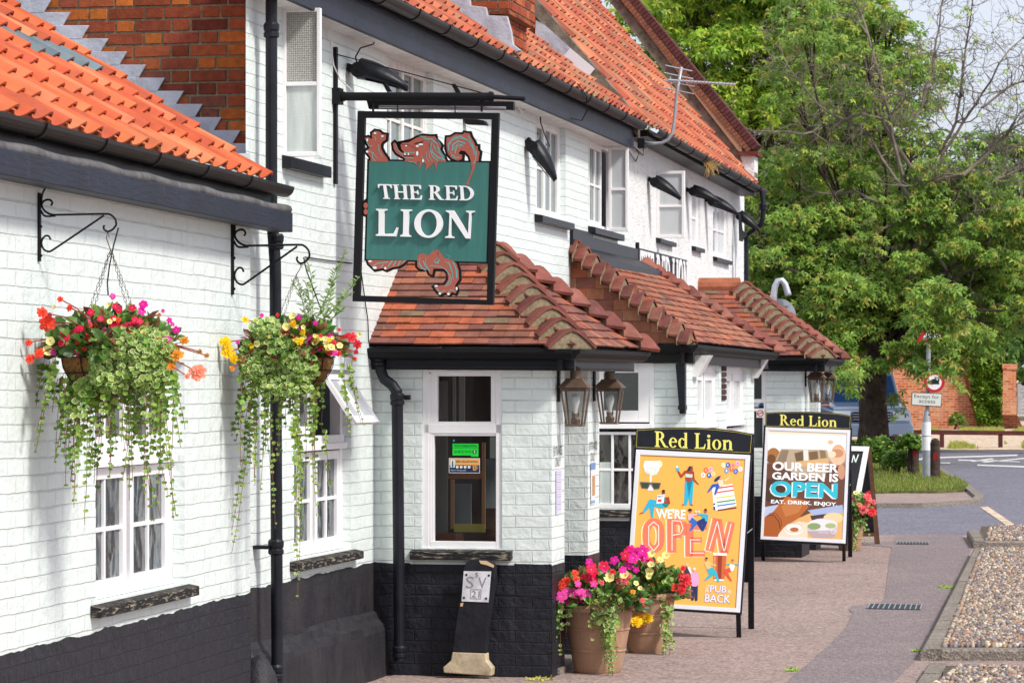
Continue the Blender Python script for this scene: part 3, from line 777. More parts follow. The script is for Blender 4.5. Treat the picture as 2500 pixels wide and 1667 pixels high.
# verge and gable brick over roof 1
s2 = Sw(ML, a2s); zv = zE(a2s)
def on2(px, py, d=0): o_, z_ = s2.onw(px, py, d); return s2.p(o_, d, z_)
mbg, mog = MB(), MB(); bricks(mbg, mog, s2, -4.6, -.2, zv+.2, zv+5, 0, .0743, -.03, CP, mort=False)
# keep only bricks under the verge line
keep = MB()
cache = mbg
for i in range(0, len(cache.v), 8):
    c = sum((V(p) for p in cache.v[i:i+8]), V((0, 0, 0)))/8
    o_ = (c-ML.B).dot(ML.nm); z_ = c.z
    if z_ < zv+(-o_+.24)*math.tan(p2)-.10 and z_ > zv+(-o_)*.60:
        k = (i//8)*5; keep.add(cache.v[i:i+8], [(4, 5, 6, 7), (0, 1, 5, 4), (1, 2, 6, 5), (2, 3, 7, 6), (3, 0, 4, 7)], cache.t[k])
keep.build('gable_brickwork', 'brick', endh)
m = MB(); tv = math.tan(p2)
m.poly([s2.p(.2, -.036, zv-.05), s2.p(-4.6, -.036, zv-.05+4.8*tv), s2.p(-4.6, -.036, zv)]); m.build('gable_mortar', 'mortar', endh)
m = MB()
for i in range(24):
    f0, f1 = i/24*4.8, (i+1)/24*4.8; wv = R.uniform(.10, .14)
    m.hexa([s2.p(.24-f0, .03, zv+f0*tv-wv), s2.p(.24-f1, .03, zv+f1*tv-wv), s2.p(.24-f1, -.10, zv+f1*tv-wv), s2.p(.24-f0, -.10, zv+f0*tv-wv),
            s2.p(.24-f0, .03, zv+f0*tv+.05), s2.p(.24-f1, .03, zv+f1*tv+.05), s2.p(.24-f1, -.10, zv+f1*tv+.055), s2.p(.24-f0, -.10, zv+f0*tv+.055)])
m.build('verge_fillet', 'cement', endh)
m = MB()
q = [on2(a, b, .05) for a, b in ((1308, 50), (1330, 62), (1392, 118), (1372, 150), (1330, 118), (1306, 92))]; m.prism(q, ML.dm*.02)
fl = m.build('abutment_flashing', 'lead', endh)
m = MB(); q = [on2(a, b, .06) for a, b in ((1392, 118), (1452, 168), (1430, 196), (1366, 150))]; m.prism(q, ML.dm*.02); m.build('bright_flashing', 'snap_frame', endh)
# parapet at the far end
sp = Sw(ML, aE2)
def onp(px, py, d=0): o_, z_ = sp.onw(px, py, d); return sp.p(o_, d, z_)
m = MB(); L0, L1 = onp(1512, -14), onp(1836, 372)
b0, b1 = onp(1474, -14), onp(1832, 450)
m.prism([b0, b1, onp(1842, 432), onp(1840, 378), L1, L0], ML.dm*.30); m.build('parapet', 'cement', endh)
m = MB(); m.prism([onp(1806, 378, .01), onp(1842, 378, .01), onp(1841, 436, .01), onp(1826, 440, .01)], ML.dm*.33); m.build('kneeler', 'white_pebbledash', endh)
m = MB(); nb = 52; A_, B_ = onp(1518, -20, .04), onp(1838, 366, .04); dirn = (B_-A_).normalized(); nrm = V((0, 0, 1)).cross(ML.dm); 
nup = ML.dm.cross(dirn).normalized()
if nup.z < 0: nup = -nup
stepv = (B_-A_)/nb
for i in range(nb):
    c = jit(lin('5e3a38'), .2); p = A_+stepv*(i+.06); q = A_+stepv*(i+.92)
    for r_, (h0, h1) in enumerate(((-.005, .085),)):
        m.hexa([p+nup*h0, q+nup*h0, q+nup*h0+ML.dm*.36, p+nup*h0+ML.dm*.36, p+nup*h1, q+nup*h1, q+nup*h1+ML.dm*.36, p+nup*h1+ML.dm*.36], c)
    m.hexa([p+nup*-.075-stepv*.4, q+nup*-.075-stepv*.4, q+nup*-.075+ML.dm*.3, p+nup*-.075+ML.dm*.3, p+nup*-.012-stepv*.4, q+nup*-.012-stepv*.4, q+nup*-.012+ML.dm*.3, p+nup*-.012+ML.dm*.3], jit(lin('8a5c48'), .15))
m.hexa([onp(1800, 380, .06), onp(1850, 380, .06), onp(1850, 380, .06)+ML.dm*.4, onp(1800, 380, .06)+ML.dm*.4, onp(1800, 370, .06), onp(1850, 370, .06), onp(1850, 370, .06)+ML.dm*.4, onp(1800, 370, .06)+ML.dm*.4], lin('6e3a30'))
m.build('brick_coping', 'brick', endh)
m = MB(); q = [onp(a, b, .03) for a, b in ((1506, -14), (1523, -14), (1810, 345), (1812, 378), (1800, 366))]; m.prism(q, ML.dm*.05); m.build('tile_creasing', 'terracotta', endh)
# tufts of dry nest straw in the gutter
m = MB()
for i in range(70):
    a, z = ML.onw(1742+R.uniform(-12, 12), 398, .34); b = ML.p(a, .30+R.uniform(-.03, .05), z)
    m.tube([b, b+V((R.uniform(-.05, .1), R.uniform(-.05, .05), R.uniform(-.16, .03)))], .003, 3, jit(lin('a8874e'), .25))
single('nest_straw', m, 'print', 'tuft of dry nest straw spilling over the far gutter', 'straw tuft')
# ================================================================== porches and bay
def side_fascia(parent, pts, h=.15, mat='black_paint', ogee=True, gm='black_iron'):
    """fascia and gutter round the eaves, pts = list of world eave points (bottom edge of tiles)"""
    m = MB(); g = MB()
    for i in range(len(pts)-1):
        a, b = V(pts[i]), V(pts[i+1]); d = (b-a).normalized(); n = V((d.y, -d.x, 0)).normalized()
        if n.dot(V((.5, -1, 0))) < 0: n = -n
        if abs(d.dot(ML.dm)) > .7 and n.x < 0: n = -n
        a2, b2 = a-n*.07, b-n*.07; Z = V((0, 0, 1))
        m.hexa([a2-Z*h, b2-Z*h, b2-Z*h-n*.03, a2-Z*h-n*.03, a2-Z*.01, b2-Z*.01, b2-Z*.01-n*.03, a2-Z*.01-n*.03])
        prof = [(-.065, -.075), (-.02, -.085), (.02, -.07), (.035, -.045), (.050, -.035), (.050, -.012), (.040, -.012), (-.065, -.02)]
        pa = [a+n*x+Z*z for x, z in prof]; pb = [b+n*x+Z*z for x, z in prof]; k = len(prof)
        g.add(pa+pb, [(q, (q+1) % k, k+(q+1) % k, k+q) for q in range(k)]+[tuple(range(k)), tuple(range(k, 2*k))[::-1]])
    m.build('fascia', mat, parent); g.build('gutter', gm, parent)
def hip_roof(parent, slopes, hips, gauge=.085, nb=10, tw=.165, pal=TILE, hot=.18, r=.165, under=True):
    m = MB()
    for s in slopes: plain_tiles(m, *s, gauge=gauge, tw=tw, pal=pal, hot=hot)
    roof = m.build('roof', 'plain_tile', parent)
    if under:
        u = MB()
        for (b0, b1, t0, t1) in slopes:
            if (V(t0)-V(t1)).length < .02: u.poly([b0, b1, t1])
            else: u.poly([b0, b1, t1, t0])
        u.build('roof_boarding', 'black_paint', roof)
    for (p0, p1, n) in hips:
        a, b = MB(), MB(); bonnets(a, b, p0, p1, n, r)
        a.build('hip_tiles', 'plain_tile', roof, smooth=False); b.build('hip_mortar', 'mortar', roof)
    return roof
def pier(parent_w, parent_b, a0, a1, o0, o1, z1):
    parent_w.box(ML, a0, a1, o0, o1, ZP, z1); parent_b.box(ML, a0, a1, o0-.001, o1+.001, -.05, ZP)

def make_porch(root, ap, oc, a_pier, a_op, a_end, C1px, C2px, Rpx, e_near, e_far, eave_dz=.0, win=None, zside=2.03, hipn=(9, 9), pal=TILE, hot=.18):
    """entrance porch: side wall on the cross plane ap, street face at offset oc"""
    near = Sw(ML, ap)
    W = MB(); B = MB()
    hole = [win[0:4]] if win else []
    wall(W, near, 0, oc, ZP, zside+.06, 0, hole, .13); wall(B, near, 0, oc, -.05, ZP, .002, [(win[0], win[1], win[2], ZP)] if win and win[2] < ZP else [], .1)
    if win: brushed(B, near, 0, win[0]-.08, .002); brushed(B, near, win[1]+.08, oc, .002)
    W.box(ML, ap+.001, a_pier, oc-.30, oc, ZP, zside+.06) if False else None
    wall(W, ML, ap, a_pier, ZP, zside+.06, oc); wall(B, ML, ap, a_pier, -.05, ZP, oc+.002)
    W_ = MB(); B_ = MB(); W_.box(ML, a_op, a_end, oc-.34, oc, ZP, zside+.06); B_.box(ML, a_op-.001, a_end+.001, oc-.341, oc+.002, -.05, ZP-.0005); pr = W_.build('pier', 'white_brick', root); B_.build('pier_base', 'black_brick', pr)
    W.poly([ML.p(a_pier, oc, ZP), ML.p(a_pier, oc-.34, ZP), ML.p(a_pier, oc-.34, zside+.06), ML.p(a_pier, oc, zside+.06)])
    B.poly([ML.p(a_pier, oc, -.05), ML.p(a_pier, oc-.34, -.05), ML.p(a_pier, oc-.34, ZP), ML.p(a_pier, oc, ZP)])
    W.build('wall', 'white_brick', root); B.build('plinth', 'black_brick', root)
    ae = ap-e_near; af = a_end+e_far
    o1, z1 = ML.onc(*C1px, ae); o2, z2 = ML.onc(*C2px, af); ar = (ae+af)/2; orr, zr_ = ML.onc(*Rpx, ar)
    A = ML.p(ae, -.02, z1+.01); C1 = ML.p(ae, o1, z1); C2 = ML.p(af, o2, z2); D = ML.p(af, -.02, z2); Rr = ML.p(ar, orr, zr_); Wp = ML.p(ar, -.02, zr_)
    hip_roof(root, [(A, C1, Wp, Rr), (C1, C2, Rr, Rr), (C2, D, Rr, Wp)], [(C1, Rr, hipn[0]), (C2, Rr, hipn[1])], pal=pal, hot=hot)
    side_fascia(root, [A, C1, C2])
    m = MB(); m.poly([A-V((0, 0, .13)), C1-V((0, 0, .13)), C2-V((0, 0, .13)), D-V((0, 0, .13))]); m.build('porch_ceiling', 'white_wood_old', root)
    return A, C1, C2, Rr, Wp

# ---- porch 1
ap1 = ML.onw(914, 1376)[0]; oc1 = ML.onc(1347, 1378, ap1)[0]
apr1 = ML.onw(1378, 1370, oc1)[0]; aop1 = ML.onw(1435, 1354, oc1)[0]; aen1 = ML.onw(1463, 1347, oc1)[0]
porch = thing('entrance_porch', 'near white entrance porch with hipped red tile roof, side window and black base', 'porch', tuple(ML.p(ap1, oc1, 0)))
near1 = Sw(ML, ap1)
wa0, _ = near1.onw(1030, 1000); wa1, _ = near1.onw(1226, 1000); _, wz0 = near1.onw(1120, 1338); _, wz1 = near1.onw(1120, 893)
A, C1, C2, Rr, Wp = make_porch(porch, ap1, oc1, apr1, aop1, aen1, (1398, 848), (1572, 856), (1186, 606), .15, .28, win=(wa0, wa1, wz0, wz1), zside=2.06, hipn=(9, 9))
porch_eave = A
_, zu0 = near1.onw(1120, 1029); _, zu1 = near1.onw(1120, 918); _, zl0 = near1.onw(1120, 1336); _, zl1 = near1.onw(1120, 1064)
xl0, _ = near1.onw(1058, 1200); xl1, _ = near1.onw(1209, 1200); xu0, _ = near1.onw(1067, 1000); xu1, _ = near1.onw(1197, 1000)
window(porch, near1, wa0, wa1, wz0, wz1, o=-.012, fd=.07, fw=.045, sashes=[(xl0-.02, xl1+.02, zl0-.02, zl1+.02, 1, 1, .02, 'clear_glass'), (xu0-.045, xu1+.045, zu0-.045, zu1+.045, 1, 1, .045, 'clear_glass')],
       drip=[((zl1+zu0)/2-.03, (zl1+zu0)/2+.03, .0)], sill=(.07, .06, .07))
m = MB(); s = near1
m.box(s, wa0+.01, xl0-.019, -.07, -.014, wz0, wz1-.05); m.box(s, xl1+.019, wa1-.01, -.07, -.014, wz0, wz1-.05); m.box(s, xl0-.02, xl1+.02, -.07, -.0145, zl1+.019, zu0-.044)
for x in (.3, .75):
    a = xu0+(xu1-xu0)*x; m.box(s, a-.045, a+.045, -.014, -.004, wz1-.042, wz1-.030)
m.build('window_board', 'white_paint', porch)
# what shows through the porch glass: back wall, timber frames, a bench, notices
m = MB(); bx = lambda x0, x1, y0, y1, d, t: m.box(s, s.onw(x0, y1, -d)[0], s.onw(x1, y1, -d)[0], -d-.02, -d, s.onw(x0, y1, -d)[1], s.onw(x0, y0, -d)[1], lin(t))
bx(1000, 1260, 880, 1400, 1.25, '4a3a34'); bx(1060, 1092, 930, 1330, .5, '76706e'); bx(1100, 1108, 1170, 1290, .6, 'c08a5a'); bx(1176, 1184, 1080, 1300, .6, 'c08a5a')
bx(1108, 1150, 1180, 1284, .8, '7c8488'); bx(1108, 1184, 1278, 1298, .55, 'c8bc50'); bx(1184, 1212, 1120, 1240, .8, '747c80'); bx(1040, 1130, 1300, 1345, .45, '8a5242')
bx(1130, 1230, 1290, 1345, .62, '6e463c'); bx(1105, 1112, 900, 1030, .5, '8a847a'); bx(1120, 1134, 890, 1030, .6, 'a29e98'); bx(1196, 1210, 1066, 1118, .3, 'b9c4bd')
bx(1088, 1182, 1148, 1168, .7, 'a87048')
m.build('interior', 'print', porch)
m = MB(); m.box(ML, apr1+.0, apr1+.05, oc1-.42, oc1-.11, 0, 2.05); m.box(ML, apr1+.02, aop1, oc1-1.1, oc1-1.06, 0, 2.05); m.build('door', 'black_paint', porch)
m = MB(); m.box(ML, ap1+.2, aen1+.1, oc1-1.1, oc1+.02, -.02, .045); m.build('doorstep', 'concrete_kerb', porch)
# ---- the bay
ab = ML.onw(1397, 1281)[0]; oc2 = ML.onc(1674, 1281, ab)[0]; ab2 = ML.onw(1841, 1240, oc2)[0]
bay = thing('bay_front', 'long single storey white bay with lean-to red tile roof between the two porches', 'bay', tuple(ML.p(ab, oc2, 0)))
nb = Sw(ML, ab)
bw0, _ = nb.onw(1440, 1000); bw1, _ = nb.onw(1597, 1000); _, bz0 = nb.onw(1500, 1240); _, bz1 = nb.onw(1500, 876)
sw2 = [(ML.onw(1703, 945, oc2)[0], ML.onw(1756, 945, oc2)[0]), (ML.onw(1774, 945, oc2)[0], ML.onw(1823, 945, oc2)[0])]
W, B = MB(), MB()
wall(W, nb, 0, oc2, ZP, 2.2, 0, [(bw0, bw1, bz0, bz1)], .1); wall(B, nb, 0, oc2, -.05, ZP, .002)
wall(W, ML, ab, ab2, ZP, 2.2, oc2, [(p, q, .86, 2.08) for p, q in sw2], .1); wall(B, ML, ab, ab2, -.05, ZP, oc2+.002)
W.poly([ML.p(ab2, oc2, ZP), ML.p(ab2, 0, ZP), ML.p(ab2, 0, 2.2), ML.p(ab2, oc2, 2.2)]); B.poly([ML.p(ab2, oc2, 0), ML.p(ab2, 0, 0), ML.p(ab2, 0, ZP), ML.p(ab2, oc2, ZP)])
W.build('wall', 'white_brick', bay); B.build('plinth', 'black_brick', bay)
zz = lambda y: nb.onw(1500, y)[1]; xx = lambda x: nb.onw(x, 1000)[0]
window(bay, nb, bw0, bw1, bz0, bz1, o=.002, fd=.07, fw=.04, sashes=[(bw0+.02, bw1-.04, zz(1030), bz1-.02, 1, 1, .10, 'dark_glass'), (bw0+.02, bw1-.04, bz0+.005, zz(1054), 3, 2, .025, 'bubble_glass')],
       drip=[(zz(1046), zz(1034), .03)], sill=(.02, .05, .075))
m = MB(); m.box(nb, xx(1463), xx(1497), .004-.03, -.018, zz(1233), zz(1128)); m.build('window_notice', 'frosted_glass', bay)
for (p, q) in sw2:
    mm_ = (p+q)/2
    window(bay, ML, p, q, .86, 2.08, o=oc2-.04, fd=.07, fw=.06, sashes=[(p+.06, mm_-.03, 1.60, 2.02, 1, 1, .07, 'net_glass'), (mm_+.03, q-.06, 1.60, 2.02, 1, 1, .07, 'net_glass'), (p+.06, mm_-.03, .9, 1.50, 2, 2, .05, 'wavy_glass'), (mm_+.03, q-.06, .9, 1.50, 2, 2, .05, 'wavy_glass')], drip=[(1.52, 1.56, .035), (1.56, 1.6, .015)])
    m = MB(); m.box(ML, p-.05, q+.05, oc2-.02, oc2+.05, .80, .86); m.build('sill', 'flaking_sill', bay)
m = MB()
va, vb = ML.onw(1761, 945, oc2)[0], ML.onw(1771, 945, oc2)[0]; zv1, zv0 = ML.onw(1766, 893, oc2)[1], ML.onw(1766, 978, oc2)[1]
for i in range(6):
    z0 = zv0+(zv1-zv0)*i/6; m.box(ML, va, vb, oc2+.0, oc2+.012, z0+.006, z0+(zv1-zv0)/6-.006, jit(lin('4c3a36'), .2))
m.build('bare_brick_strip', 'brick', bay)
aeb = ab-.15; afb = ab2+.25
o1, z1 = ML.onc(1690, 838, aeb); o2, z2 = ML.onc(1892, 859, afb)
bT1 = ML.onw(1396, 600); bT2 = ML.onw(1560, 642)
bA = ML.p(aeb, -.02, z1); bC1 = ML.p(aeb, o1, z1); bC2 = ML.p(afb, o2, z2); bD = ML.p(afb, -.02, z2); t1 = ML.p(bT1[0], -.02, bT1[1]); t2 = ML.p(bT2[0], -.02, bT2[1])
BP = [lin('9a6450'), lin('8c5848'), lin('a06c56'), lin('845246'), lin('a2684e')]
hip_roof(bay, [(bA, bC1, t1, t1), (bC1, bC2, t1, t2), (bC2, bD, t2, t2)], [(bC1, t1, 13), (bC2, t2, 13)], gauge=.095, pal=BP, hot=.10)
side_fascia(bay, [bA, bC1, bC2], .17, mat='gutter_plastic')
m = MB(); a, b = bT1[0]-.1, bT2[0]+.15
m.box(ML, a, a+1.0, .0, .03, bT1[1]-.02, bT1[1]+.15); m.box(ML, a+1.0, b, .0, .028, bT1[1]-.02, bT1[1]+.11)
m.hexa([ML.p(a, .0, bT1[1]-.03), ML.p(b, 0, bT1[1]-.03), ML.p(b, .22, bT1[1]-.16), ML.p(a+.3, .22, bT1[1]-.16), ML.p(a, .0, bT1[1]+.02), ML.p(b, 0, bT1[1]+.02), ML.p(b, .22, bT1[1]-.10), ML.p(a+.3, .22, bT1[1]-.10)])
m.build('roof_flashing', 'black_paint', bay)
for x in (1694, 1836):      # white console brackets under the bay eaves
    a, _ = ML.onw(x, 900, oc2); m = MB()
    m.hexa([ML.p(a-.09, oc2, 1.98), ML.p(a+.09, oc2, 1.98), ML.p(a+.09, oc2+.05, 1.98), ML.p(a-.09, oc2+.05, 1.98), ML.p(a-.09, oc2, 2.17), ML.p(a+.09, oc2, 2.17), ML.p(a+.09, oc2+.16, 2.17), ML.p(a-.09, oc2+.16, 2.17)])
    m.build('eaves_bracket', 'white_wood_old', bay)
m = MB()                    # black timber brace on the side wall
q = [(1649, 888), (1672, 888), (1672, 1010), (1659, 1010)]
P4 = [nb.p(nb.onw(x, y, .09)[0], .09, nb.onw(x, y, .09)[1]) for x, y in q]; m.prism(P4, ML.dm*.09)
q = [(1655, 990), (1673, 990), (1673, 1000), (1655, 1000)]
P4 = [nb.p(nb.onw(x, y, .11)[0], .11, nb.onw(x, y, .11)[1]) for x, y in q]; m.prism(P4, ML.dm*.11); m.build('timber_brace', 'black_paint', bay)
# ---- porch 3
ap3 = .97966*0+ML.onw(1675, 945)[0]; oc3 = ML.onc(1957, 1210, ap3)[0]
apr3 = ML.onw(1976, 1100, oc3)[0]; aop3 = ML.onw(1984, 1100, oc3)[0]+.35; aen3 = aop3+.45
porch3 = thing('far_porch', 'far white porch with hipped red tile roof, beyond the bay', 'porch', tuple(ML.p(ap3, oc3, 0)))
near3 = Sw(ML, ap3)
x0, _ = near3.onw(1826, 950); x1, _ = near3.onw(1871, 950); _, y0 = near3.onw(1850, 1100); _, y1 = near3.onw(1850, 900)
make_porch(porch3, ap3, oc3, apr3, aop3, aen3, (2012, 872), (2052, 876), (1806, 700), .15, .2, win=(x0, x1, y0, y1), zside=2.08, hipn=(13, 12))
_, q0 = near3.onw(1850, 974); _, q1 = near3.onw(1850, 914); xa, _ = near3.onw(1837, 950); xb, _ = near3.onw(1859, 950)
window(porch3, near3, x0, x1, y0, y1, o=-.01, fd=.06, fw=.03, sashes=[(xa-.04, xb+.04, q0-.04, q1+.04, 1, 1, .04, 'dark_glass'), (xa-.02, xb+.04, y0, q0-.1, 1, 1, .03, 'dark_glass')])
m = MB(); o_, z_ = near3.onw(1847, 1019); o2_, z2_ = near3.onw(1866, 998); m.box(near3, o_, o2_, .0, .004, z_, z2_)
st = m.build('window_sticker', 'white_paint', porch3)
m = MB(); cx_, cz_ = (o_+o2_)/2, (z_+z2_)/2
for i in range(24):
    a, b = 2*pi*i/24, 2*pi*(i+1)/24; r0, r1 = .026, .036
    m.poly([near3.p(cx_+r0*cos(a), .006, cz_+r0*sin(a)), near3.p(cx_+r1*cos(a), .006, cz_+r1*sin(a)), near3.p(cx_+r1*cos(b), .006, cz_+r1*sin(b)), near3.p(cx_+r0*cos(b), .006, cz_+r0*sin(b))], lin('b83a34'))
m.poly([near3.p(cx_-.034, .0065, cz_-.014), near3.p(cx_+.030, .0065, cz_+.004), near3.p(cx_+.034, .0065, cz_+.016), near3.p(cx_-.030, .0065, cz_-.002)], lin('b83a34')); m.build('red_symbol', 'print', st)
# ridge of porch 3: half round ridge tile back to the wall
m = MB(); ar3 = ((ap3-.15)+(aen3+.2))/2; zz3 = ML.onc(1806, 700, ar3)[1]; oo3 = ML.onc(1806, 700, ar3)[0]
m.tube([ML.p(ar3, 0, zz3), ML.p(ar3, oo3, zz3)], .10, 12, lin('a5644a')); m.build('ridge_tile', 'plain_tile', porch3)
m = MB(); zz1 = Wp.z; m.tube([Wp, Rr], .10, 12, lin('8f5243')); m.build('ridge_tile', 'plain_tile', porch)

# ================================================================== downpipes (parts of the buildings they drain)
def collar(m, p, r, h=.05):
    p = V(p); m.lathe(p, [(r*1.02, -h), (r*1.32, -h*.8), (r*1.32, -h*.35), (r*1.15, -h*.2), (r*1.32, h*.1), (r*1.36, h*.7), (r*1.1, h)], 18)
m = MB(); a, _ = ML.onw(672, 945, .12); a0 = ML.p(a, .12, 0)
top = V((a0.x, a0.y, 5.0)); px_t = .022
pts = [V((a0.x-px_t, a0.y, 5.0)), V((a0.x-px_t, a0.y, 2.9)), V((a0.x, a0.y, 2.6)), V((a0.x+.012, a0.y, .12)), V((a0.x+.03, a0.y-.04, .05))]
m.tube(pts, .034, 16)
for y in (75, 590, 1335, 1640):
    z = H+(945-y)/FPX*a0.y; collar(m, (a0.x-(px_t if z > 2.8 else -.004), a0.y, z), .034, .045)
m.box(ML, a-.05, a+.05, .0, .10, H-390/FPX*a0.y-.01, H-390/FPX*a0.y+.01)
m.build('downpipe', 'black_paint', pub, smooth=False)
m = MB(); sw = Sw(ML, ap1-.09)
pp = [(922, 862), (930, 905), (938, 925), (958, 940), (968, 955), (970, 985), (973, 1300), (976, 1590), (976, 1612)]
m.tube([sw.p(sw.onw(x, y)[0], 0, sw.onw(x, y)[1]) for x, y in pp], [.036]*4+[.038]*5, 16)
for (x, y) in ((925, 880), (970, 975), (976, 1590)):
    o_, z_ = sw.onw(x, y); collar(m, sw.p(o_, 0, z_), .036, .04)
o_, z_ = sw.onw(992, 970); m.tube([sw.p(o_-.09, -.03, z_), sw.p(o_+.02, -.03, z_)], .017, 10)
q = MB(); m.build('downpipe', 'black_paint', porch)
m = MB(); sw = Sw(ML, ap1-.05)
m.tube([sw.p(*(lambda t: (t[0], 0, t[1]))(sw.onw(x, y))) for x, y in ((988, 1428), (995, 1442), (1010, 1448), (1120, 1448), (1240, 1450), (1350, 1462))], .005, 6)
m.build('base_cable', 'black_iron', porch)
# gutter outlet and downpipe at the far corner
m = MB(); sw = Sw(ML, aE2+.1)
m.tube([sw.p(*(lambda t: (t[0], 0, t[1]))(sw.onw(x, y))) for x, y in ((1860, 468), (1864, 505), (1862, 535), (1858, 548), (1822, 575), (1822, 700))], .03, 10); collar(m, sw.p(sw.onw(1863, 505)[0], 0, sw.onw(1863, 505)[1]), .036, .04)
m.build('downpipe', 'black_paint', endh)
m = MB(); o_, z_ = sp.onw(1822, 575, .1)
m.prism([onp(x, y, .1) for x, y in ((1803, 520), (1808, 520), (1813, 562), (1822, 572), (1812, 590), (1804, 588))], ML.dm*.03); m.build('green_bracket_plate', 'dark_glass', endh)
# ------------------------------------------------------------------ lettering
def ringpts(cx, cy, rx, ry, a0, a1, n): return [(cx+rx*cos(a0+(a1-a0)*i/n), cy+ry*sin(a0+(a1-a0)*i/n)) for i in range(n+1)]
def band(cx, cy, ro, ri, a0=0, a1=2*pi, n=24):
    o = ringpts(cx, cy, *ro, a0, a1, n); i_ = ringpts(cx, cy, *ri, a0, a1, n)
    return [[o[k], o[k+1], i_[k+1], i_[k]] for k in range(n)]
def stem(x0, x1, y0=0, y1=1, e=.09, sb=True, st=True, h=.045, b=.12):
    p = []
    p += [(x0-e, y0), (x1+e, y0), (x1+e, y0+h), (x1+.02, y0+h*1.6), (x1, y0+b)] if sb else [(x0, y0), (x1, y0)]
    p += [(x1, y1-b), (x1+.02, y1-h*1.6), (x1+e, y1-h), (x1+e, y1), (x0-e, y1), (x0-e, y1-h), (x0-.02, y1-h*1.6), (x0, y1-b)] if st else [(x1, y1), (x0, y1)]
    if sb: p += [(x0, y0+b), (x0-.02, y0+h*1.6), (x0-e, y0+h)]
    return [p]
def serif(ch):
    S = .17
    if ch == 'T': return .82, stem(.325, .495, 0, .97, .11, True, False)+[[(0.02, 1), (0.0, .73), (.045, .73), (.12, .90), (.325, .925), (.495, .925), (.70, .90), (.775, .73), (.82, .73), (.80, 1)]]
    if ch == 'H': return .92, stem(.11, .28)+stem(.64, .81)+[[(.28, .455), (.64, .455), (.64, .54), (.28, .54)]]
    if ch == 'E': return .78, stem(.11, .28, e=.09)+[[(.28, 0), (.70, 0), (.76, .30), (.71, .30), (.62, .10), (.28, .075)], [(.28, 1), (.28, .925), (.60, .905), (.665, .73), (.71, .73), (.70, 1)], [(.28, .46), (.47, .46), (.50, .36), (.545, .36), (.545, .66), (.50, .66), (.47, .54), (.28, .54)]]
    if ch == 'R': return .90, stem(.11, .28)+band(.34, .735, (.29, .265), (.12, .19), -pi/2, pi/2, 16)+[[(.28, .47), (.34, .47), (.34, .545), (.28, .545)], [(.28, .925), (.34, .925), (.34, 1), (.28, 1)], [(.34, .49), (.50, .49), (.74, .10), (.90, .045), (.90, 0), (.66, 0), (.58, .08)]]
    if ch == 'D': return .92, stem(.11, .28)+band(.36, .5, (.50, .5), (.32, .42), -pi/2, pi/2, 22)+[[(.28, 0), (.36, 0), (.36, .08), (.28, .08)], [(.28, .92), (.36, .92), (.36, 1), (.28, 1)]]
    if ch == 'L': return .74, stem(.11, .28)+[[(.28, 0), (.68, 0), (.74, .33), (.69, .33), (.60, .11), (.28, .075)]]
    if ch == 'I': return .40, stem(.115, .285)
    if ch == 'O': return .96, band(.48, .5, (.46, .52), (.27, .44), 0, 2*pi, 40)
    if ch == 'N': return .98, stem(.14, .21, 0, .97, .11, True, False)+[[(.02, 1), (.02, .955), (.12, .90), (.70, .0), (.84, 0), (.84, .06), (.27, 1)]]+stem(.77, .84, 0.0, 1, .10, False, True)
    if ch == 'e': return .58, band(.29, .32, (.27, .33), (.12, .27), radians(30), radians(322), 24)+[[(.14, .33), (.54, .33), (.52, .45), (.47, .50), (.40, .40), (.14, .39)], [(.40, .38), (.56, .38), (.54, .47), (.46, .55), (.36, .60), (.38, .5)]]
    if ch == 'd': return .66, band(.27, .32, (.25, .33), (.10, .27), radians(40), radians(320), 22)+stem(.43, .585, 0, 1, .05, True, False, .035, .08)+[[(.33, .955), (.585, 1), (.43, .90), (.43, .93)]]
    if ch == 'i': return .36, stem(.10, .26, 0, .64, .07, True, False, .035, .08)+[[(.02, .61), (.26, .66), (.26, .56), (.10, .56)]]+[ringpts(.18, .84, .10, .10, 0, 2*pi, 14)[:-1]]
    if ch == 'o': return .62, band(.31, .32, (.29, .335), (.13, .28), 0, 2*pi, 28)
    if ch == 'n': return .74, stem(.10, .26, 0, .60, .07, True, False, .035, .08)+stem(.48, .64, 0, .42, .07, True, False, .035, .08)+[[(.02, .61), (.26, .66), (.26, .52), (.10, .55)]]+band(.42, .42, (.22, .24), (.06, .15), 0, radians(150), 12)
    return .35, []
def serif_text(s, track=.0):
    x = 0; out = []
    for ch in s:
        w, pg = serif(ch)
        for p in pg: out.append([(x+a, b) for a, b in p])
        x += w+track
    return x-track, out
_tc = {}
def sans_mesh(s, bold=.0, shear=0):
    """built-in font as flat polygons, normalised to x 0..W, y 0..1 by cap height"""
    k = (s, bold, shear)
    if k in _tc: return _tc[k]
    c = bpy.data.curves.new('t', 'FONT'); c.body = s; c.size = 1; c.offset = bold; c.shear = shear; c.resolution_u = 3; c.fill_mode = 'FRONT'; c.space_line = .9; c.align_x = 'CENTER'
    o = bpy.data.objects.new('t', c); COL.objects.link(o)
    dg = bpy.context.evaluated_depsgraph_get(); me = bpy.data.meshes.new_from_object(o.evaluated_get(dg))
    vs = [(v.co.x, v.co.y) for v in me.vertices]; fs = [list(p.vertices) for p in me.polygons]
    bpy.data.objects.remove(o); bpy.data.curves.remove(c); bpy.data.meshes.remove(me)
    x0 = min(v[0] for v in vs); x1 = max(v[0] for v in vs); y0 = min(v[1] for v in vs); y1 = max(v[1] for v in vs)
    r = ([[((vs[i][0]-x0)/(x1-x0), (vs[i][1]-y0)/(y1-y0)) for i in f] for f in fs])
    _tc[k] = r; return r
def serif_norm(s, track=0):
    w, pg = serif_text(s, track); return [[(a/w, b) for a, b in p] for p in pg]
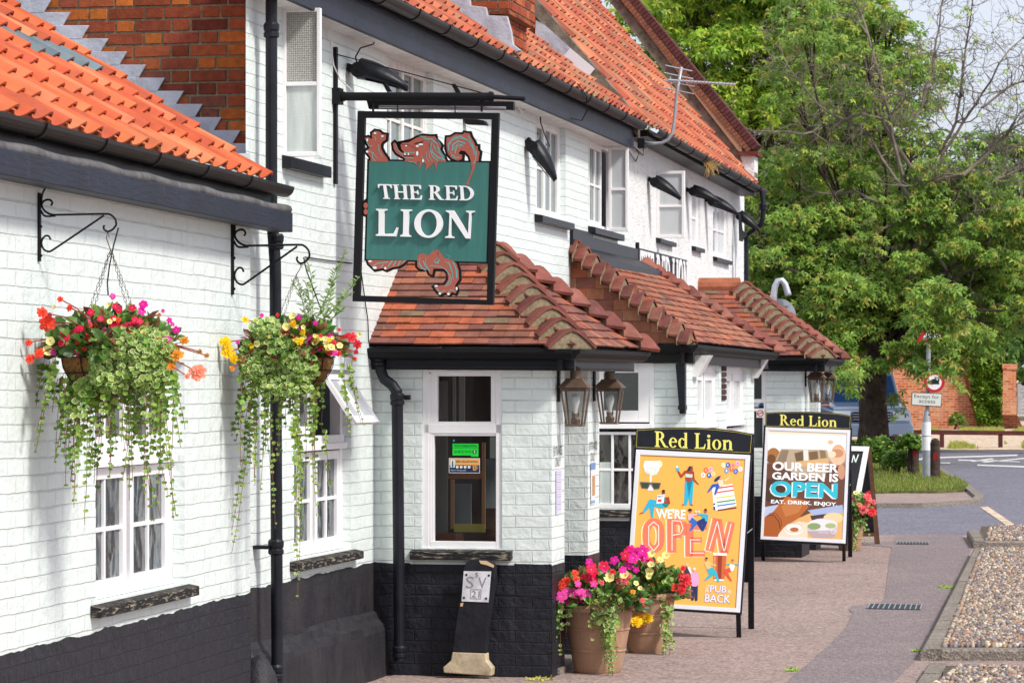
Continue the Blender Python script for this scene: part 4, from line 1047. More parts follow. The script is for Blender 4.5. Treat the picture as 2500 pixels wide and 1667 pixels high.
def bil(q, u, v):   # q: TL TR BR BL in pixels
    tl, tr, br, bl = q
    return tuple((bl[i]*(1-u)+br[i]*u)*(1-v)+(tl[i]*(1-u)+tr[i]*u)*v for i in (0, 1))
class Art:
    """flat print on a plane: shapes given in pixels of a crop, laid down in thin layers"""
    def __init__(s, pl, ox=0, oy=0, k=1, base=.002): s.pl = pl; s.c = (ox, oy, k); s.mb = MB(); s.base = base
    def P(s, x, y, d): return s.pl.at(s.c[0]+x*s.c[2], s.c[1]+y*s.c[2], d)
    def poly(s, pts, col, L=1): s.mb.poly([s.P(x, y, s.base+L*.0007) for x, y in pts], lin(col) if isinstance(col, str) else col); return s
    def fan(s, pts, col, L=1):
        cx = sum(p[0] for p in pts)/len(pts); cy = sum(p[1] for p in pts)/len(pts)
        for i in range(len(pts)):
            s.poly([(cx, cy), pts[i], pts[(i+1) % len(pts)]], col, L)
    def ell(s, x, y, rx, ry, col, L=1, rot=0, n=20):
        s.poly([(x+rx*cos(t)*cos(rot)-ry*sin(t)*sin(rot), y+rx*cos(t)*sin(rot)+ry*sin(t)*cos(rot)) for t in [2*pi*i/n for i in range(n)]], col, L)
    def ring(s, x, y, rx, ry, w, col, L=1, n=28):
        for i in range(n):
            a, b = 2*pi*i/n, 2*pi*(i+1)/n
            s.poly([(x+rx*cos(a), y+ry*sin(a)), (x+rx*cos(b), y+ry*sin(b)), (x+(rx-w)*cos(b), y+(ry-w)*sin(b)), (x+(rx-w)*cos(a), y+(ry-w)*sin(a))], col, L)
    def line(s, pts, w, col, L=1):
        for (x0, y0), (x1, y1) in zip(pts, pts[1:]):
            d = math.hypot(x1-x0, y1-y0) or 1; nx, ny = -(y1-y0)/d*w/2, (x1-x0)/d*w/2; ex, ey = (x1-x0)/d*w*.2, (y1-y0)/d*w*.2
            s.poly([(x0+nx-ex, y0+ny-ey), (x1+nx+ex, y1+ny+ey), (x1-nx+ex, y1-ny+ey), (x0-nx-ex, y0-ny-ey)], col, L); L += .07
    def text(s, polys, q, col, L=2):
        for p in polys: s.poly([bil(q, a, b) for a, b in p], col, L); L += .002
    def build(s, name, parent, mat='print'): return s.mb.build(name, mat, parent, uv=False)
def limb(A, pts, ws, col, L):   # tapered stroke for small printed figures
    for i in range(len(pts)-1):
        (x0, y0), (x1, y1) = pts[i], pts[i+1]; d = math.hypot(x1-x0, y1-y0) or 1; nx, ny = -(y1-y0)/d, (x1-x0)/d; a, b = ws[i]/2, ws[i+1]/2
        A.poly([(x0+nx*a, y0+ny*a), (x1+nx*b, y1+ny*b), (x1-nx*b, y1-ny*b), (x0-nx*a, y0-ny*a)], col, L+i*.05); A.ell(x1, y1, b, b, col, L+.2+i*.05, n=10)
def grow_poly(pts, d):
    n = len(pts); A2 = sum(pts[i][0]*pts[(i+1) % n][1]-pts[(i+1) % n][0]*pts[i][1] for i in range(n)); sg = 1 if A2 > 0 else -1; out = []
    for i in range(n):
        a, b, c = pts[i-1], pts[i], pts[(i+1) % n]
        n1 = V((b[1]-a[1], -(b[0]-a[0]), 0)); n2 = V((c[1]-b[1], -(c[0]-b[0]), 0)); n1.normalize(); n2.normalize(); q = n1+n2
        if q.length < .2: q = n1
        q = q.normalized()*min(1.6, 1/max(.4, q.normalized().dot(n1)))*d*sg; out.append((b[0]+q.x, b[1]+q.y))
    return out
# ================================================================== hanging sign
aS, _ = ML.onw(815, 300, .0); SWs = Sw(ML, aS); kE = .3571
class SP:                                  # sign plane helper with at()
    def __init__(s, sw, d=0): s.sw = sw; s.d = d
    def at(s, px, py, d=0): o_, z_ = s.sw.onw(px, py, s.d+d); return s.sw.p(o_, s.d+d, z_)
sgp = SP(SWs)
E = lambda x, y: (840+x*kE, 200+y*kE)
sign = thing('hanging_sign', 'hanging pub sign reading THE RED LION in white on a green panel, black frame', 'pub sign', tuple(sgp.at(*E(560, 230))))
m = MB(); tk = ML.dm*.045; so_ = [E(92, 200), E(1057, 213), E(1018, 1525), E(57, 1500)]; si_ = [E(140, 245), E(1008, 255), E(975, 1490), E(105, 1460)]
for i in range(4):
    j = (i+1) % 4; m.prism([sgp.at(*so_[i], .02), sgp.at(*so_[j], .02), sgp.at(*si_[j], .02), sgp.at(*si_[i], .02)], tk)
m.build('frame', 'black_iron', sign)
m = MB(); m.prism([sgp.at(*E(*p), .012) for p in ((158, 528), (1000, 541), (982, 1243), (138, 1222))], ML.dm*.024); m.build('panel_edge', 'black_iron', sign)
m = MB(); m.poly([sgp.at(*E(*p), .0135) for p in ((172, 540), (994, 553), (973, 1231), (150, 1212))]); 
t = NT('green_panel', .4, .4, 0, lin('2f7a6c')); n = t.noise(t.uv((9, .6, 1)), 4, 4); t.color(t.mix(t.rmp(n, .35, .7), lin('3c736d'), lin('366a64'))); M['green_panel'] = t.m
m.build('panel', 'green_panel', sign)
RED, TEAL, DK = lin('a5584a'), lin('5ea8a4'), lin('1c1c26')
shapes = {
 'paw': [(140, 385), (165, 378), (190, 392), (190, 352), (212, 335), (240, 340), (262, 358), (288, 362), (285, 395), (262, 412), (252, 428), (252, 455), (270, 490), (296, 525), (304, 548), (182, 546), (180, 515), (160, 490), (150, 468), (176, 455), (162, 428)],
 'head': [(334, 424), (345, 414), (356, 424), (372, 464), (392, 482), (420, 492), (392, 462), (386, 430), (398, 418), (442, 414), (498, 382), (540, 368), (600, 374), (622, 372), (628, 398), (652, 420), (664, 436), (656, 462), (676, 500), (700, 548), (412, 546), (420, 522), (396, 512), (358, 488), (340, 462)],
 'tail': [(700, 400), (702, 380), (728, 378), (762, 358), (812, 360), (822, 348), (842, 352), (858, 352), (866, 376), (890, 414), (898, 440), (914, 440), (914, 466), (928, 480), (918, 546), (868, 548), (856, 508), (826, 474), (796, 470), (782, 492), (808, 500), (806, 528), (778, 540), (738, 526), (712, 500), (698, 455)],
 'foot': [(160, 1218), (432, 1220), (400, 1246), (372, 1262), (330, 1268), (290, 1286), (262, 1274), (212, 1284), (190, 1262), (168, 1242)],
 'leg': [(500, 1206), (508, 1182), (540, 1172), (578, 1188), (604, 1158), (640, 1145), (668, 1176), (684, 1204), (726, 1214), (768, 1240), (784, 1290), (786, 1350), (758, 1392), (772, 1425), (762, 1446), (738, 1438), (722, 1452), (690, 1440), (660, 1452), (636, 1432), (616, 1402), (650, 1390), (690, 1388), (712, 1350), (706, 1300), (680, 1278), (612, 1276), (602, 1320), (585, 1312), (572, 1284), (520, 1280), (500, 1262)]}
m = MB()
for pts in list(shapes.values())+[[(135, 830), (150, 812), (154, 915), (134, 903)]]:
    g = grow_poly(pts, 15); m = MB(); m.prism([sgp.at(*E(*p), .010) for p in g], ML.dm*.02); m.build('emblem_backing', 'black_iron', sign)
A_ = Art(sgp, 840, 200, kE, base=.0145)
for k, pts in shapes.items(): A_.poly(pts, RED, 1)
A_.poly([(866, 540), (905, 540), (893, 590), (872, 640), (848, 705), (834, 702), (862, 640), (874, 590)], RED, 1.5)
for q in ([(520, 545), (545, 545), (512, 592), (504, 602)], [(545, 545), (620, 545), (600, 565), (575, 590), (552, 608), (564, 575)], [(616, 545), (640, 545), (628, 612)], [(470, 545), (505, 545), (492, 568)]): A_.poly(q, RED, 1.3)
A_.ell(148, 845, 15, 20, RED, 2); A_.ell(148, 888, 14, 20, RED, 2)
for pts, w in (([(168, 392), (155, 412), (172, 440), (190, 436)], 6), ([(206, 372), (218, 390), (214, 402)], 6), ([(262, 376), (250, 392)], 6), ([(236, 430), (238, 470), (262, 515)], 6), ([(172, 470), (196, 490), (192, 520), (215, 540)], 7), ([(196, 480), (222, 520)], 5),
              ([(350, 424), (366, 464), (394, 494), (440, 506)], 5), ([(410, 484), (480, 484)], 8), ([(412, 520), (475, 520)], 7), ([(545, 390), (600, 392), (640, 430)], 8), ([(590, 445), (602, 480), (640, 515), (690, 535)], 10), ([(640, 440), (650, 480), (684, 530)], 9), ([(600, 505), (640, 540)], 8), ([(600, 420), (588, 450), (600, 500)], 8), ([(520, 372), (560, 380)], 7), ([(440, 545), (490, 552)], 6),
              ([(716, 470), (712, 430), (735, 396), (790, 374), (850, 400), (884, 460)], 9), ([(740, 470), (744, 430), (780, 405), (826, 420)], 11), ([(758, 490), (770, 440), (812, 428)], 9), ([(850, 370), (878, 430), (890, 500)], 8), ([(905, 470), (900, 530), (885, 560)], 7), ([(740, 500), (770, 520), (790, 515)], 8),
              ([(190, 1262), (230, 1240), (300, 1232)], 8), ([(250, 1270), (270, 1248)], 7), ([(300, 1262), (330, 1222)], 10), ([(335, 1262), (355, 1222)], 9), ([(370, 1254), (385, 1222)], 9), ([(400, 1240), (415, 1222)], 7),
              ([(510, 1240), (530, 1270), (560, 1290)], 9), ([(540, 1225), (560, 1265), (585, 1290)], 9), ([(618, 1228), (640, 1240), (650, 1215)], 12), ([(700, 1290), (728, 1330), (716, 1370), (690, 1396)], 8), ([(745, 1230), (765, 1280), (770, 1340)], 10), ([(715, 1230), (740, 1290), (745, 1350)], 6), ([(632, 1410), (660, 1440), (690, 1425)], 7), ([(710, 1445), (730, 1420), (755, 1430)], 7), ([(590, 1255), (660, 1262), (700, 1285)], 6), ([(700, 1180), (722, 1190), (712, 1210)], 4)):
    A_.line(pts, w*.72, TEAL, 2)
for (x, y, rx, ry) in ((212, 352, 10, 6), (262, 372, 9, 6), (158, 398, 6, 10), (158, 478, 9, 7), (424, 438, 7, 5), (504, 440, 14, 7), (525, 428, 16, 6), (500, 490, 8, 16), (540, 540, 6, 12), (440, 494, 5, 8), (416, 494, 5, 8), (210, 1270, 14, 9), (282, 1274, 7, 9), (178, 1226, 13, 6), (655, 1447, 9, 8), (714, 1450, 10, 8), (630, 1395, 13, 6), (770, 1412, 6, 12)):
    A_.ell(x, y, rx, ry, lin('e4f0ee'), 4, n=10)
for pts in ([(560, 395), (600, 400), (632, 425)], [(575, 410), (606, 425), (630, 460)], [(625, 385), (648, 408), (660, 430)], [(610, 440), (630, 475), (668, 500)], [(600, 460), (612, 500), (650, 530)], [(560, 480), (566, 520), (580, 548)], [(580, 470), (584, 515), (604, 545)], [(530, 500), (536, 530), (556, 550)], [(650, 455), (668, 490), (690, 515)],
            [(728, 400), (760, 376), (810, 372)], [(722, 430), (740, 402), (790, 385), (840, 398)], [(752, 470), (756, 445), (784, 420)], [(786, 455), (796, 440), (820, 440)], [(862, 395), (886, 440), (898, 500)], [(730, 480), (736, 510), (766, 530)],
            [(520, 1200), (515, 1240), (532, 1262)], [(560, 1200), (556, 1240), (576, 1270)], [(655, 1180), (640, 1205), (618, 1220)], [(690, 1225), (720, 1250), (735, 1300)], [(760, 1260), (776, 1300), (774, 1340)], [(735, 1340), (730, 1375), (700, 1400)]):
    A_.line(pts, 3.5, TEAL, 2.4)
for pts in ([(395, 430), (440, 428), (480, 452), (500, 470)], [(590, 400), (582, 440), (600, 470)], [(545, 400), (520, 412), (490, 418)], [(700, 440), (705, 480), (725, 510)], [(640, 1160), (650, 1190), (640, 1215)], [(700, 1310), (690, 1360), (650, 1392)]): A_.line(pts, 3, lin('6e342e'), 2.7)
A_.ell(512, 440, 5, 4, DK, 5, n=8); A_.line([(480, 425), (540, 412)], 5, DK, 4.5); A_.line([(408, 506), (480, 508)], 5, DK, 3)
A_.build('emblem', sign)
def raised(pl, polys, quad, E_, d0, th, name, parent, mat='white_paint', tint=(1, 1, 1)):
    m = MB(); k = 0
    for p in polys:
        pts = [pl.at(*E_(*bil(quad, a, b)), d0+th+k*.00004) for a, b in p]; m.prism(pts, ML.dm*(th+k*.00002), tint); k += 1
    return m.build(name, mat, parent, uv=False)
raised(sgp, serif_norm('THE', .035), ((228, 699), (530, 706), (535, 806), (242, 799)), E, .016, .018, 'lettering', sign)
raised(sgp, serif_norm('RED', .03), ((576, 707), (888, 712), (895, 812), (576, 806)), E, .016, .018, 'lettering', sign)
raised(sgp, serif_norm('LION', .05), ((214, 868), (900, 882), (890, 1072), (212, 1052)), E, .016, .022, 'lettering', sign)
# wall bracket that carries the sign
brk = thing('sign_bracket', 'black iron wall bracket and tube arm carrying the hanging pub sign', 'sign bracket', tuple(ML.p(aS, 0, ML.onw(815, 300)[1])))
m = MB(); z0 = ML.onw(815, 450)[1]; z1 = ML.onw(815, 116)[1]
m.box(ML, aS-.02, aS+.02, .0, .022, z0, z1); za = sgp.at(815, 236).z
m.box(ML, aS-.05, aS+.05, .0, .05, za-.05, za+.05); m.build('wall_plate', 'black_iron', brk)
m = MB(); a_, b_ = sgp.at(826, 236), sgp.at(1205, 237); m.tube([sgp.at(800, 236), a_], .018, 10); m.tube([a_, b_], .027, 14); m.tube([b_, sgp.at(1282, 242)], .014, 8)
for x in (838, 1198): m.tube([sgp.at(x-4, 236), sgp.at(x+4, 236)], .031, 14)
for x0, y0, x1, y1 in ((938, 204, 950, 224), (1106, 205, 1118, 226)): m.prism([sgp.at(x0-5, y0), sgp.at(x0+5, y0), sgp.at(x1+6, y1), sgp.at(x1-6, y1)], ML.dm*.02)
m.build('arm', 'black_iron', brk)
m = MB(); m.tube([sgp.at(817, 132), sgp.at(1000, 180), sgp.at(1180, 228)], .004, 6)
for x in (911, 1176): m.tube([sgp.at(x, 245), sgp.at(x, 273)], .008, 6)
m.tube([sgp.at(971, 252), sgp.at(971, 280)], .004, 6); m.tube([sgp.at(1111, 252), sgp.at(1111, 280)], .004, 6)
m.build('hanger', 'black_iron', brk)
tr = thing('sign_light_trough', 'slim black strip light trough fixed under the arm above the hanging sign', 'strip light', tuple(sgp.at(1070, 262, -.12)))
m = MB(); m.prism([sgp.at(x, y, -.08) for x, y in ((895, 246), (1253, 248), (1253, 269), (1240, 268), (900, 266))], ML.dm*.05); m.build('housing', 'black_iron', tr)
m = MB(); m.tube([sgp.at(925, 261, -.06), sgp.at(1235, 264, -.06)], .009, 8); m.build('tube_lamp', 'aluminium', tr)
# cables near the eaves
def cable(name, pts, r, label, mat='black_iron', fr=ML, sw=None):
    m = MB(); P_ = []
    for (x, y, o) in pts: a, z = fr.onw(x, y, o); P_.append(fr.p(a, o, z))
    # smooth
    Q = [P_[0]]
    for i in range(1, len(P_)): Q += [P_[i-1].lerp(P_[i], .5), P_[i]]
    m.tube(Q, r, 5); return single(name, m, mat, label, 'cable')
cable('cable', [(806, 60, .03), (808, 110, .02), (815, 160, .02), (830, 195, .03), (860, 222, .08)], .004, 'thin pale cable curving down the wall to the sign bracket', 'white_wood_old')
cable('cable', [(920, 88, .1), (912, 108, .09), (880, 118, .07), (868, 140, .06), (872, 158, .08)], .005, 'black flex looping from the eaves to the lamp over the pub sign')
cable('cable', [(1255, 250, .02), (1275, 275, .03), (1285, 265, .03), (1295, 245, .03), (1310, 255, .02)], .008, 'pale tangled cable on the wall corner right of the strip light', 'white_wood_old')
cable('cable', [(1318, 262, .02), (1320, 300, .02), (1330, 330, .02), (1342, 358, .02)], .005, 'black flex hanging to the steeply tilted floodlight')
cable('cable', [(1410, 205, .34), (1432, 235, .34), (1434, 270, .3), (1420, 295, .25), (1395, 290, .22)], .005, 'black aerial lead looping over the long gutter')
cable('cable', [(1535, 370, .03), (1552, 395, .02), (1560, 375, .03), (1548, 360, .03), (1570, 380, .02), (1572, 352, .05)], .005, 'loops of grey and black cable under the aerial bracket')
cable('cable', [(880, 648, .01), (884, 680, .01), (892, 740, .01), (898, 780, .01), (900, 835, .01)], .004, 'thin black wire running down behind the lower corner of the sign')
cable('cable', [(745, 628, .01), (800, 636, .01), (860, 643, .01)], .0045, 'black clipped cable running along the wall towards the pub sign')
cable('cable', [(1792, 540, .01), (1788, 600, .01), (1790, 690, .01)], .006, 'grey cable down the far end of the pebble-dashed wall', 'galvanised')

# ================================================================== floodlights
fl = thing('floodlight', 'black teardrop floodlight above the hanging sign', 'floodlight', (0, 0, 0), 'black floodlights along the upper wall')
m = MB(); n = 14; K = 12; rings = []
for i in range(n+1):
    t = i/n; x = .07+.34*t; w = .095*(sin(pi*min(1, .32+t*.62))**.8) if t < .98 else .015
    up = .085*(1-t**2.2)+.006; lo = -.034-.012*(1-t); zc = -.03*t*t
    r = []
    for j in range(K):
        a = 2*pi*j/K; c, s_ = cos(a), sin(a); r.append((x, w*c, zc+(up*s_ if s_ > 0 else lo*-s_)))
    rings += r
F = [(i*K+j, i*K+(j+1) % K, (i+1)*K+(j+1) % K, (i+1)*K+j) for i in range(n) for j in range(K)]+[tuple(range(K))[::-1], tuple(range(n*K, n*K+K))]
m.add(rings, F); m.build('housing', 'black_paint', fl, smooth=True)
m = MB(); m.tube([(.085, -.088, .01), (.085, .088, .01)], .05, 18); m.tube([(.085, -.092, .01), (.085, .092, .01)], .014, 10); m.build('pivot', 'black_iron', fl)
m = MB(); m.hexa([(0, -.05, -.01), (.085, -.05, -.01), (.085, .05, -.01), (0, .05, -.01), (0, -.05, .04), (.085, -.05, .03), (.085, .05, .03), (0, .05, .04)]); m.build('mount', 'black_iron', fl)
m = MB(); m.poly([(.13, -.06, -.046), (.35, -.05, -.068), (.35, .05, -.068), (.13, .06, -.046)]); m.build('lens', 'net_glass', fl)
rzM = atan2(ML.nm.y, ML.nm.x)
FLS = [(850, 171, 12, 1.0, 'black teardrop floodlight above the hanging sign, nearest of its row'), (1284, 344, 47, .98, 'black floodlight tilted steeply down beside the second upper window'),
       (1582, 440, 24, .92, 'black floodlight in front of the open casement on the pebble-dashed wall'), (1676, 466, 14, .92, 'black floodlight just right of the open casement, nearly level'),
       (1722, 490, 17, .95, 'black floodlight between the two farthest upper windows'), (1792, 522, 29, .90, 'last black floodlight at the far corner of the pebble-dashed wall')]
for i, (x, y, tilt, sc, lb) in enumerate(FLS):
    o = fl if i == 0 else copy_tree(fl); a, z = ML.onw(x, y); o.location = ML.p(a, 0, z); o.rotation_euler = (0, radians(tilt), rzM); o.scale = (sc,)*3; o['label'] = lb
sm = thing('bulkhead_lamp', 'small flat black lamp on the wall seen through the top of the sign frame', 'wall lamp', (0, 0, 0))
m = MB(); m.hexa([(.02, -.05, -.02), (.18, -.05, -.03), (.18, .05, -.03), (.02, .05, -.02), (.0, -.05, .03), (.16, -.05, .005), (.16, .05, .005), (0, .05, .03)]); m.build('housing', 'black_iron', sm, bevel=.006)
m = MB(); m.poly([(.03, -.042, -.024), (.17, -.042, -.033), (.17, .042, -.033), (.03, .042, -.024)]); m.build('lens', 'net_glass', sm)
a, z = ML.onw(1133, 298); sm.location = ML.p(a, 0, z); sm.rotation_euler = (0, 0, rzM)

# ================================================================== lanterns on the porch piers
ln = thing('lantern', 'old brass wall lantern on the near porch pier', 'lantern', (0, 0, 0), 'brass wall lanterns by the porch doors')
# local: x out from the wall, y along, z up, origin at the wall mount (top)
cxL = .12; zt_, zb_ = -.0, -.255; wt, wb = .082, .052
def fru(m, z0, z1, w0, w1, dx0=0, dx1=0, t=(1, 1, 1)):
    m.hexa([(cxL+dx0-w0, -w0, z0), (cxL+dx0+w0, -w0, z0), (cxL+dx0+w0, w0, z0), (cxL+dx0-w0, w0, z0), (cxL+dx1-w1, -w1, z1), (cxL+dx1+w1, -w1, z1), (cxL+dx1+w1, w1, z1), (cxL+dx1-w1, w1, z1)], t)
m = MB(); fru(m, -.005, .05, .104, .055); fru(m, .05, .056, .058, .056); m.lathe((cxL, 0, .056), [(.036, 0), (.036, .05), (.042, .055), (.030, .075), (.0, .082)], 14)
fru(m, -.03, -.005, wt, wt+.004); fru(m, -.265, -.25, wb+.008, wb+.004)
for i in range(9):
    y = -.068+i*.017
    for sx in (-1, 1):
        m.hexa([(cxL+y-.004, sx*(wt+.002), -.028), (cxL+y+.004, sx*(wt+.002), -.028), (cxL+y+.004, sx*(wt+.004), -.028), (cxL+y-.004, sx*(wt+.004), -.028), (cxL+y-.004, sx*(wt+.003), -.010), (cxL+y+.004, sx*(wt+.003), -.010), (cxL+y+.004, sx*(wt+.006), -.010), (cxL+y-.004, sx*(wt+.006), -.010)])
m.build('roof', 'brass_old', ln)
m = MB()
for sx in (-1, 1):
    for sy in (-1, 1): m.tube([(cxL+sx*wt, sy*wt, -.02), (cxL+sx*wb, sy*wb, -.25)], .0075, 6)
m.build('frame', 'brass_old', ln)
m = MB()
for (a, b) in (((-1, -1), (1, -1)), ((1, -1), (1, 1)), ((1, 1), (-1, 1)), ((-1, 1), (-1, -1))):
    m.poly([(cxL+a[0]*wb*.98, a[1]*wb*.98, -.25), (cxL+b[0]*wb*.98, b[1]*wb*.98, -.25), (cxL+b[0]*wt*.98, b[1]*wt*.98, -.025), (cxL+a[0]*wt*.98, a[1]*wt*.98, -.025)])
m.build('glass', 'lantern_glass', ln)
m = MB(); m.lathe((cxL, 0, -.25), [(.03, 0), (.034, .03), (.02, .05), (.016, .07)], 12, cap=True); m.tube([(cxL-.02, 0, -.2), (cxL-.02, 0, -.17)], .006, 6); m.tube([(cxL+.02, 0, -.2), (cxL+.02, 0, -.17)], .006, 6); m.build('lamp_holder', 'brass_old', ln)
m = MB(); m.lathe((cxL, 0, -.18), [(.012, 0), (.016, .03), (.029, .075), (.031, .10), (.022, .125), (0, .135)], 14); m.build('bulb', 'frosted_glass', ln, smooth=True)
m = MB(); m.tube([(0, 0, .13), (.05, 0, .135), (.10, 0, .125), (cxL, 0, .1)], .009, 8); m.hexa([(0, -.03, -.1), (.012, -.03, -.1), (.012, .03, -.1), (0, .03, -.1), (0, -.03, .16), (.012, -.03, .16), (.012, .03, .16), (0, .03, .16)]); m.build('wall_arm', 'black_iron', ln)
LNS = [(1362, 944, oc1, 'old brass wall lantern on the near pier of the entrance porch', .98), (1449, 945, oc1, 'old brass wall lantern on the far pier of the entrance porch', .97),
       (1966, 921, oc3, 'brass lantern on the far porch, the nearer of its pair', 1.0), (1994, 923, oc3, 'brass lantern on the far porch, the one against the trees', 1.0)]
for i, (x, y, oc, lb, sc) in enumerate(LNS):
    o = ln if i == 0 else copy_tree(ln)
    a, z = ML.onw(x, y, oc); o.location = ML.p(a, oc, z); o.rotation_euler = (0, 0, rzM); o.scale = (sc,)*3; o['label'] = lb

# ================================================================== notices on the piers
def wallart(px0, px1, oc):
    class W_:
        def at(s, px, py, d=0): a, z = ML.onw(px, py, oc+.003+d); return ML.p(a, oc+.003+d, z)
    return W_()
for (nm, lb, q1, q2) in (('painted_lettering', 'ENTRANCE ONLY in dark letters on the near porch pier', ((1352, 1091), (1373, 1087), (1373, 1109), (1352, 1113)), ((1357, 1117), (1369, 1115), (1369, 1136), (1357, 1139))),
                         ('painted_lettering', 'ENTRANCE ONLY in dark letters on the far porch pier', ((1439, 1079), (1458, 1076), (1458, 1096), (1439, 1099)), ((1443, 1104), (1454, 1103), (1454, 1124), (1443, 1126)))):
    A_ = Art(wallart(0, 0, oc1)); A_.text(sans_mesh('ENTRANCE', .0), q1, lin('3a3a3e'), 1); A_.text(sans_mesh('ONLY', .0), q2, lin('3a3a3e'), 1); tag(A_.build(nm, None), lb, 'lettering', 'entrance only lettering')
A_ = Art(wallart(0, 0, oc1)); A_.poly([(1358, 1147), (1372, 1144), (1371, 1252), (1358, 1257)], 'd6d4ee', 1)
for i in range(16): A_.poly([(1360, 1152+i*6), (1370, 1150+i*6), (1370, 1152+i*6), (1360, 1154+i*6)], ('b0aed0', '9a96c0', 'c9b8b8')[i % 3], 2)
tag(A_.build('notice', None), 'tall pale lilac paper notice taped to the near porch pier', 'notice')
A_ = Art(wallart(0, 0, oc1)); A_.poly([(1442, 1130), (1454, 1128), (1453, 1229), (1443, 1232)], 'dfe2ea', 1); A_.poly([(1442, 1130), (1454, 1128), (1454, 1145), (1442, 1147)], '4d86c6', 2)
A_.poly([(1446, 1161), (1453, 1160), (1453, 1208), (1446, 1210)], 'b98a5c', 2); A_.poly([(1443, 1222), (1453, 1220), (1453, 1227), (1443, 1229)], '6a9ed0', 2); tag(A_.build('notice', None), 'tall paper notice with blue header taped to the far porch pier', 'notice')
# stickers inside the porch window
class W2:
    def at(s, px, py, d=0): o_, z_ = near1.onw(px, py, -.030+d); return near1.p(o_, -.030+d, z_)
A_ = Art(W2(), 1060, 1050, .2551)
A_.poly([(176, 128), (424, 128), (424, 252), (352, 252), (352, 240), (176, 240)], '12d63a', 1); A_.line([(180, 168), (420, 168)], 3, '0a6a20', 2)
A_.text(sans_mesh('FOOD HYGIENE RATING', .01), ((190, 138), (410, 138), (410, 160), (190, 160)), '0b4a18', 2)
for i in range(5):
    x = 205+i*34; A_.ring(x, 205, 14, 14, 3, '0b5a1c', 2); A_.text(sans_mesh(str(i)), ((x-4, 197), (x+4, 197), (x+4, 213), (x-4, 213)), '0b5a1c', 2)
A_.ell(386, 205, 20, 20, '0c1f12', 3); A_.text(sans_mesh('5', .02), ((378, 192), (394, 192), (394, 218), (378, 218)), 'f2f6f2', 4); A_.ell(188, 98, 10, 10, '1f9a9a', 1)
st1 = tag(A_.build('window_sticker', None), 'bright green food hygiene rating sticker with a 5 in the porch window', 'sticker')
A_ = Art(W2(), 1060, 1050, .2551)
A_.poly([(141, 266), (437, 268), (437, 410), (141, 408)], 'e8eef0', 1); A_.poly([(146, 270), (433, 272), (433, 334), (146, 332)], 'e0a860', 2); A_.poly([(146, 332), (433, 334), (433, 405), (146, 403)], '152a52', 2)
A_.text(sans_mesh('BEER CELLAR RATING', .01), ((210, 290), (416, 292), (416, 308), (210, 306)), '3a2c20', 3); A_.poly([(156, 282), (198, 282), (198, 356), (156, 356)], 'cfe3e6', 3); A_.poly([(170, 352), (184, 352), (182, 300), (177, 286), (172, 300)], '1c3058', 4)
for i in range(4): A_.poly([(208+i*38, 340), (230+i*38, 340), (228+i*38, 364), (210+i*38, 364)], 'e8e4d8', 3); A_.ring(232+i*38, 350, 6, 8, 3, 'e8e4d8', 3, n=10)
A_.poly([(368, 340), (406, 340), (402, 384), (372, 384)], 'dca04c', 3); A_.ring(410, 358, 9, 13, 4, 'dca04c', 3, n=12); A_.text(sans_mesh('5', .02), ((380, 348), (396, 348), (396, 374), (380, 374)), '152a52', 4)
A_.text(sans_mesh('Valid to: 30th Sep 2021'), ((156, 376), (306, 378), (306, 392), (156, 390)), 'dfe6ee', 3)
tag(A_.build('window_sticker', None), 'orange and navy beer cellar rating sticker in the porch window', 'sticker')

# ================================================================== THE RED LION fascia letters on the far wall
wl_ = thing('wall_lettering', 'THE RED LION in tall white letters on a dark board on the pebble-dashed wall', 'lettering', tuple(ML.p(ML.onw(1572, 640)[0], .04, 2.9)))
a0_, zt0 = ML.onw(1566, 606, .05); a1_, zt1 = ML.onw(1684, 657, .05); zb_ = zt1-.34; zt_ = (zt0+zt1)/2+.02
W_, pg = serif_text('THE RED LION', .09)
def lay(o0, th, gr, mat, name):
    m = MB(); k = 0
    for p in pg:
        q = grow_poly(p, gr) if gr else p
        pts = [ML.p(a0_+.05+(a1_-a0_-.1)*x/W_, o0+k*.00005, zb_+(zt_-zb_)*y) for x, y in q]; m.prism(pts, ML.nm*(-th), (1, 1, 1)); k += 1
    m.build(name, mat, wl_, uv=False)
m = MB(); m.box(ML, a0_, a1_, .0, .022, zb_-.03, zt_+.03); m.build('backing_board', 'slate_blue_paint', wl_, bevel=.003); lay(.034, .010, .022, 'white_paint', 'letters')
m = MB(); m.box(ML, a0_-.06, a0_+.0, .0, .03, zb_-.05, zt_+.08); m.build('end_post', 'black_iron', wl_)

# ================================================================== television aerial
ae = thing('tv_aerial', 'silver television aerial on a bent pole in front of the steep roof', 'aerial', tuple(ML.p(ML.onw(1563, 350, .3)[0], .3, ML.onw(1563, 350, .3)[1])))
class At:
    def __init__(s, a): s.sw = Sw(ML, a)
    def at(s, px, py, d=0): o_, z_ = s.sw.onw(px, py, d); return s.sw.p(o_, d, z_)
at_ = At(ML.onw(1563, 350, .26)[0])
m = MB(); P0 = [at_.at(*q) for q in ((1572, 348), (1598, 351), (1618, 349), (1632, 341), (1641, 325), (1646, 300), (1652, 230), (1664, 164))]; m.tube(P0, .015, 10); m.build('pole', 'galvanised', ae, smooth=True)
m = MB(); m.prism([at_.at(*q, .04) for q in ((1556, 338), (1573, 338), (1573, 362), (1556, 362))], ML.dm*.08); m.build('wall_clamp', 'black_iron', ae)
m = MB(); m.tube([at_.at(1632, 196), at_.at(1795, 207)], .012, 6)
for i in range(16):
    x = 1660+i*8.6; y = 198+(x-1660)*.068; q = at_.at(x, y); m.tube([q-ML.dm*.16+V((.02, 0, 0)), q+ML.dm*.16-V((.02, 0, 0))], .0035, 4)
m.build('boom', 'aluminium', ae)
m = MB()
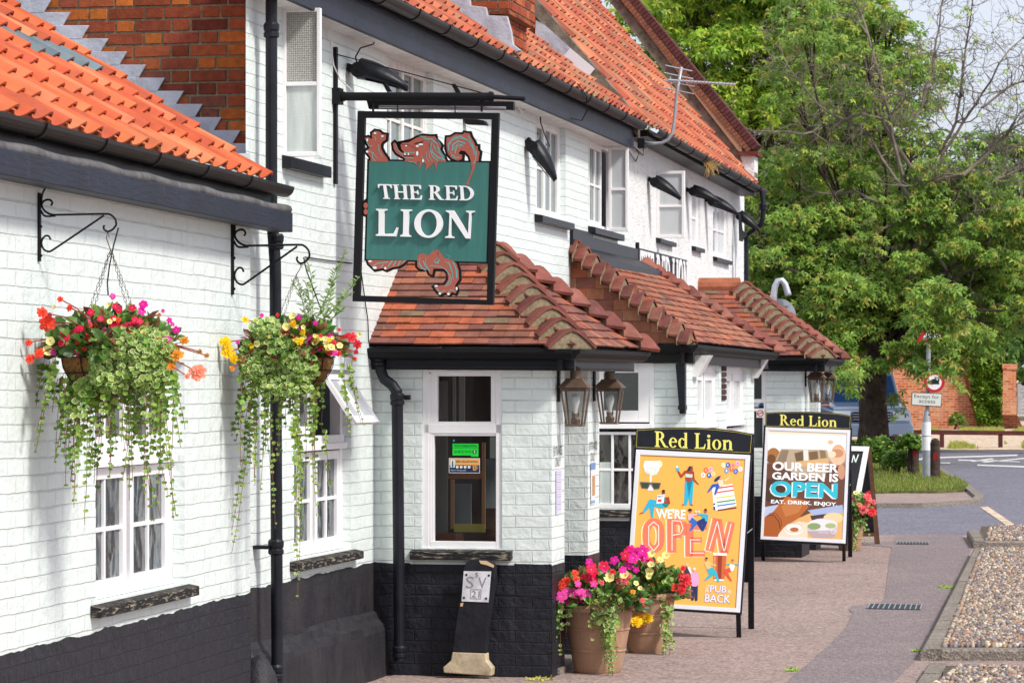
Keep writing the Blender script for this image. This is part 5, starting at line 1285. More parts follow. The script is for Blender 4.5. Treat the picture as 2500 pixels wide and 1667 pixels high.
for (x0, y0, x1, y1) in ((1624, 160, 1690, 174), (1621, 178, 1692, 193), (1619, 196, 1696, 212), (1617, 214, 1694, 230)): m.tube([at_.at(x0, y0), at_.at(x1, y1)], .0055, 4)
m.tube([at_.at(1636, 188, -.04), at_.at(1640, 222, -.04)], .006, 4); m.build('reflector', 'aluminium', ae)

# ================================================================== stone-like valve marker post by the porch
kH = .4253; Hc = lambda x, y: (860+x*kH, 1000+y*kH)
class MK:
    def at(s, px, py, d=0): o_, z_ = near1.onw(px, py, .16+d); return near1.p(o_, .16+d, z_)
mk = thing('marker_post', 'leaning black valve marker post with a white metal plate reading S 5 V 21', 'marker post', tuple(MK().at(*Hc(660, 1525))))
mp_ = MK(); m = MB(); body = [(640, 905), (655, 872), (700, 858), (770, 862), (815, 890), (818, 960), (800, 1100), (778, 1250), (766, 1398), (574, 1392), (592, 1250), (618, 1080), (632, 980)]
m.prism([mp_.at(*Hc(*q)) for q in body], ML.dm*.08); m.build('post', 'black_stone', mk, bevel=.004)
m = MB(); m.prism([mp_.at(*Hc(*q), .004) for q in ((574, 1390), (766, 1397), (768, 1440), (802, 1482), (797, 1527), (524, 1508), (520, 1478), (566, 1438))], ML.dm*.10); m.build('concrete_foot', 'stone_foot', mk, bevel=.006)
m = MB(); m.prism([mp_.at(*Hc(*q), .005) for q in ((640, 925), (797, 927), (782, 1104), (627, 1098))], ML.dm*.006); m.build('plate', 'plate_paint', mk)
A_ = Art(mp_, 860, 1000, kH, .0055); A_.text(sans_mesh('S', 0), ((655, 955), (700, 957), (695, 1024), (650, 1022)), '8c8c92', 1); A_.text(sans_mesh('V', 0), ((724, 960), (770, 962), (752, 1024), (738, 1024)), '8c8c92', 1); A_.text(sans_mesh('5'), ((706, 934), (724, 934), (722, 960), (704, 960)), '55555a', 1)
for q in (((680, 1030), (740, 1032), (737, 1084), (677, 1082)),):
    A_.line([*q, q[0]], 3, '77777c', 1)
A_.text(sans_mesh('21'), ((686, 1038), (732, 1040), (730, 1076), (684, 1074)), '77777c', 1)
for q in ((655, 946), (784, 950), (641, 1078), (768, 1082)): A_.ell(*q, 7, 7, '3a2a2c', 2, n=10)
A_.build('plate_marks', mk)
A_ = Art(mp_, 860, 1000, kH, .002); A_.poly([(728, 864), (770, 866), (814, 890), (812, 906), (770, 890), (736, 882)], 'd9b894', 1); A_.poly([(622, 1108), (638, 1106), (634, 1128), (619, 1126)], 'd9b894', 1); A_.build('chipped_patch', mk)
# ================================================================== leaves and flowers
GREENS = [lin('6f9636'), lin('82a842'), lin('5c862e'), lin('98b450'), lin('6e9238')]
DARKG = [lin('456a2c'), lin('557c34'), lin('3a5a28'), lin('64903e'), lin('6e5a30'), lin('7a4a34')]
CREAM = lin('dfe6a8')
def basis(n):
    n = V(n).normalized(); a = V((0, 0, 1)) if abs(n.z) < .9 else V((1, 0, 0)); x = n.cross(a).normalized(); return x, n.cross(x), n
def vleaf(m, c, n, r, rr, cream=True):
    x, y, n = basis(n); c = V(c); K = 8; th = rr.uniform(0, 6.28); g = jit(GREENS[rr.randrange(5)], .2, rr)
    ci = []; co = []
    for k in range(K):
        a = th+2*pi*k/K; s = r*(1.0 if k % 2 else .86)*(1 if k else .55)
        d = x*cos(a)+y*sin(a); co.append(c+d*s+n*(.10*r)); ci.append(c+d*s*.82)
    m.add([c-n*.12*r]+ci, [(0, 1+k, 1+(k+1) % K) for k in range(K)], g)
    m.add(ci+co, [(k, (k+1) % K, K+(k+1) % K, K+k) for k in range(K)], jit(CREAM if cream and rr.random() < .8 else g, .12, rr))
def pleaf(m, c, d, n, L, w, tint):
    """pointed leaf: base c, direction d, folded along its midrib"""
    c = V(c); d = V(d).normalized(); s = d.cross(V(n)).normalized(); n = s.cross(d)
    p = [c, c+d*L*.35+s*w*.5+n*w*.15, c+d*L*.7+s*w*.38+n*w*.08-n*L*.05, c+d*L-n*L*.18, c+d*L*.7-s*w*.38+n*w*.08-n*L*.05, c+d*L*.35-s*w*.5+n*w*.15, c+d*L*.35, c+d*L*.7-n*L*.05]
    m.add(p, [(0, 1, 6), (1, 2, 7, 6), (2, 3, 7), (0, 6, 5), (6, 7, 4, 5), (7, 3, 4)], tint)
def flower(m, c, n, r, kind, tint, rr):
    x, y, n = basis(n); c = V(c); th = rr.uniform(0, 6.28)
    if kind == 'impatiens':
        for k in range(5):
            a = th+2*pi*k/5; d = x*cos(a)+y*sin(a); s = x*-sin(a)+y*cos(a); t = jit(tint, .14, rr)
            m.add([c, c+d*r*.5+s*r*.42+n*r*.06, c+d*r+s*r*.3, c+d*r*1.0-s*r*.3, c+d*r*.5-s*r*.42+n*r*.06], [(0, 1, 2, 3, 4)], t)
        m.add([c+n*r*.08+x*r*.12, c+n*r*.08+y*r*.12, c+n*r*.08-x*r*.12, c+n*r*.08-y*r*.12], [(0, 1, 2, 3)], jit(mixc(tint, (1, .8, .8), .6), .1, rr))
    elif kind == 'petunia':
        K = 10; o = [c+(x*cos(th+2*pi*k/K)+y*sin(th+2*pi*k/K))*r*(1 if k % 2 else .88)+n*r*.05 for k in range(K)]; i_ = [c+(x*cos(th+2*pi*k/K)+y*sin(th+2*pi*k/K))*r*.30-n*r*.25 for k in range(K)]
        for k in range(K): m.add([o[k], o[(k+1) % K], i_[(k+1) % K], i_[k]], [(0, 1, 2, 3)], jit(tint, .06, rr))
        m.add(i_+[c-n*r*.5], [(k, (k+1) % K, K) for k in range(K)], jit(mixc(tint, lin('d9b820'), .7), .1, rr))
    else:   # begonia: layers of broad petals
        for L_, (cnt, rad, up, open_) in enumerate(((7, 1.0, .0, 1.0), (6, .75, .16, .8), (5, .48, .3, .55), (3, .25, .4, .3))):
            for k in range(cnt):
                a = th+L_*.5+2*pi*k/cnt+rr.uniform(-.15, .15); d = x*cos(a)+y*sin(a); s = x*-sin(a)+y*cos(a); t = jit(tint, .16, rr); R_ = r*rad*rr.uniform(.85, 1.1); u = n*r*up
                m.add([c+u*.4, c+d*R_*.5*open_+s*R_*.38+u, c+d*R_+s*R_*.22+u+n*r*rr.uniform(-.1, .12), c+d*R_*1.05+u, c+d*R_-s*R_*.22+u+n*r*rr.uniform(-.1, .12), c+d*R_*.5*open_-s*R_*.38+u], [(0, 1, 2, 3), (0, 3, 4, 5)], t)
FC = {'coral': ('begonia', lin('f2553f')), 'crim': ('impatiens', lin('d81848')), 'mag': ('impatiens', lin('e0209a')), 'pink': ('impatiens', lin('f050a8')), 'pale': ('petunia', lin('f4efa0')),
      'orange': ('begonia', lin('eea23a')), 'salmon': ('begonia', lin('f7a084')), 'yellow': ('begonia', lin('f4cf20')), 'red': ('begonia', lin('e8404a')), 'rose': ('begonia', lin('f07078')), 'bud': ('begonia', lin('c98a4a'))}
def trail(m, st, p, L, rr, r0=.022, sway=(0, 0), cream=.6, dens=.031, big=True):
    p = V(p); path = [p]; d = V((rr.uniform(-.3, .3), rr.uniform(-.3, .3), -.3)); n = int(L/dens)
    for i in range(n):
        d = (d*.72+V((sway[0]+rr.uniform(-.06, .06), sway[1]+rr.uniform(-.06, .06), -.34))).normalized(); q = path[-1]+d*dens; path.append(q)
        f = i/n; r = r0*(1-.62*f)*rr.uniform(.75, 1.15)
        if rr.random() < .93-.35*f:
            for sg in (-1, 1):
                a = rr.uniform(0, pi); off = V((cos(a)*sg, sin(a)*sg-.15, rr.uniform(-.2, .25)))*r*.95
                nn = (off*.6+V((rr.uniform(-.4, .4), -.75, .45))).normalized(); vleaf(m, q+off, nn, r, rr, rr.random() < cream)
    st.tube(path, .0016, 3, lin('7a4a3a'))
def cone_leaves(m, c, rx, rz, n, rr, pal, L=(.05, .085), w=.6, top=True):
    for _ in range(n):
        a = rr.uniform(0, 2*pi); b = math.acos(rr.uniform(-.15 if top else -1, 1)); s = rr.uniform(.45, 1.02)
        d = V((sin(b)*cos(a), sin(b)*sin(a), cos(b))); p = V(c)+V((d.x*rx, d.y*rx, d.z*rz))*s
        ll = rr.uniform(*L); t = jit(pal[rr.randrange(len(pal))], .25, rr)
        pleaf(m, p, d+V((rr.uniform(-.6, .6), rr.uniform(-.6, .6), rr.uniform(-.1, .5))), d+V((rr.uniform(-.5, .5), rr.uniform(-.5, .5)-.3, .6)), ll, ll*w, t)

def basket(label, c, R_, dep, apex, rim_z, flowers, crop, seed, front, trails, hook):
    rr = random.Random(seed); root = thing('hanging_basket', label, 'hanging basket', tuple(c), 'hanging flower baskets on the wall brackets'); c = V(c); Y = c.y
    m = MB(); prof = [(R_*cos(t)*1.0, -dep*sin(t)) for t in [pi/2*k/8 for k in range(9)]]; m.lathe(c, prof+[(0, -dep)], 26); m.build('liner', 'coir', root, smooth=True)
    m = MB()
    for z in (0, -.07, -.13):
        rr_ = R_*sqrt(max(.05, 1-(z/dep)**2))+.004; m.tube([c+V((rr_*cos(2*pi*k/24), rr_*sin(2*pi*k/24), z)) for k in range(25)], .003, 5)
    for k in range(9):
        a = 2*pi*k/9; m.tube([c+V(((R_+.004)*cos(t)*cos(a), (R_+.004)*cos(t)*sin(a), -(dep+.003)*sin(t))) for t in [pi/2*j/6 for j in range(7)]], .0025, 5)
    m.build('wire_frame', 'black_iron', root)
    for k in range(4):
        a = pi/4+k*pi/2+.25; m = MB(); e = c+V((R_*cos(a), R_*sin(a), 0)); A_ = V(apex); N_ = int((A_-e).length/.018)
        for j in range(N_):
            p, q = e.lerp(A_, j/N_), e.lerp(A_, (j+1.15)/N_); off = V((.0035, 0, 0)) if j % 2 else V((0, .0035, 0))
            m.tube([p-off, p.lerp(q, .5)-off*1.4, q-off], .0014, 3, cap=False); m.tube([p+off, p.lerp(q, .5)+off*1.4, q+off], .0014, 3, cap=False)
        m.build('chain', 'rust_chain', root)
    m = MB(); m.tube([apex, V(hook)-V((0, 0, .03)), V(hook)+V((.006, 0, .0)), V(hook)+V((.012, 0, -.025))], .0025, 5); m.build('hook', 'rust_chain', root)
    m = MB(); cone_leaves(m, c+V((0, 0, .02)), R_*1.28, R_*.74, 620, rr, DARKG)
    cone_leaves(m, c+V((0, 0, .04)), R_*1.05, R_*.75, 260, rr, GREENS, (.04, .06)); m.build('foliage', 'leaf', root, uv=False)
    m, st = MB(), MB(); K = .3827
    for (x, y, rx, ry, n) in front:      # mats of variegated leaves over the rim, on the near side
        for _ in range(int(n*1.7)):
            a = rr.uniform(0, 2*pi); s = sqrt(rr.random()); px, py = x+rx*s*cos(a), y+ry*s*sin(a)
            q = P(px*K, 560+py*K, Y-.16-.10*sqrt(max(0, 1-s*s))+rr.uniform(-.03, .05)); vleaf(m, q, V((rr.uniform(-.5, .5), -1, rr.uniform(.1, 1.1))), rr.uniform(.010, .019), rr)
    for (x, y, L, sx) in trails:
        L = L*rr.choice((.45, .7, .85, 1.0, 1.12)); q = P(x*K, 560+y*K, Y+rr.uniform(-.24, .12)); trail(m, st, q, L, rr, rr.uniform(.015, .021), (sx, rr.uniform(-.03, .03)), .38)
    m.build('trailing_leaves', 'leaf', root, uv=False); st.build('trailing_stems', 'print', root, uv=False)
    flowers = list(flowers); cxp, cyp = proj(c); ks = [f[3] for f in flowers if FC[f[3]][0] != 'begonia' or f[3] in ('coral', 'yellow', 'red')]
    for _ in range(84):
        a = rr.uniform(-pi, 0); q_ = rr.uniform(.3, 1.0); flowers.append(((cxp+cos(a)*R_*1.25*q_*FPX/Y)/.3827, (cyp-8+sin(a)*R_*.72*q_*FPX/Y-560)/.3827, rr.uniform(16, 36), ks[rr.randrange(len(ks))]))
    by = {}
    for (x, y, s, kd) in flowers: by.setdefault(kd, []).append((x, y, s))
    for kd, L_ in by.items():
        m = MB(); kind, col = FC[kd]
        for (x, y, s) in L_:
            r = s*K*.5*Y/FPX*1.5; q = P(x*K, 560+y*K, Y-.22+rr.uniform(-.03, .04)); cnt = 1 if kind != 'impatiens' else (3 if s > 38 else 1)
            for _ in range(cnt):
                o_ = V((rr.uniform(-1, 1), rr.uniform(-.2, .2), rr.uniform(-1, 1)))*(r*.7 if cnt > 1 else 0)
                flower(m, q+o_, V((rr.uniform(-.5, .5), -1, rr.uniform(0, .6))), r*(.62 if cnt > 1 else 1), kind, jit(col, .1, rr), rr)
            if kind == 'begonia' and s > 19: # arching stalk
                m.tube([q, q.lerp(c+V((0, -.1, .08)), .35)+V((0, 0, .02)), c+V((0, -.1, .06))], .0028, 4, lin('a8483a'))
        nm = {'begonia': 'begonia_flowers', 'impatiens': 'impatiens_flowers', 'petunia': 'petunia_flowers'}[kind]
        m.build(nm, 'petal', root, uv=False)
    return root, rr
kM = .1403/549
def basket_bracket():
    b = thing('basket_bracket', 'black scrolled iron bracket', 'bracket', (0, 0, 0), 'scrolled iron basket brackets')
    q = lambda pts: [V(((x-670)*kM, 0, -(y-290)*kM)) for x, y in pts]
    m = MB(); m.hexa([(-.006, -.012, -.305), (.006, -.012, -.305), (.006, .012, -.305), (-.006, .012, -.305), (-.006, -.012, 0), (.006, -.012, 0), (.006, .012, 0), (-.006, .012, 0)])
    for z in (-.03, -.15, -.28): m.ball((.008, 0, z), .007, 8, 5)
    m.build('wall_bar', 'black_iron', b, bevel=.002)
    def sm(p):
        o = []
        for i in range(len(p)-1):
            a, b_, c_, d = p[max(0, i-1)], p[i], p[i+1], p[min(len(p)-1, i+2)]
            for t in (0, .25, .5, .75): o.append((.5*(2*b_[0]+(c_[0]-a[0])*t+(2*a[0]-5*b_[0]+4*c_[0]-d[0])*t*t+(3*b_[0]-a[0]-3*c_[0]+d[0])*t**3), .5*(2*b_[1]+(c_[1]-a[1])*t+(2*a[1]-5*b_[1]+4*c_[1]-d[1])*t*t+(3*b_[1]-a[1]-3*c_[1]+d[1])*t**3)))
        return o+[p[-1]]
    m = MB(); m.tube(q(sm([(880, 515), (905, 465), (870, 420), (810, 412), (745, 440), (712, 500), (740, 570), (800, 630), (900, 672), (1000, 676), (1450, 672), (1860, 668), (1960, 685), (2040, 760), (2058, 850), (2030, 900), (1985, 945), (1905, 975), (1845, 940), (1832, 890), (1850, 868)])), .0048, 7)
    m.tube(q(sm([(700, 600), (740, 670), (800, 700), (960, 695)])), .0045, 7); m.tube(q(sm([(860, 145), (790, 190), (740, 275), (712, 370), (712, 500)])), .0045, 7); m.build('arm', 'black_iron', b)
    m = MB(); m.tube(q(sm([(872, 1108), (845, 1052), (790, 1038), (735, 1080), (705, 1165), (735, 1255), (790, 1302), (860, 1312), (950, 1262), (1400, 975), (1835, 695)])), .0048, 7); m.build('stay', 'black_iron', b)
    return b
bb = basket_bracket(); rzL = atan2(LL.nm.y, LL.nm.x)
a, z = LL.onw(93, 471); put(bb, LL.p(a, .006, z), rzL, 'black scrolled iron bracket holding the left flower basket')
b2 = copy_tree(bb); a2_, z2_ = LL.onw(565, 543); put(b2, LL.p(a2_, .006, z2_), rzL, 'black scrolled iron bracket in front of the tall downpipe'); b2.scale = (1.22, 1.22, 1.30)
hk1 = LL.p(a, 0, z)+LL.nm*((1905-670)*kM)+V((0, 0, -(975-290)*kM)); hk2 = LL.p(a2_, 0, z2_)+LL.nm*((1905-670)*kM*1.22)+V((0, 0, -(975-290)*kM*1.30))
Y1 = hk1.y; Y2 = hk2.y
c1 = P(272, 872, Y1); c2 = P(718, 872, Y2)
FL1 = [(300, 590, 85, 'coral'), (270, 530, 50, 'coral'), (190, 825, 42, 'coral'), (250, 790, 45, 'coral'), (385, 445, 28, 'coral'), (445, 500, 32, 'coral'), (182, 722, 32, 'coral'), (560, 690, 20, 'coral'),
       (505, 655, 45, 'crim'), (425, 690, 30, 'crim'), (580, 530, 34, 'crim'), (765, 505, 48, 'crim'), (865, 575, 52, 'crim'), (845, 500, 36, 'crim'), (640, 570, 30, 'crim'), (400, 655, 24, 'crim'), (720, 640, 50, 'crim'), (735, 490, 30, 'crim'),
       (905, 495, 62, 'mag'), (700, 665, 46, 'mag'), (1080, 580, 26, 'mag'), (1125, 640, 34, 'mag'), (1040, 520, 18, 'mag'), (1100, 605, 22, 'mag'), (710, 412, 40, 'pink'),
       (305, 772, 48, 'pale'), (320, 712, 42, 'pale'), (345, 495, 22, 'pale'), (690, 480, 24, 'pale'), (452, 742, 20, 'pale'),
       (1130, 800, 58, 'orange'), (1090, 868, 46, 'orange'), (1175, 708, 40, 'orange'), (1040, 695, 30, 'bud'), (1275, 780, 22, 'bud'), (1320, 805, 24, 'bud'), (1015, 545, 20, 'bud'), (935, 600, 20, 'bud'), (1265, 910, 78, 'salmon'), (1195, 935, 26, 'salmon')]
tr1 = [(x, 800+R.uniform(-40, 160), R.uniform(.30, .62), R.uniform(-.03, .03)) for x in range(560, 1080, 17)]+[(x, 930+R.uniform(-30, 60), R.uniform(.34, .60), -.02) for x in range(370, 620, 12)]
tr1 += [(x, 800+R.uniform(-20, 60), R.uniform(.18, .42), -.06) for x in (290, 320, 340, 355)]+[(1090, 880, .42, .06), (1100, 900, .5, .05), (1060, 900, .6, .04), (1000, 930, .62, .03), (690, 1000, .50, 0), (720, 1050, .52, 0), (450, 1050, .42, -.03), (400, 1040, .40, -.05), (470, 1080, .38, -.03), (330, 880, .4, -.10), (880, 1100, .62, .04), (960, 1180, .55, .10), (820, 1150, .5, .08)]
bk1, rr1 = basket('hanging basket of coral, magenta and orange flowers with long variegated trails, on the left', c1, .222, .175, P(270, 610, Y1), 0, FL1, None, 11,
                  [(840, 780, 280, 170, 520), (700, 960, 150, 90, 110), (900, 900, 190, 140, 200), (1000, 740, 120, 90, 60), (620, 860, 60, 110, 60)], tr1, hk1)
FL2 = [(1565, 575, 34, 'yellow'), (1690, 632, 42, 'yellow'), (1440, 720, 56, 'yellow'), (1452, 785, 60, 'yellow'), (1492, 828, 42, 'yellow'), (1655, 810, 42, 'yellow'), (1870, 602, 36, 'yellow'), (1480, 885, 26, 'orange'), (1550, 830, 26, 'bud'),
       (1825, 620, 38, 'pale'), (1865, 550, 36, 'pale'), (1760, 727, 36, 'pale'), (2115, 750, 34, 'pale'), (2138, 778, 24, 'pale'), (2292, 670, 24, 'pale'), (2122, 690, 18, 'pale'), (1790, 680, 18, 'pale'),
       (1906, 562, 26, 'mag'), (2010, 597, 22, 'mag'), (1670, 548, 20, 'mag'), (1515, 720, 18, 'mag'), (2245, 688, 44, 'red'), (2280, 732, 40, 'red'), (2212, 680, 28, 'red'), (2160, 735, 24, 'red'), (2128, 722, 26, 'red'), (2272, 782, 24, 'red'), (2262, 825, 20, 'red'), (1770, 545, 18, 'coral'), (2165, 640, 18, 'coral'), (2180, 690, 16, 'coral')]
tr2 = [(x, 800+R.uniform(-60, 150), R.uniform(.42, .80), R.uniform(-.03, .03)) for x in range(1560, 2060, 16)]+[(x, 700+R.uniform(-40, 120), R.uniform(.3, .6), -.03) for x in range(1530, 1660, 22)]+[(2210, 760, .6, .03), (2250, 800, .35, .07), (2170, 900, .8, .03), (2230, 860, .5, .10), (1890, 1150, .75, 0), (1900, 1250, .85, 0), (1870, 1200, .8, .01), (1640, 1100, .75, -.05), (1600, 1050, .7, -.04), (1700, 1150, .6, 0), (2050, 1250, .35, .05), (1560, 1000, .5, -.12)]
bk2, rr2 = basket('hanging basket of yellow flowers and tall wispy willowherb, in front of the downpipe', c2, .215, .19, P(723, 672, Y2), 0, FL2, None, 12,
                  [(1800, 790, 190, 130, 300), (1700, 640, 110, 80, 90), (1900, 880, 140, 120, 150), (1650, 880, 110, 120, 110), (1800, 1000, 200, 80, 130)], tr2, hk2)
m = MB()
for (x0, y0, x1, y1) in ((1990, 620, 2200, 130), (2040, 610, 2290, 300), (2010, 600, 2140, 240), (1985, 620, 1960, 210), (2030, 610, 2230, 410), (1960, 610, 1940, 330), (2050, 600, 2110, 330), (1950, 620, 1860, 330), (2070, 620, 2190, 500)):
    a_, b_ = P(x0*.3827, 560+y0*.3827, Y2), P(x1*.3827, 560+y1*.3827, Y2+rr2.uniform(-.1, .1)); path = [a_.lerp(b_, t)+V((0.02*sin(3*t), 0, .02*sin(pi*t))) for t in [k/8 for k in range(9)]]; m.tube(path, .002, 4, lin('86a058'))
    for k in range(2, 26):
        t = k/26; q = a_.lerp(b_, t)+V((0.02*sin(3*t), 0, .02*sin(pi*t))); s = rr2.choice((-1, 1)); pleaf(m, q, V((s*rr2.uniform(.5, 1), rr2.uniform(-.5, .5), rr2.uniform(.2, 1))), V((0, -1, .5)), rr2.uniform(.025, .05)*(1.2-t*.5), .009, jit(lin('7f9c50'), .25, rr2))
m.build('willowherb', 'leaf', bk2, uv=False)
# black watering hoses behind the baskets
m = MB(); m.tube([P(289, 556, Y1+.02), P(277, 600, Y1+.02), P(267, 650, Y1+.02), P(262, 690, Y1+.02), P(264, 720, Y1)], .0035, 5); single('hose', m, 'black_iron', 'thin black watering hose from the left bracket down into its basket', 'hose')
m = MB(); m.tube([P(741, 628, Y2+.02), P(748, 660, Y2+.02), P(765, 705, Y2+.02), P(785, 760, Y2)], .0035, 5); single('hose', m, 'black_iron', 'thin black watering hose from the right bracket down into its basket', 'hose')

# ================================================================== terracotta pots
def pot(label, base, hgt, rb, rt, flowers, seed, mats, trails, Kc, rim_extra=.02):
    rr = random.Random(seed); root = thing('flower_pot', label, 'flower pot', tuple(base), 'terracotta flower pots'); c = V(base)
    m = MB(); pr = [(0, 0), (rb*.96, 0), (rb, .012)]
    for k in range(1, 13):
        t = k/12; r = rb+(rt-rb)*t; z = hgt*t; pr.append((r, z))
        if k in (4, 8): pr += [(r+.006, z+.004), (r+.006, z+.012), (r+.001, z+.016)]
    pr += [(rt+rim_extra, hgt-.012), (rt+rim_extra+.004, hgt+.012), (rt+rim_extra-.004, hgt+.03), (rt-.012, hgt+.03), (rt-.02, hgt-.02), (0, hgt-.02)]
    m.lathe(c, pr, 40); m.build('pot', 'terracotta', root, smooth=False)
    top = c+V((0, 0, hgt+.02)); m = MB(); cone_leaves(m, top, rt*1.35, rt*.95, 800, rr, DARKG, (.045, .085)); cone_leaves(m, top+V((0, 0, .03)), rt*1.2, rt*.8, 300, rr, GREENS+[lin('9aa838')], (.035, .06)); m.build('foliage', 'leaf', root, uv=False)
    Kk, ox, oy = Kc; Y = c.y; m, st = MB(), MB()
    for (x, y, rx, ry, n) in mats:
        for _ in range(n):
            a = rr.uniform(0, 2*pi); s = sqrt(rr.random()); px, py = x+rx*s*cos(a), y+ry*s*sin(a)
            vleaf(m, P(ox+px*Kk, oy+py*Kk, Y-rt*.95+rr.uniform(-.04, .03)), V((rr.uniform(-.5, .5), -1, rr.uniform(.1, 1.1))), rr.uniform(.014, .023), rr)
    for (x, y, L, sx) in trails: trail(m, st, P(ox+x*Kk, oy+y*Kk, Y-rt*1.02+rr.uniform(-.03, .03)), L, rr, .019, (sx, 0), .85, dens=.028)
    m.build('trailing_leaves', 'leaf', root, uv=False)
    if st.v: st.build('trailing_stems', 'print', root, uv=False)
    by = {}
    for (x, y, s, kd) in flowers: by.setdefault(kd, []).append((x, y, s))
    for kd, L_ in by.items():
        m = MB(); kind, col = FC[kd]
        for (x, y, s) in L_:
            r = s*Kk*.5*Y/FPX*1.7; q = P(ox+x*Kk, oy+y*Kk, Y-rt*1.05+rr.uniform(-.04, .05)); cnt = 4 if kind == 'impatiens' and s > 50 else 1
            for _ in range(cnt): flower(m, q+V((rr.uniform(-1, 1), rr.uniform(-.3, .3), rr.uniform(-1, 1)))*(r*.8 if cnt > 1 else 0), V((rr.uniform(-.5, .5), -1, rr.uniform(.1, .9))), r*(.55 if cnt > 1 else 1), kind, jit(col, .1, rr), rr)
        m.build({'begonia': 'begonia_flowers', 'impatiens': 'impatiens_flowers', 'petunia': 'petunia_flowers'}[kind], 'petal', root, uv=False)
    return root
KI = (.3827, 1400, 1000)
bp1 = G(1460, 1640); bp2 = G(1576, 1592)
pot('large terracotta pot of magenta and coral flowers with variegated ivy, nearest the porch', bp1, .425, .155, .235,
    [(100, 970, 30, 'mag'), (150, 1040, 75, 'crim'), (110, 1075, 60, 'crim'), (60, 1130, 52, 'pink'), (75, 1180, 48, 'pink'), (0, 1165, 36, 'mag'), (40, 1205, 40, 'pink'), (-40, 1160, 45, 'pink'), (-30, 1220, 50, 'mag'), (-75, 1190, 45, 'pink'), (20, 1080, 30, 'coral'), (-70, 1120, 52, 'coral'), (-45, 1090, 34, 'coral'), (10, 1040, 26, 'coral'), (315, 1020, 30, 'mag'), (195, 1020, 26, 'mag'), (130, 1110, 30, 'pink'),
     (228, 1068, 44, 'pale'), (325, 1050, 40, 'pale'), (310, 1122, 24, 'pale'), (400, 1105, 24, 'pale'), (425, 1135, 20, 'pale'), (250, 1035, 30, 'red'), (330, 1090, 32, 'rose'), (285, 1088, 24, 'rose'), (360, 1060, 20, 'rose'), (440, 1215, 22, 'rose'), (380, 1160, 22, 'orange'), (60, 1060, 22, 'red'), (180, 1100, 22, 'rose')],
    21, [(215, 1235, 100, 60, 170), (205, 1320, 80, 60, 60), (-70, 1240, 30, 20, 12), (150, 1180, 60, 30, 30)],
    [(150, 1280, .22, 0), (190, 1300, .34, 0), (220, 1300, .42, .01), (250, 1300, .40, .01), (280, 1300, .30, 0), (205, 1330, .46, .01), (235, 1330, .44, .02), (265, 1330, .28, 0), (-80, 1230, .3, -.02), (-60, 1240, .34, .0), (-20, 1230, .2, 0), (120, 1270, .14, 0)], KI)
pot('smaller terracotta pot of magenta, pale yellow and red flowers, behind the large pot', bp2, .40, .125, .215,
    [(260, 960, 38, 'mag'), (355, 992, 36, 'mag'), (380, 945, 45, 'mag'), (410, 905, 62, 'mag'), (440, 900, 50, 'mag'), (330, 930, 40, 'crim'), (350, 900, 36, 'crim'), (400, 1020, 26, 'mag'), (490, 965, 30, 'crim'), (310, 1025, 28, 'mag'), (485, 1030, 36, 'pale'), (495, 985, 30, 'pale'), (590, 925, 34, 'pale'), (500, 915, 28, 'pale'), (500, 1150, 30, 'pale'), (480, 1062, 24, 'pale'), (555, 955, 30, 'pale'),
     (715, 1085, 52, 'red'), (690, 1060, 30, 'red'), (650, 1130, 34, 'coral'), (690, 1150, 34, 'red'), (700, 1120, 34, 'coral'), (700, 1010, 22, 'red'), (430, 1325, 62, 'orange'), (400, 1352, 46, 'yellow'), (470, 1330, 44, 'yellow'), (440, 1255, 26, 'rose')],
    22, [(600, 1090, 30, 20, 12)], [(600, 1260, .30, 0), (585, 1300, .32, 0), (610, 1240, .26, 0), (575, 1350, .26, 0), (600, 1330, .28, .02), (590, 1220, .36, 0), (620, 1400, .14, .1), (620, 1150, .12, .02)], KI)
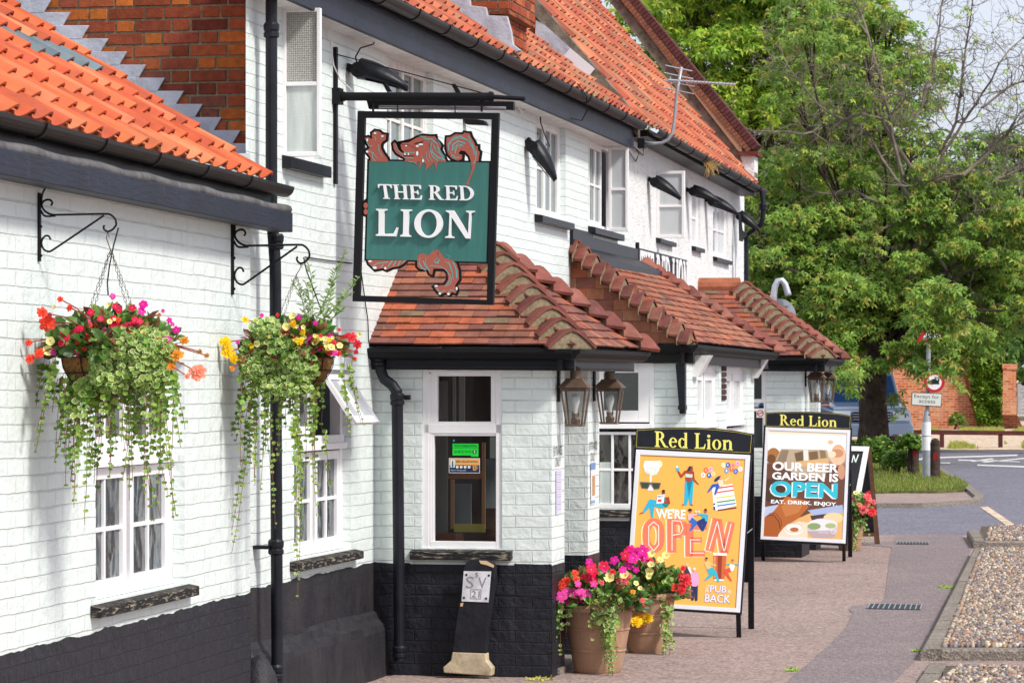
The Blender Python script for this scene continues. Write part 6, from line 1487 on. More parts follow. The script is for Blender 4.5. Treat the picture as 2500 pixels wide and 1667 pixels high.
# ================================================================== pavement boards
def cropf(ox, oy, k): return lambda x, y: (ox+x*k, oy+y*k)
def board(name, label, Yb, lean, cr, head, frame, inner, footR, footRb, footLb=None, footL=None, headarc=None, yaw=.06):
    """A-board: quads TL,TR,BR,BL in crop pixels, Yb = distance at the foot"""
    C = cropf(*cr); f = [C(*q) for q in frame]
    o = P(*f[3], Yb+yaw); bR = P(*f[2], Yb-yaw); tR = P(*f[1], Yb-yaw+lean)
    pl = Pl(o, bR, tR); root = thing(name, label, 'pavement sign', tuple(G(*C(*footR))))
    nb = -pl.n
    m = MB(); I = [C(*q) for q in inner]
    for i in range(4):
        j = (i+1) % 4; m.prism([pl.at(*f[i], .012), pl.at(*f[j], .012), pl.at(*I[j], .012), pl.at(*I[i], .012)], nb*.02)
    m.build('snap_frame', 'snap_frame', root, bevel=.002)
    m = MB(); g = grow_poly(f, 4.5); m.prism([pl.at(*q, -.004) for q in g], nb*.035); m.build('front_leaf', 'black_paint', root)
    hd = [C(*q) for q in headarc]; m = MB(); m.prism([pl.at(*q, .006) for q in hd], nb*.03); m.build('header_board', 'black_paint', root)
    ax = (bR-o).normalized(); Zg = V((0, 0, 1)); ft = G(*C(*footR)); topF = pl.at(*f[2], -.02)
    def leg(top, foot, w=.035):
        m = MB(); t_, f_ = V(top), V(foot); d = ax*w; e = V((-ax.y, ax.x, 0))*.022
        m.hexa([f_-d*.5-e, f_+d*.5-e, f_+d*.5+e, f_-d*.5+e, t_-d*.5-e, t_+d*.5-e, t_+d*.5+e, t_-d*.5+e]); m.build('leg', 'black_paint', root)
    leg(pl.at(f[2][0]-4, f[2][1]-6, -.02), ft)
    fl_ = ft-ax*((bR-o).length*.96); leg(pl.at(f[3][0]+6, f[3][1]-6, -.02), V((fl_.x, fl_.y, GZ(fl_.y))))
    hr = pl.at(*C(*head[1]), -.03); hl = pl.at(*C(*head[0]), -.03); fb = G(*C(*footRb)); leg(hr-ax*.02, fb, .045); fbl = fb-ax*((bR-o).length*.96); leg(hl+ax*.02, V((fbl.x, fbl.y, GZ(fbl.y))), .045)
    bk = V((0, 0, .03)); m = MB(); t0, t1 = hl-Zg*.05, hr-Zg*.05; q0, q1 = fbl.lerp(hl, .24), fb.lerp(hr, .24)
    m.hexa([q0, q1, q1+nb*-.015, q0+nb*-.015, t0-nb*-.0, t1, t1+nb*-.015, t0+nb*-.015]); m.build('back_leaf', 'black_paint', root)
    m = MB(); m.tube([pl.at(*C((frame[1][0]*.5+frame[2][0]*.5)+8, (frame[1][1]+frame[2][1])/2), -.03), fb.lerp(hr, .52)], .004, 5); m.build('stay', 'galvanised', root)
    return root, pl
def header(pl, cr, arc_in, quad, root, edge=2.6):
    A_ = Art(pl, *cr, base=.008); n = len(arc_in); c = list(arc_in)
    A_.line(c+[c[0]], edge, 'b9a94a', 1)
    A_.text(serif_norm('Red Lion', .02), quad, 'e6dd72', 2); A_.build('lettering', root)
KB = (1400, 1000, .3827)
b1, p1_ = board('pavement_sign', 'black A-board with an orange poster reading WE\'RE OPEN, beside the flower pots', 24.75, .30, KB, ((400, 125), (1150, 155)), ((400, 252), (1128, 288), (1062, 1292), (332, 1246)), ((425, 287), (1096, 315), (1036, 1264), (362, 1222)), (1056, 1450), (1134, 1396),
               headarc=((397, 247), (399, 124), (500, 116), (640, 112), (780, 113), (900, 119), (1040, 134), (1154, 156), (1134, 282)))
header(p1_, KB, ((402, 238), (406, 132), (520, 124), (640, 120), (780, 121), (900, 128), (1040, 143), (1137, 162), (1127, 274)), ((516, 136), (1020, 160), (1020, 258), (516, 236)), b1)
# poster 1
LB = (1450, 1080, .2679); A1 = Art(p1_, *LB, base=.004)
A1.poly([(418, 98), (1380, 148), (1292, 1512), (330, 1455)], 'f9b555', 0)
def person(A, parts):
    for (pts, ws, col, L) in parts: limb(A, pts, ws, col, L)
W_, OR_ = 'fbfaf6', 'f9b555'
# glass with lemon and sunglasses
A1.ell(596, 195, 28, 34, 'f4ecc0', 1); A1.poly([(462, 166), (585, 168), (600, 215), (596, 250), (570, 290), (530, 305), (490, 295), (462, 262), (450, 215)], 'eef2fb', 2); A1.poly([(452, 212), (598, 214), (594, 255), (568, 290), (528, 303), (490, 293), (462, 258)], 'dfe6f4', 3)
A1.ring(526, 262, 42, 40, 7, 'efe7a0', 4); A1.ell(500, 280, 22, 14, 'e8e6b4', 4); A1.poly([(506, 300), (528, 300), (522, 400), (545, 425), (540, 437), (490, 436), (488, 425), (510, 400)], 'e6ecfa', 2)
A1.poly([(418, 356), (612, 365), (606, 385), (596, 420), (545, 425), (528, 385), (508, 383), (494, 420), (436, 414), (424, 380)], '6a6a72', 5); A1.poly([(430, 366), (502, 368), (494, 412), (440, 410)], '3c4a32', 6); A1.poly([(530, 370), (602, 373), (592, 416), (546, 416)], '3c4a32', 6)
# woman with a cocktail
person(A1, [([(866, 330), (835, 560)], (70, 30), '2fb3d4', 2), ([(878, 330), (882, 560)], (70, 26), '2fb3d4', 2), ([(820, 560), (805, 570)], (12, 8), 'a8452c', 3), ([(880, 560), (900, 572)], (12, 8), 'a8452c', 3), ([(868, 255), (862, 330)], (70, 60), 'a8452c', 3), ([(835, 262), (795, 310), (765, 255)], (24, 22, 14), 'a8452c', 3.6), ([(900, 262), (908, 335), (952, 380)], (24, 20, 8), 'a8452c', 3.6)])
A1.poly([(835, 282), (900, 290), (896, 320), (832, 315)], 'c9d8cf', 5); A1.ell(884, 240, 20, 24, 'a8452c', 5); A1.poly([(905, 216), (868, 214), (850, 250), (852, 262), (880, 250), (884, 228)], '27364e', 6); A1.poly([(748, 230), (782, 230), (778, 258), (756, 260)], '43bcd8', 5); A1.ell(756, 222, 10, 14, 'f6eee6', 4)
# balloons
for x, y, c_, t_, tc_ in ((1020, 250, 'f2703a', 'A', W_), (1064, 242, 'f6b9cf', 'P', 'd96a8a'), (995, 295, 'f9f3ee', 'H', 'd24a3a'), (1050, 298, '2c62c4', 'P', W_), (1088, 286, 'f9dca0', 'Y', 'e8963a'), (1180, 205, 'fbe6c0', '', W_), (1222, 204, '2c62c4', 'R', W_), (1268, 208, 'f4a08a', 'H', 'e0503a'), (1310, 188, 'f6b9cf', 'A', '6a4ab8'), (1208, 256, '4a9ae0', 'I', W_), (1254, 240, 'f2703a', 'T', W_), (1292, 262, '2c62c4', 'D', W_), (1334, 240, 'f9f3ee', 'Y', 'c04a7a')):
    A1.ell(x, y, 20, 24, c_, 1.5+x*.001)
    if t_: A1.text(sans_mesh(t_, .01), ((x-7, y-11), (x+7, y-11), (x+7, y+11), (x-7, y+11)), tc_, 4)
A1.line([(1245, 290), (1215, 350)], 3, 'f6dcae', 1)
# cake and child
A1.poly([(1075, 400), (1262, 376), (1300, 572), (1118, 622), (1092, 590)], 'fdfcfb', 2)
for y, c_ in ((402, 'e8333a'), (440, 'e8502e'), (488, 'f5d33a'), (528, '2f9a48'), (560, '3a7fd0'), (600, '7a2a30')):
    A1.poly([(1106+(y-400)*.1, y+10), (1266+(y-400)*.16, y-14), (1268+(y-400)*.16, y-2), (1108+(y-400)*.1, y+22)], c_, 3)
for y in (560, 590, 604): A1.ell(1098, y, 9, 9, '3a4a8a', 3)
person(A1, [([(1160, 385), (1085, 392), (1040, 450)], (30, 28, 12), '2a5cb8', 4), ([(1130, 395), (1104, 470)], (28, 16), '2a5cb8', 4.5), ([(1150, 340), (1160, 380)], (50, 46), 'f6dcb8', 4), ([(1190, 350), (1230, 320)], (16, 10), 'f6dcb8', 4.4)]); A1.ell(1152, 318, 16, 16, 'f0a884', 5); A1.poly([(1160, 302), (1130, 306), (1098, 335), (1100, 356), (1128, 345), (1146, 322)], '1e2f5a', 6)
# reading man
person(A1, [([(640, 575), (520, 540), (455, 630)], (60, 52, 20), '34b2d4', 4), ([(530, 560), (530, 675)], (50, 20), '34b2d4', 3.5), ([(450, 634), (418, 648)], (14, 8), 'c8502e', 4), ([(640, 500), (655, 560)], (60, 56), '138a82', 4.6), ([(665, 500), (684, 550), (640, 545)], (40, 22, 16), 'a8402e', 5)]); A1.ell(634, 455, 14, 26, '8c3328', 5); A1.ell(634, 438, 14, 10, '2a2228', 6)
A1.poly([(575, 478), (645, 470), (636, 550), (570, 556)], 'f4f6fa', 6); A1.text(sans_mesh('PINTS', .01), ((582, 484), (636, 478), (634, 496), (582, 502)), '2a4a9a', 7); A1.poly([(582, 518), (616, 514), (616, 538), (582, 540)], 'e23a3a', 7)
A1.text(sans_mesh("WE'RE", .035), ((562, 598), (838, 608), (832, 698), (568, 690)), 'fbfaf4', 4)
# OPEN in inline block letters
def inline_letter(A, polys, off=(-16, 8)):
    for p in polys:
        A.poly([(x+off[0], y+off[1]) for x, y in p], 'fdfbf2', 2); A.poly([(x+off[0]*.55, y+off[1]*.55) for x, y in p], OR_, 2.4); A.poly(p, 'fb7d5f', 3)
def seg(x0, y0, x1, y1, w): d = math.hypot(x1-x0, y1-y0); nx, ny = -(y1-y0)/d*w/2, (x1-x0)/d*w/2; return [(x0+nx, y0+ny), (x1+nx, y1+ny), (x1-nx, y1-ny), (x0-nx, y0-ny)]
O = [(x, y) for x, y in [(545+98*cos(t), 845+158*math.copysign(abs(sin(t))**.7, sin(t))) for t in [2*pi*k/28 for k in range(28)]]]; Oi = [(545+(x-545)*.34, 845+(y-845)*.56) for x, y in O]
for k in range(28):
    j = (k+1) % 28; inline_letter(A1, [[O[k], O[j], Oi[j], Oi[k]]])
inline_letter(A1, [seg(708, 690, 712, 1000, 78), seg(740, 715, 800, 720, 62), seg(740, 845, 800, 842, 50), seg(815, 718, 815, 842, 55)])
inline_letter(A1, [seg(872, 735, 872, 1036, 70), seg(880, 1010, 1012, 1010, 50), seg(880, 885, 985, 885, 46), seg(880, 765, 1030, 770, 50)])
inline_letter(A1, [seg(1122, 690, 1055, 985, 72), seg(1135, 700, 1180, 1000, 64), seg(1255, 722, 1190, 1005, 66)])
for pts in ([(500, 760), (500, 930), (545, 985), (590, 930)], [(590, 930), (590, 760), (545, 720), (500, 760)], [(712, 720), (712, 980)], [(712, 710), (790, 714), (812, 780), (790, 830), (722, 842)], [(880, 880), (880, 1005), (1000, 1005)], [(880, 884), (968, 884)], [(1050, 970), (1125, 715), (1182, 985)], [(1190, 985), (1250, 740)]): A1.line(pts, 7, 'fff6ea', 4)
# couple toasting
person(A1, [([(880, 650), (884, 690)], (50, 56), 'f4b8c4', 5), ([(880, 700), (925, 730), (880, 795)], (50, 40, 16), '2f6fc8', 5.5), ([(900, 660), (945, 655)], (16, 10), 'f4b8c4', 6), ([(1015, 650), (1012, 700)], (60, 56), '3ab4d0', 5), ([(995, 655), (945, 655)], (18, 12), '3ab4d0', 6), ([(1015, 710), (960, 730), (985, 795)], (52, 46, 18), '223a7a', 5.5), ([(1015, 715), (995, 795)], (44, 18), '223a7a', 5.4)])
A1.ell(880, 620, 14, 16, 'c06a4a', 7); A1.ell(876, 612, 18, 12, '2a2228', 8); A1.ell(1018, 622, 14, 18, 'b8543a', 7); A1.ell(1018, 610, 13, 9, '2a2228', 8); A1.ell(930, 628, 9, 9, 'f6eee0', 7); A1.ell(956, 628, 9, 9, 'f6eee0', 7)
# beer and dancers
A1.poly([(1090, 1010), (1210, 1012), (1190, 1250), (1088, 1246)], 'd06a38', 2); A1.poly([(1128, 1030), (1168, 1030), (1160, 1240), (1128, 1240)], '9a3a24', 3); A1.poly([(1086, 1002), (1214, 1006), (1212, 1030), (1088, 1026)], 'fbf3e4', 3); A1.poly([(1094, 1242), (1186, 1244), (1184, 1260), (1096, 1258)], 'e9eef2', 3); A1.poly([(1096, 1036), (1108, 1036), (1104, 1230), (1094, 1230)], 'e6a070', 3.5)
person(A1, [([(1025, 1085), (1050, 1140)], (50, 46), 'fbc27e', 4), ([(1050, 1100), (1110, 1118)], (18, 12), 'fbc27e', 4.4), ([(1050, 1145), (1070, 1200), (1015, 1250)], (48, 34, 14), '3ab8cc', 4.6), ([(1060, 1145), (1105, 1190), (1135, 1262)], (44, 34, 16), '3ab8cc', 4.2), ([(1262, 1110), (1252, 1150)], (50, 44), 'f6f2f6', 4), ([(1280, 1105), (1312, 1112)], (14, 10), '3ab8cc', 4.3), ([(1240, 1105), (1208, 1110)], (14, 10), '3ab8cc', 4.3), ([(1245, 1155), (1200, 1170), (1222, 1215), (1252, 1256)], (40, 36, 24, 12), 'e2553a', 4.6)])
A1.ell(1024, 1060, 12, 16, 'c8784a', 6); A1.ell(1026, 1052, 12, 8, '2a2228', 7); A1.ell(1264, 1076, 12, 14, 'e89a78', 6); A1.ell(1264, 1068, 12, 7, 'c2452e', 7)
# older couple
person(A1, [([(848, 1130), (850, 1260)], (56, 60), '3c3a44', 4), ([(838, 1260), (812, 1395)], (30, 20), '2e3350', 4.4), ([(856, 1260), (862, 1392)], (30, 20), '2e3350', 4.4), ([(862, 1130), (890, 1200)], (24, 14), 'eef2f8', 4.8), ([(918, 1180), (918, 1270)], (60, 84), 'e2a8d4', 5), ([(905, 1280), (898, 1425)], (36, 26), '2c3058', 4.5), ([(930, 1280), (932, 1428)], (36, 26), '2c3058', 4.5)])
A1.ell(850, 1108, 13, 18, 'e8c4a0', 6); A1.ell(916, 1158, 13, 16, 'eac0a4', 6); A1.ell(916, 1148, 14, 9, 'e8e8ec', 7)
A1.poly([(735, 1355), (765, 1340), (755, 1425), (728, 1420)], 'e8e23a', 4)
A1.text(sans_mesh('PUB', .03), ((1058, 1296), (1212, 1304), (1208, 1370), (1054, 1362)), '8f9ed8', 3); A1.text(sans_mesh('PUB', .0), ((1062, 1298), (1208, 1306), (1204, 1366), (1060, 1360)), 'f4f2fa', 4)
A1.text(sans_mesh('BACK', .03), ((1012, 1376), (1250, 1386), (1244, 1464), (1006, 1450)), '8f9ed8', 3); A1.text(sans_mesh('BACK', .0), ((1016, 1378), (1244, 1388), (1240, 1460), (1010, 1448)), 'f4f2fa', 4)
A1.text(sans_mesh('IS', .01), ((1226, 1342), (1254, 1344), (1252, 1374), (1224, 1372)), 'fbf0dc', 3); A1.text(sans_mesh('THE', .01), ((1052, 1292), (1050, 1366), (1012, 1362), (1016, 1290)), 'fbf0dc', 3)
A1.build('poster', b1)

KJ = (1800, 980, .2679)
b2_, p2_ = board('pavement_sign', 'black A-board with a beer garden poster reading OUR BEER GARDEN IS OPEN', 34.0, .30, KJ, ((262, 100), (1036, 130)), ((258, 232), (1030, 258), (986, 1292), (211, 1252)), ((285, 262), (1000, 290), (957, 1256), (238, 1226)), (973, 1452), (1029, 1415),
                headarc=((254, 228), (260, 100), (380, 94), (520, 91), (660, 92), (800, 97), (920, 108), (1038, 128), (1030, 256)))
header(p2_, KJ, ((260, 220), (266, 108), (380, 102), (520, 99), (660, 100), (800, 105), (920, 116), (1030, 134), (1024, 246)), ((385, 118), (910, 138), (910, 232), (385, 214)), b2_)
A2 = Art(p2_, *KJ, base=.004)
# photographic poster rendered as soft flat patches, darkest first
A2.poly([(285, 262), (1000, 290), (957, 1256), (238, 1226)], '6a4434', 0)
import colorsys
def patch(pts, c, L): A2.poly(pts, c, L)
patch([(285, 262), (1000, 290), (986, 600), (275, 560)], 'f6f2f4', 1); patch([(285, 262), (1000, 290), (999, 312), (284, 292)], 'f3dfc6', 1.5)
for k in range(9): A2.poly([(283-k*.3, 440+k*14), (990-k*.6, 470+k*14), (989-k*.6, 486+k*14), (282-k*.3, 456+k*14)], mixc(lin('f3e2d2'), lin('8c5c40'), k/8), 1.6)
for (x, y, rx, ry, c_, L) in ((330, 490, 60, 70, 'a8703e', 2), (310, 520, 40, 40, '6e4a2c', 2.2), (920, 480, 90, 90, 'e0a880', 2), (915, 500, 70, 80, 'ecc0a0', 2.3), (910, 470, 60, 40, 'c98e68', 2.4), (850, 370, 26, 20, 'e8b890', 2), (950, 640, 60, 70, 'c99478', 2), (860, 480, 40, 30, 'f6d8bc', 2.5)):
    A2.ell(x, y, rx if x+rx < 985 else 985-x, ry, c_, L)
patch([(400, 430), (820, 440), (835, 520), (800, 700), (560, 690), (380, 560), (350, 530)], 'b9a48c', 3); patch([(405, 440), (470, 442), (440, 560), (360, 540)], '8d7a66', 3.3); patch([(520, 470), (600, 450), (600, 545), (540, 560)], '6e5a40', 3.4); patch([(650, 460), (730, 450), (740, 520), (660, 540)], '7a5f3e', 3.4); patch([(750, 440), (800, 446), (815, 510), (760, 520)], '8c744e', 3.4); patch([(600, 440), (645, 440), (650, 560), (610, 560)], 'e8e2da', 3.5); patch([(540, 545), (830, 515), (836, 560), (540, 600)], 'd9ae78', 3.6)
patch([(262, 700), (420, 720), (520, 840), (420, 940), (255, 900)], '4c3226', 3); patch([(250, 960), (420, 930), (380, 1080), (250, 1080)], 'b9c4e0', 2.8); patch([(440, 860), (620, 900), (650, 960), (560, 1060), (440, 1130), (380, 1232), (240, 1226), (250, 1060), (330, 1000)], 'b5652e', 4); patch([(470, 880), (600, 930), (560, 1010), (440, 1050), (400, 960)], 'c47a42', 4.2); patch([(240, 1060), (300, 1020), (380, 1080), (400, 1140), (370, 1228), (240, 1226)], 'a85a28', 4.4)
A2.line([(268, 1040), (330, 1030), (380, 1090), (392, 1160)], 7, '4a2a1c', 5); A2.line([(290, 1020), (350, 1015), (400, 1080), (404, 1130)], 5, '5a3420', 5)
patch([(560, 1060), (700, 1000), (965, 980), (958, 1256), (380, 1240), (430, 1140)], 'e2b070', 3.8); patch([(640, 990), (960, 940), (965, 1010), (700, 1040)], 'a8b4d8', 3.9); patch([(665, 1040), (820, 1020), (830, 1070), (680, 1080)], '4a3a36', 4.3); A2.ell(875, 1060, 90, 50, 'e9cfa0', 4.4)
patch([(370, 1215), (430, 1140), (560, 1090), (640, 1100), (640, 1246), (372, 1240)], 'f0d8c0', 4.4); A2.ell(515, 1160, 88, 56, 'f6ece2', 4.6); A2.ring(515, 1150, 82, 46, 8, 'd8c0b0', 4.9); A2.ell(520, 1165, 40, 20, 'b8683c', 5.2)
A2.ell(775, 1150, 140, 88, 'cfc4cc', 4.8); A2.ell(775, 1120, 138, 52, 'e6e0e6', 5.1); A2.ell(700, 1135, 60, 30, '8aa068', 5.3); A2.ell(850, 1130, 50, 24, 'a8b880', 5.35); patch([(640, 1180), (910, 1180), (880, 1240), (690, 1240)], 'b8a4ac', 5.2)
A2.text(sans_mesh('OUR BEER', .035), ((322, 546), (926, 568), (920, 648), (320, 626)), 'fdfcfd', 7); A2.text(sans_mesh('GARDEN IS', .035), ((318, 640), (922, 656), (918, 734), (316, 708)), 'fdfcfd', 7)
A2.text(sans_mesh('OPEN', .045), ((296, 722), (904, 752), (900, 890), (292, 868)), 'f2fafc', 7); A2.text(sans_mesh('OPEN', .04), ((306, 716), (918, 742), (912, 882), (302, 860)), '33bcd2', 8)
A2.text(sans_mesh('EAT. DRINK. ENJOY.', .03), ((308, 892), (912, 918), (910, 962), (306, 936)), 'fdfcfd', 7)
A2.ring(876, 1182, 26, 24, 5, 'f6eef2', 8); A2.text(sans_mesh('2.0', .01), ((864, 1174), (890, 1176), (888, 1192), (864, 1190)), 'f6eef2', 8); A2.line([(742, 1192), (830, 1196)], 5, 'f2eaf0', 8)
A2.build('poster', b2_)
# chalk board behind
kJ = cropf(*KJ); Yc = 37.2
cb = thing('chalkboard_sign', 'wooden A-frame chalkboard standing behind the beer garden board', 'pavement sign', tuple(G(*kJ(1275, 1295))))
class FP:
    def __init__(s, Y0, Y1, y0, y1): s.a = (Y0, Y1, y0, y1)
    def at(s, px, py, d=0): Y0, Y1, y0, y1 = s.a; t = (py-y0)/(y1-y0); return P(px, py, Y0+(Y1-Y0)*t-d)
fp = FP(37.3, 36.9, 1088, 1325); m = MB()
def strip(q, d, mat, nm, th=.03):
    m = MB(); m.prism([fp.at(*kJ(*p), d) for p in q], V((0, th, 0))); return m.build(nm, mat, cb)
strip([(900, 405), (1203, 410), (1108, 830), (880, 830)], -.0, 'black_paint', 'chalk_panel'); strip([(900, 402), (1205, 410), (1150, 452), (900, 446)], .012, 'white_wood_old', 'top_rail', .04)
strip([(1205, 410), (1150, 450), (1062, 905), (1030, 1290), (1062, 1290), (1122, 880)], .012, 'white_wood_old', 'front_leg', .04)
m = MB(); gz_ = GZ(37.4); m.prism([P(*kJ(*p), 37.35) for p in ((1205, 412), (1222, 440), (1300, 1296), (1256, 1296), (1186, 440))], V((0, .05, 0))); m.build('back_leg', 'brown_wood', cb)
m = MB(); m.prism([P(*kJ(*p), 37.5) for p in ((1190, 460), (1205, 470), (1256, 1225), (1080, 1225), (1110, 830))], V((0, .02, 0))); m.build('back_panel', 'black_paint', cb)
m = MB(); m.prism([P(*kJ(*p), 37.3) for p in ((1070, 1196), (1250, 1196), (1252, 1228), (1070, 1228))], V((0, .04, 0))); m.build('bottom_rail', 'brown_wood', cb)
A_ = Art(fp, *KJ, base=.006); A_.line([(1046, 552), (1060, 486)], 9, 'e4f2ee', 1); A_.line([(1060, 486), (1078, 552)], 9, 'e4f2ee', 1); A_.line([(1078, 552), (1104, 482)], 9, 'e4f2ee', 1); A_.build('chalk_writing', cb)
bp3 = G(1800+915*.2679, 980+1345*.2679)
pot('terracotta pot of pink and coral flowers at the foot of the chalkboard', V((bp3.x+.12, bp3.y-.15, bp3.z)), .36, .12, .17,
    [(1150, 985, 60, 'rose'), (1190, 870, 50, 'rose'), (1230, 1000, 50, 'red'), (1180, 930, 40, 'salmon'), (1240, 915, 34, 'rose'), (1110, 940, 34, 'salmon'), (1120, 980, 34, 'rose'), (1195, 835, 30, 'red'), (1080, 830, 30, 'pale'), (1100, 860, 34, 'salmon'), (1215, 1025, 34, 'red'), (1060, 890, 26, 'rose')],
    23, [(1110, 900, 60, 80, 60), (1090, 1080, 50, 90, 90)], [(1070, 1050, .4, 0), (1100, 1060, .42, 0), (1130, 1060, .3, .04), (1090, 1100, .36, 0), (1150, 1080, .25, .1), (1060, 1100, .36, 0)], (.2679, 1800, 980))
# ================================================================== ground, roads, kerbs
def clip(pts, keep_far):
    out = []; f = (lambda p: p[1]-25) if keep_far else (lambda p: 25-p[1])
    for i in range(len(pts)):
        a, b = pts[i], pts[(i+1) % len(pts)]; fa, fb = f(a), f(b)
        if fa >= 0: out.append(a)
        if (fa > 0) != (fb > 0) and fa*fb < 0:
            t = fa/(fa-fb); out.append((a[0]+(b[0]-a[0])*t, 25.0))
    return out
def sheet(m, pts, dz=0, tint=(1, 1, 1)):
    for k in (False, True):
        q = clip([(p[0], p[1]) for p in pts], k)
        if len(q) > 2: m.poly([V((x, y, GZ(y)+dz)) for x, y in q], tint)
def slab(m, pts, dz0, dz1, tint=(1, 1, 1)):
    sheet(m, pts, dz1, tint)
    for i in range(len(pts)):
        a, b = pts[i], pts[(i+1) % len(pts)]
        ys = [a, b]
        if (a[1]-25)*(b[1]-25) < 0: t = (25-a[1])/(b[1]-a[1]); ys = [a, (a[0]+(b[0]-a[0])*t, 25.0), b]
        for p, q in zip(ys, ys[1:]): m.poly([V((p[0], p[1], GZ(p[1])+dz0)), V((q[0], q[1], GZ(q[1])+dz0)), V((q[0], q[1], GZ(q[1])+dz1)), V((p[0], p[1], GZ(p[1])+dz1))], tint)
def Gh(px, py, h):
    Y = (H-h)*FPX/(py-HY)
    if Y > 25: Y = (H+.2-h)*FPX/(py-HY+64)
    return ((px-CX)/FPX*Y, Y)
g2 = lambda x, y: (G(x, y).x, G(x, y).y)
YR0, YR1 = G(2200, 1306).y, G(2400, 1100).y
m = MB(); sheet(m, [(-30, 2), (40, 2), (40, YR0), (-30, YR0)]); struct('pavement', m, 'pink_tarmac')
m = MB(); sheet(m, [(-90, YR0), (90, YR0), (90, YR1), (-90, YR1)]); struct('road', m, 'road_tarmac')
m = MB(); sheet(m, [(-140, YR1), (140, YR1), (140, 420), (-140, 420)]); struct('gravel_yard', m, 'pale_gravel')
# darker trench repair strip along the pavement
L_ = [(1905, 1690), (1918, 1667), (2026, 1572), (2068, 1528), (2082, 1497), (2071, 1487), (2084, 1478), (2152, 1472), (2160, 1459), (2170, 1380), (2177, 1336), (2100, 1330), (2104, 1322), (2180, 1322), (2186, 1304)]
Rr_ = [(2345, 1304), (2373, 1338), (2247, 1592), (2230, 1616), (2179, 1667), (2160, 1690)]
m = MB(); pts = [g2(*p) for p in L_+Rr_]
cY = sorted(set([p[1] for p in pts]))
# build as horizontal bands so that the concave outline stays clean
def xat(poly, y, side):
    xs = []
    for a, b in zip(poly, poly[1:]):
        if min(a[1], b[1]) <= y <= max(a[1], b[1]) and abs(a[1]-b[1]) > 1e-6: xs.append(a[0]+(b[0]-a[0])*(y-a[1])/(b[1]-a[1]))
    return (min if side else max)(xs) if xs else None
LL_, RR_ = [g2(*p) for p in L_], [g2(*p) for p in Rr_]; ys = [LL_[0][1]+(LL_[-1][1]-LL_[0][1])*i/160 for i in range(161)]
for y0, y1 in zip(ys, ys[1:]):
    q = [xat(LL_, y0+1e-4, True), xat(RR_, y0+1e-4, False), xat(RR_, y1-1e-4, False), xat(LL_, y1-1e-4, True)]
    if None in q: continue
    sheet(m, [(q[0]+R.uniform(-.006, .006), y0), (q[1], y0), (q[2], y1), (q[3], y1)], .004)
struct('asphalt_strip', m, 'grey_tarmac')
# raised cobbled beds with concrete kerbs
peb = MB(); kb = MB(); bed = MB(); rp = random.Random(5)
def cobbles(x0f, y0, y1, w, h, sp=.041):
    """x0f: inner left edge as a function of y"""
    ny = int((y1-y0)/(sp*.92)); nx = int(w/sp)
    for j in range(ny):
        y = y0+j*sp*.92
        for i in range(nx):
            cx = x0f(y)+(i+.5*(j % 2)*(1 if i else 0)+.5)*sp+rp.uniform(-.008, .008); cy = y+rp.uniform(-.01, .01)
            if cy > y1: continue
            if cx/cy > .175+1.0/cy: continue
            a, b = rp.uniform(.014, .022), rp.uniform(.017, .027); th = rp.uniform(0, pi); hh = rp.uniform(.018, .036); z = GZ(cy)+h-.004; tx, ty = rp.uniform(-.3, .3), rp.uniform(-.3, .3)
            t = rp.random(); c = lin(('8d8078', 'a08c78', '6e6668', 'b4a290', '5c5658', '9a7e66', '7e7a80', 'c8b8a0', '946e50')[rp.randrange(9)]); c = jit(c, .22, rp)
            o = len(peb.v); K = 7
            for (s, zz) in ((1, 0), (.92, .45), (.55, .88)):
                for k in range(K):
                    u, v = cos(2*pi*k/K)*a*s, sin(2*pi*k/K)*b*s; peb.v.append((cx+u*cos(th)-v*sin(th), cy+u*sin(th)+v*cos(th), z+hh*zz+(u*tx+v*ty)*zz))
            peb.v.append((cx, cy, z+hh))
            for r_ in range(2):
                for k in range(K): peb.f.append((o+r_*K+k, o+r_*K+(k+1) % K, o+(r_+1)*K+(k+1) % K, o+(r_+1)*K+k)); peb.t.append(c)
            for k in range(K): peb.f.append((o+2*K+k, o+2*K+(k+1) % K, o+3*K)); peb.t.append(c)
HK = .085
kA0, kA1 = Gh(2247, 1582, HK), Gh(2377, 1337, HK); iA0, iA1 = Gh(2298, 1578, HK), Gh(2396, 1336, HK)
def linef(p, q): return lambda y: p[0]+(q[0]-p[0])*(y-p[1])/(q[1]-p[1])
WX = 2.2
slab(bed, [(kA0[0]+.05, kA0[1]+.06), (kA0[0]+WX, kA0[1]+.06), (kA1[0]+WX, kA1[1]), (kA1[0]+.05, kA1[1])], -.01, HK-.006)
y2 = Gh(2500, 1325, HK)[1]
cobbles(linef(iA0, iA1), kA0[1]+.16, kA1[1]-.05, WX-.3, HK)
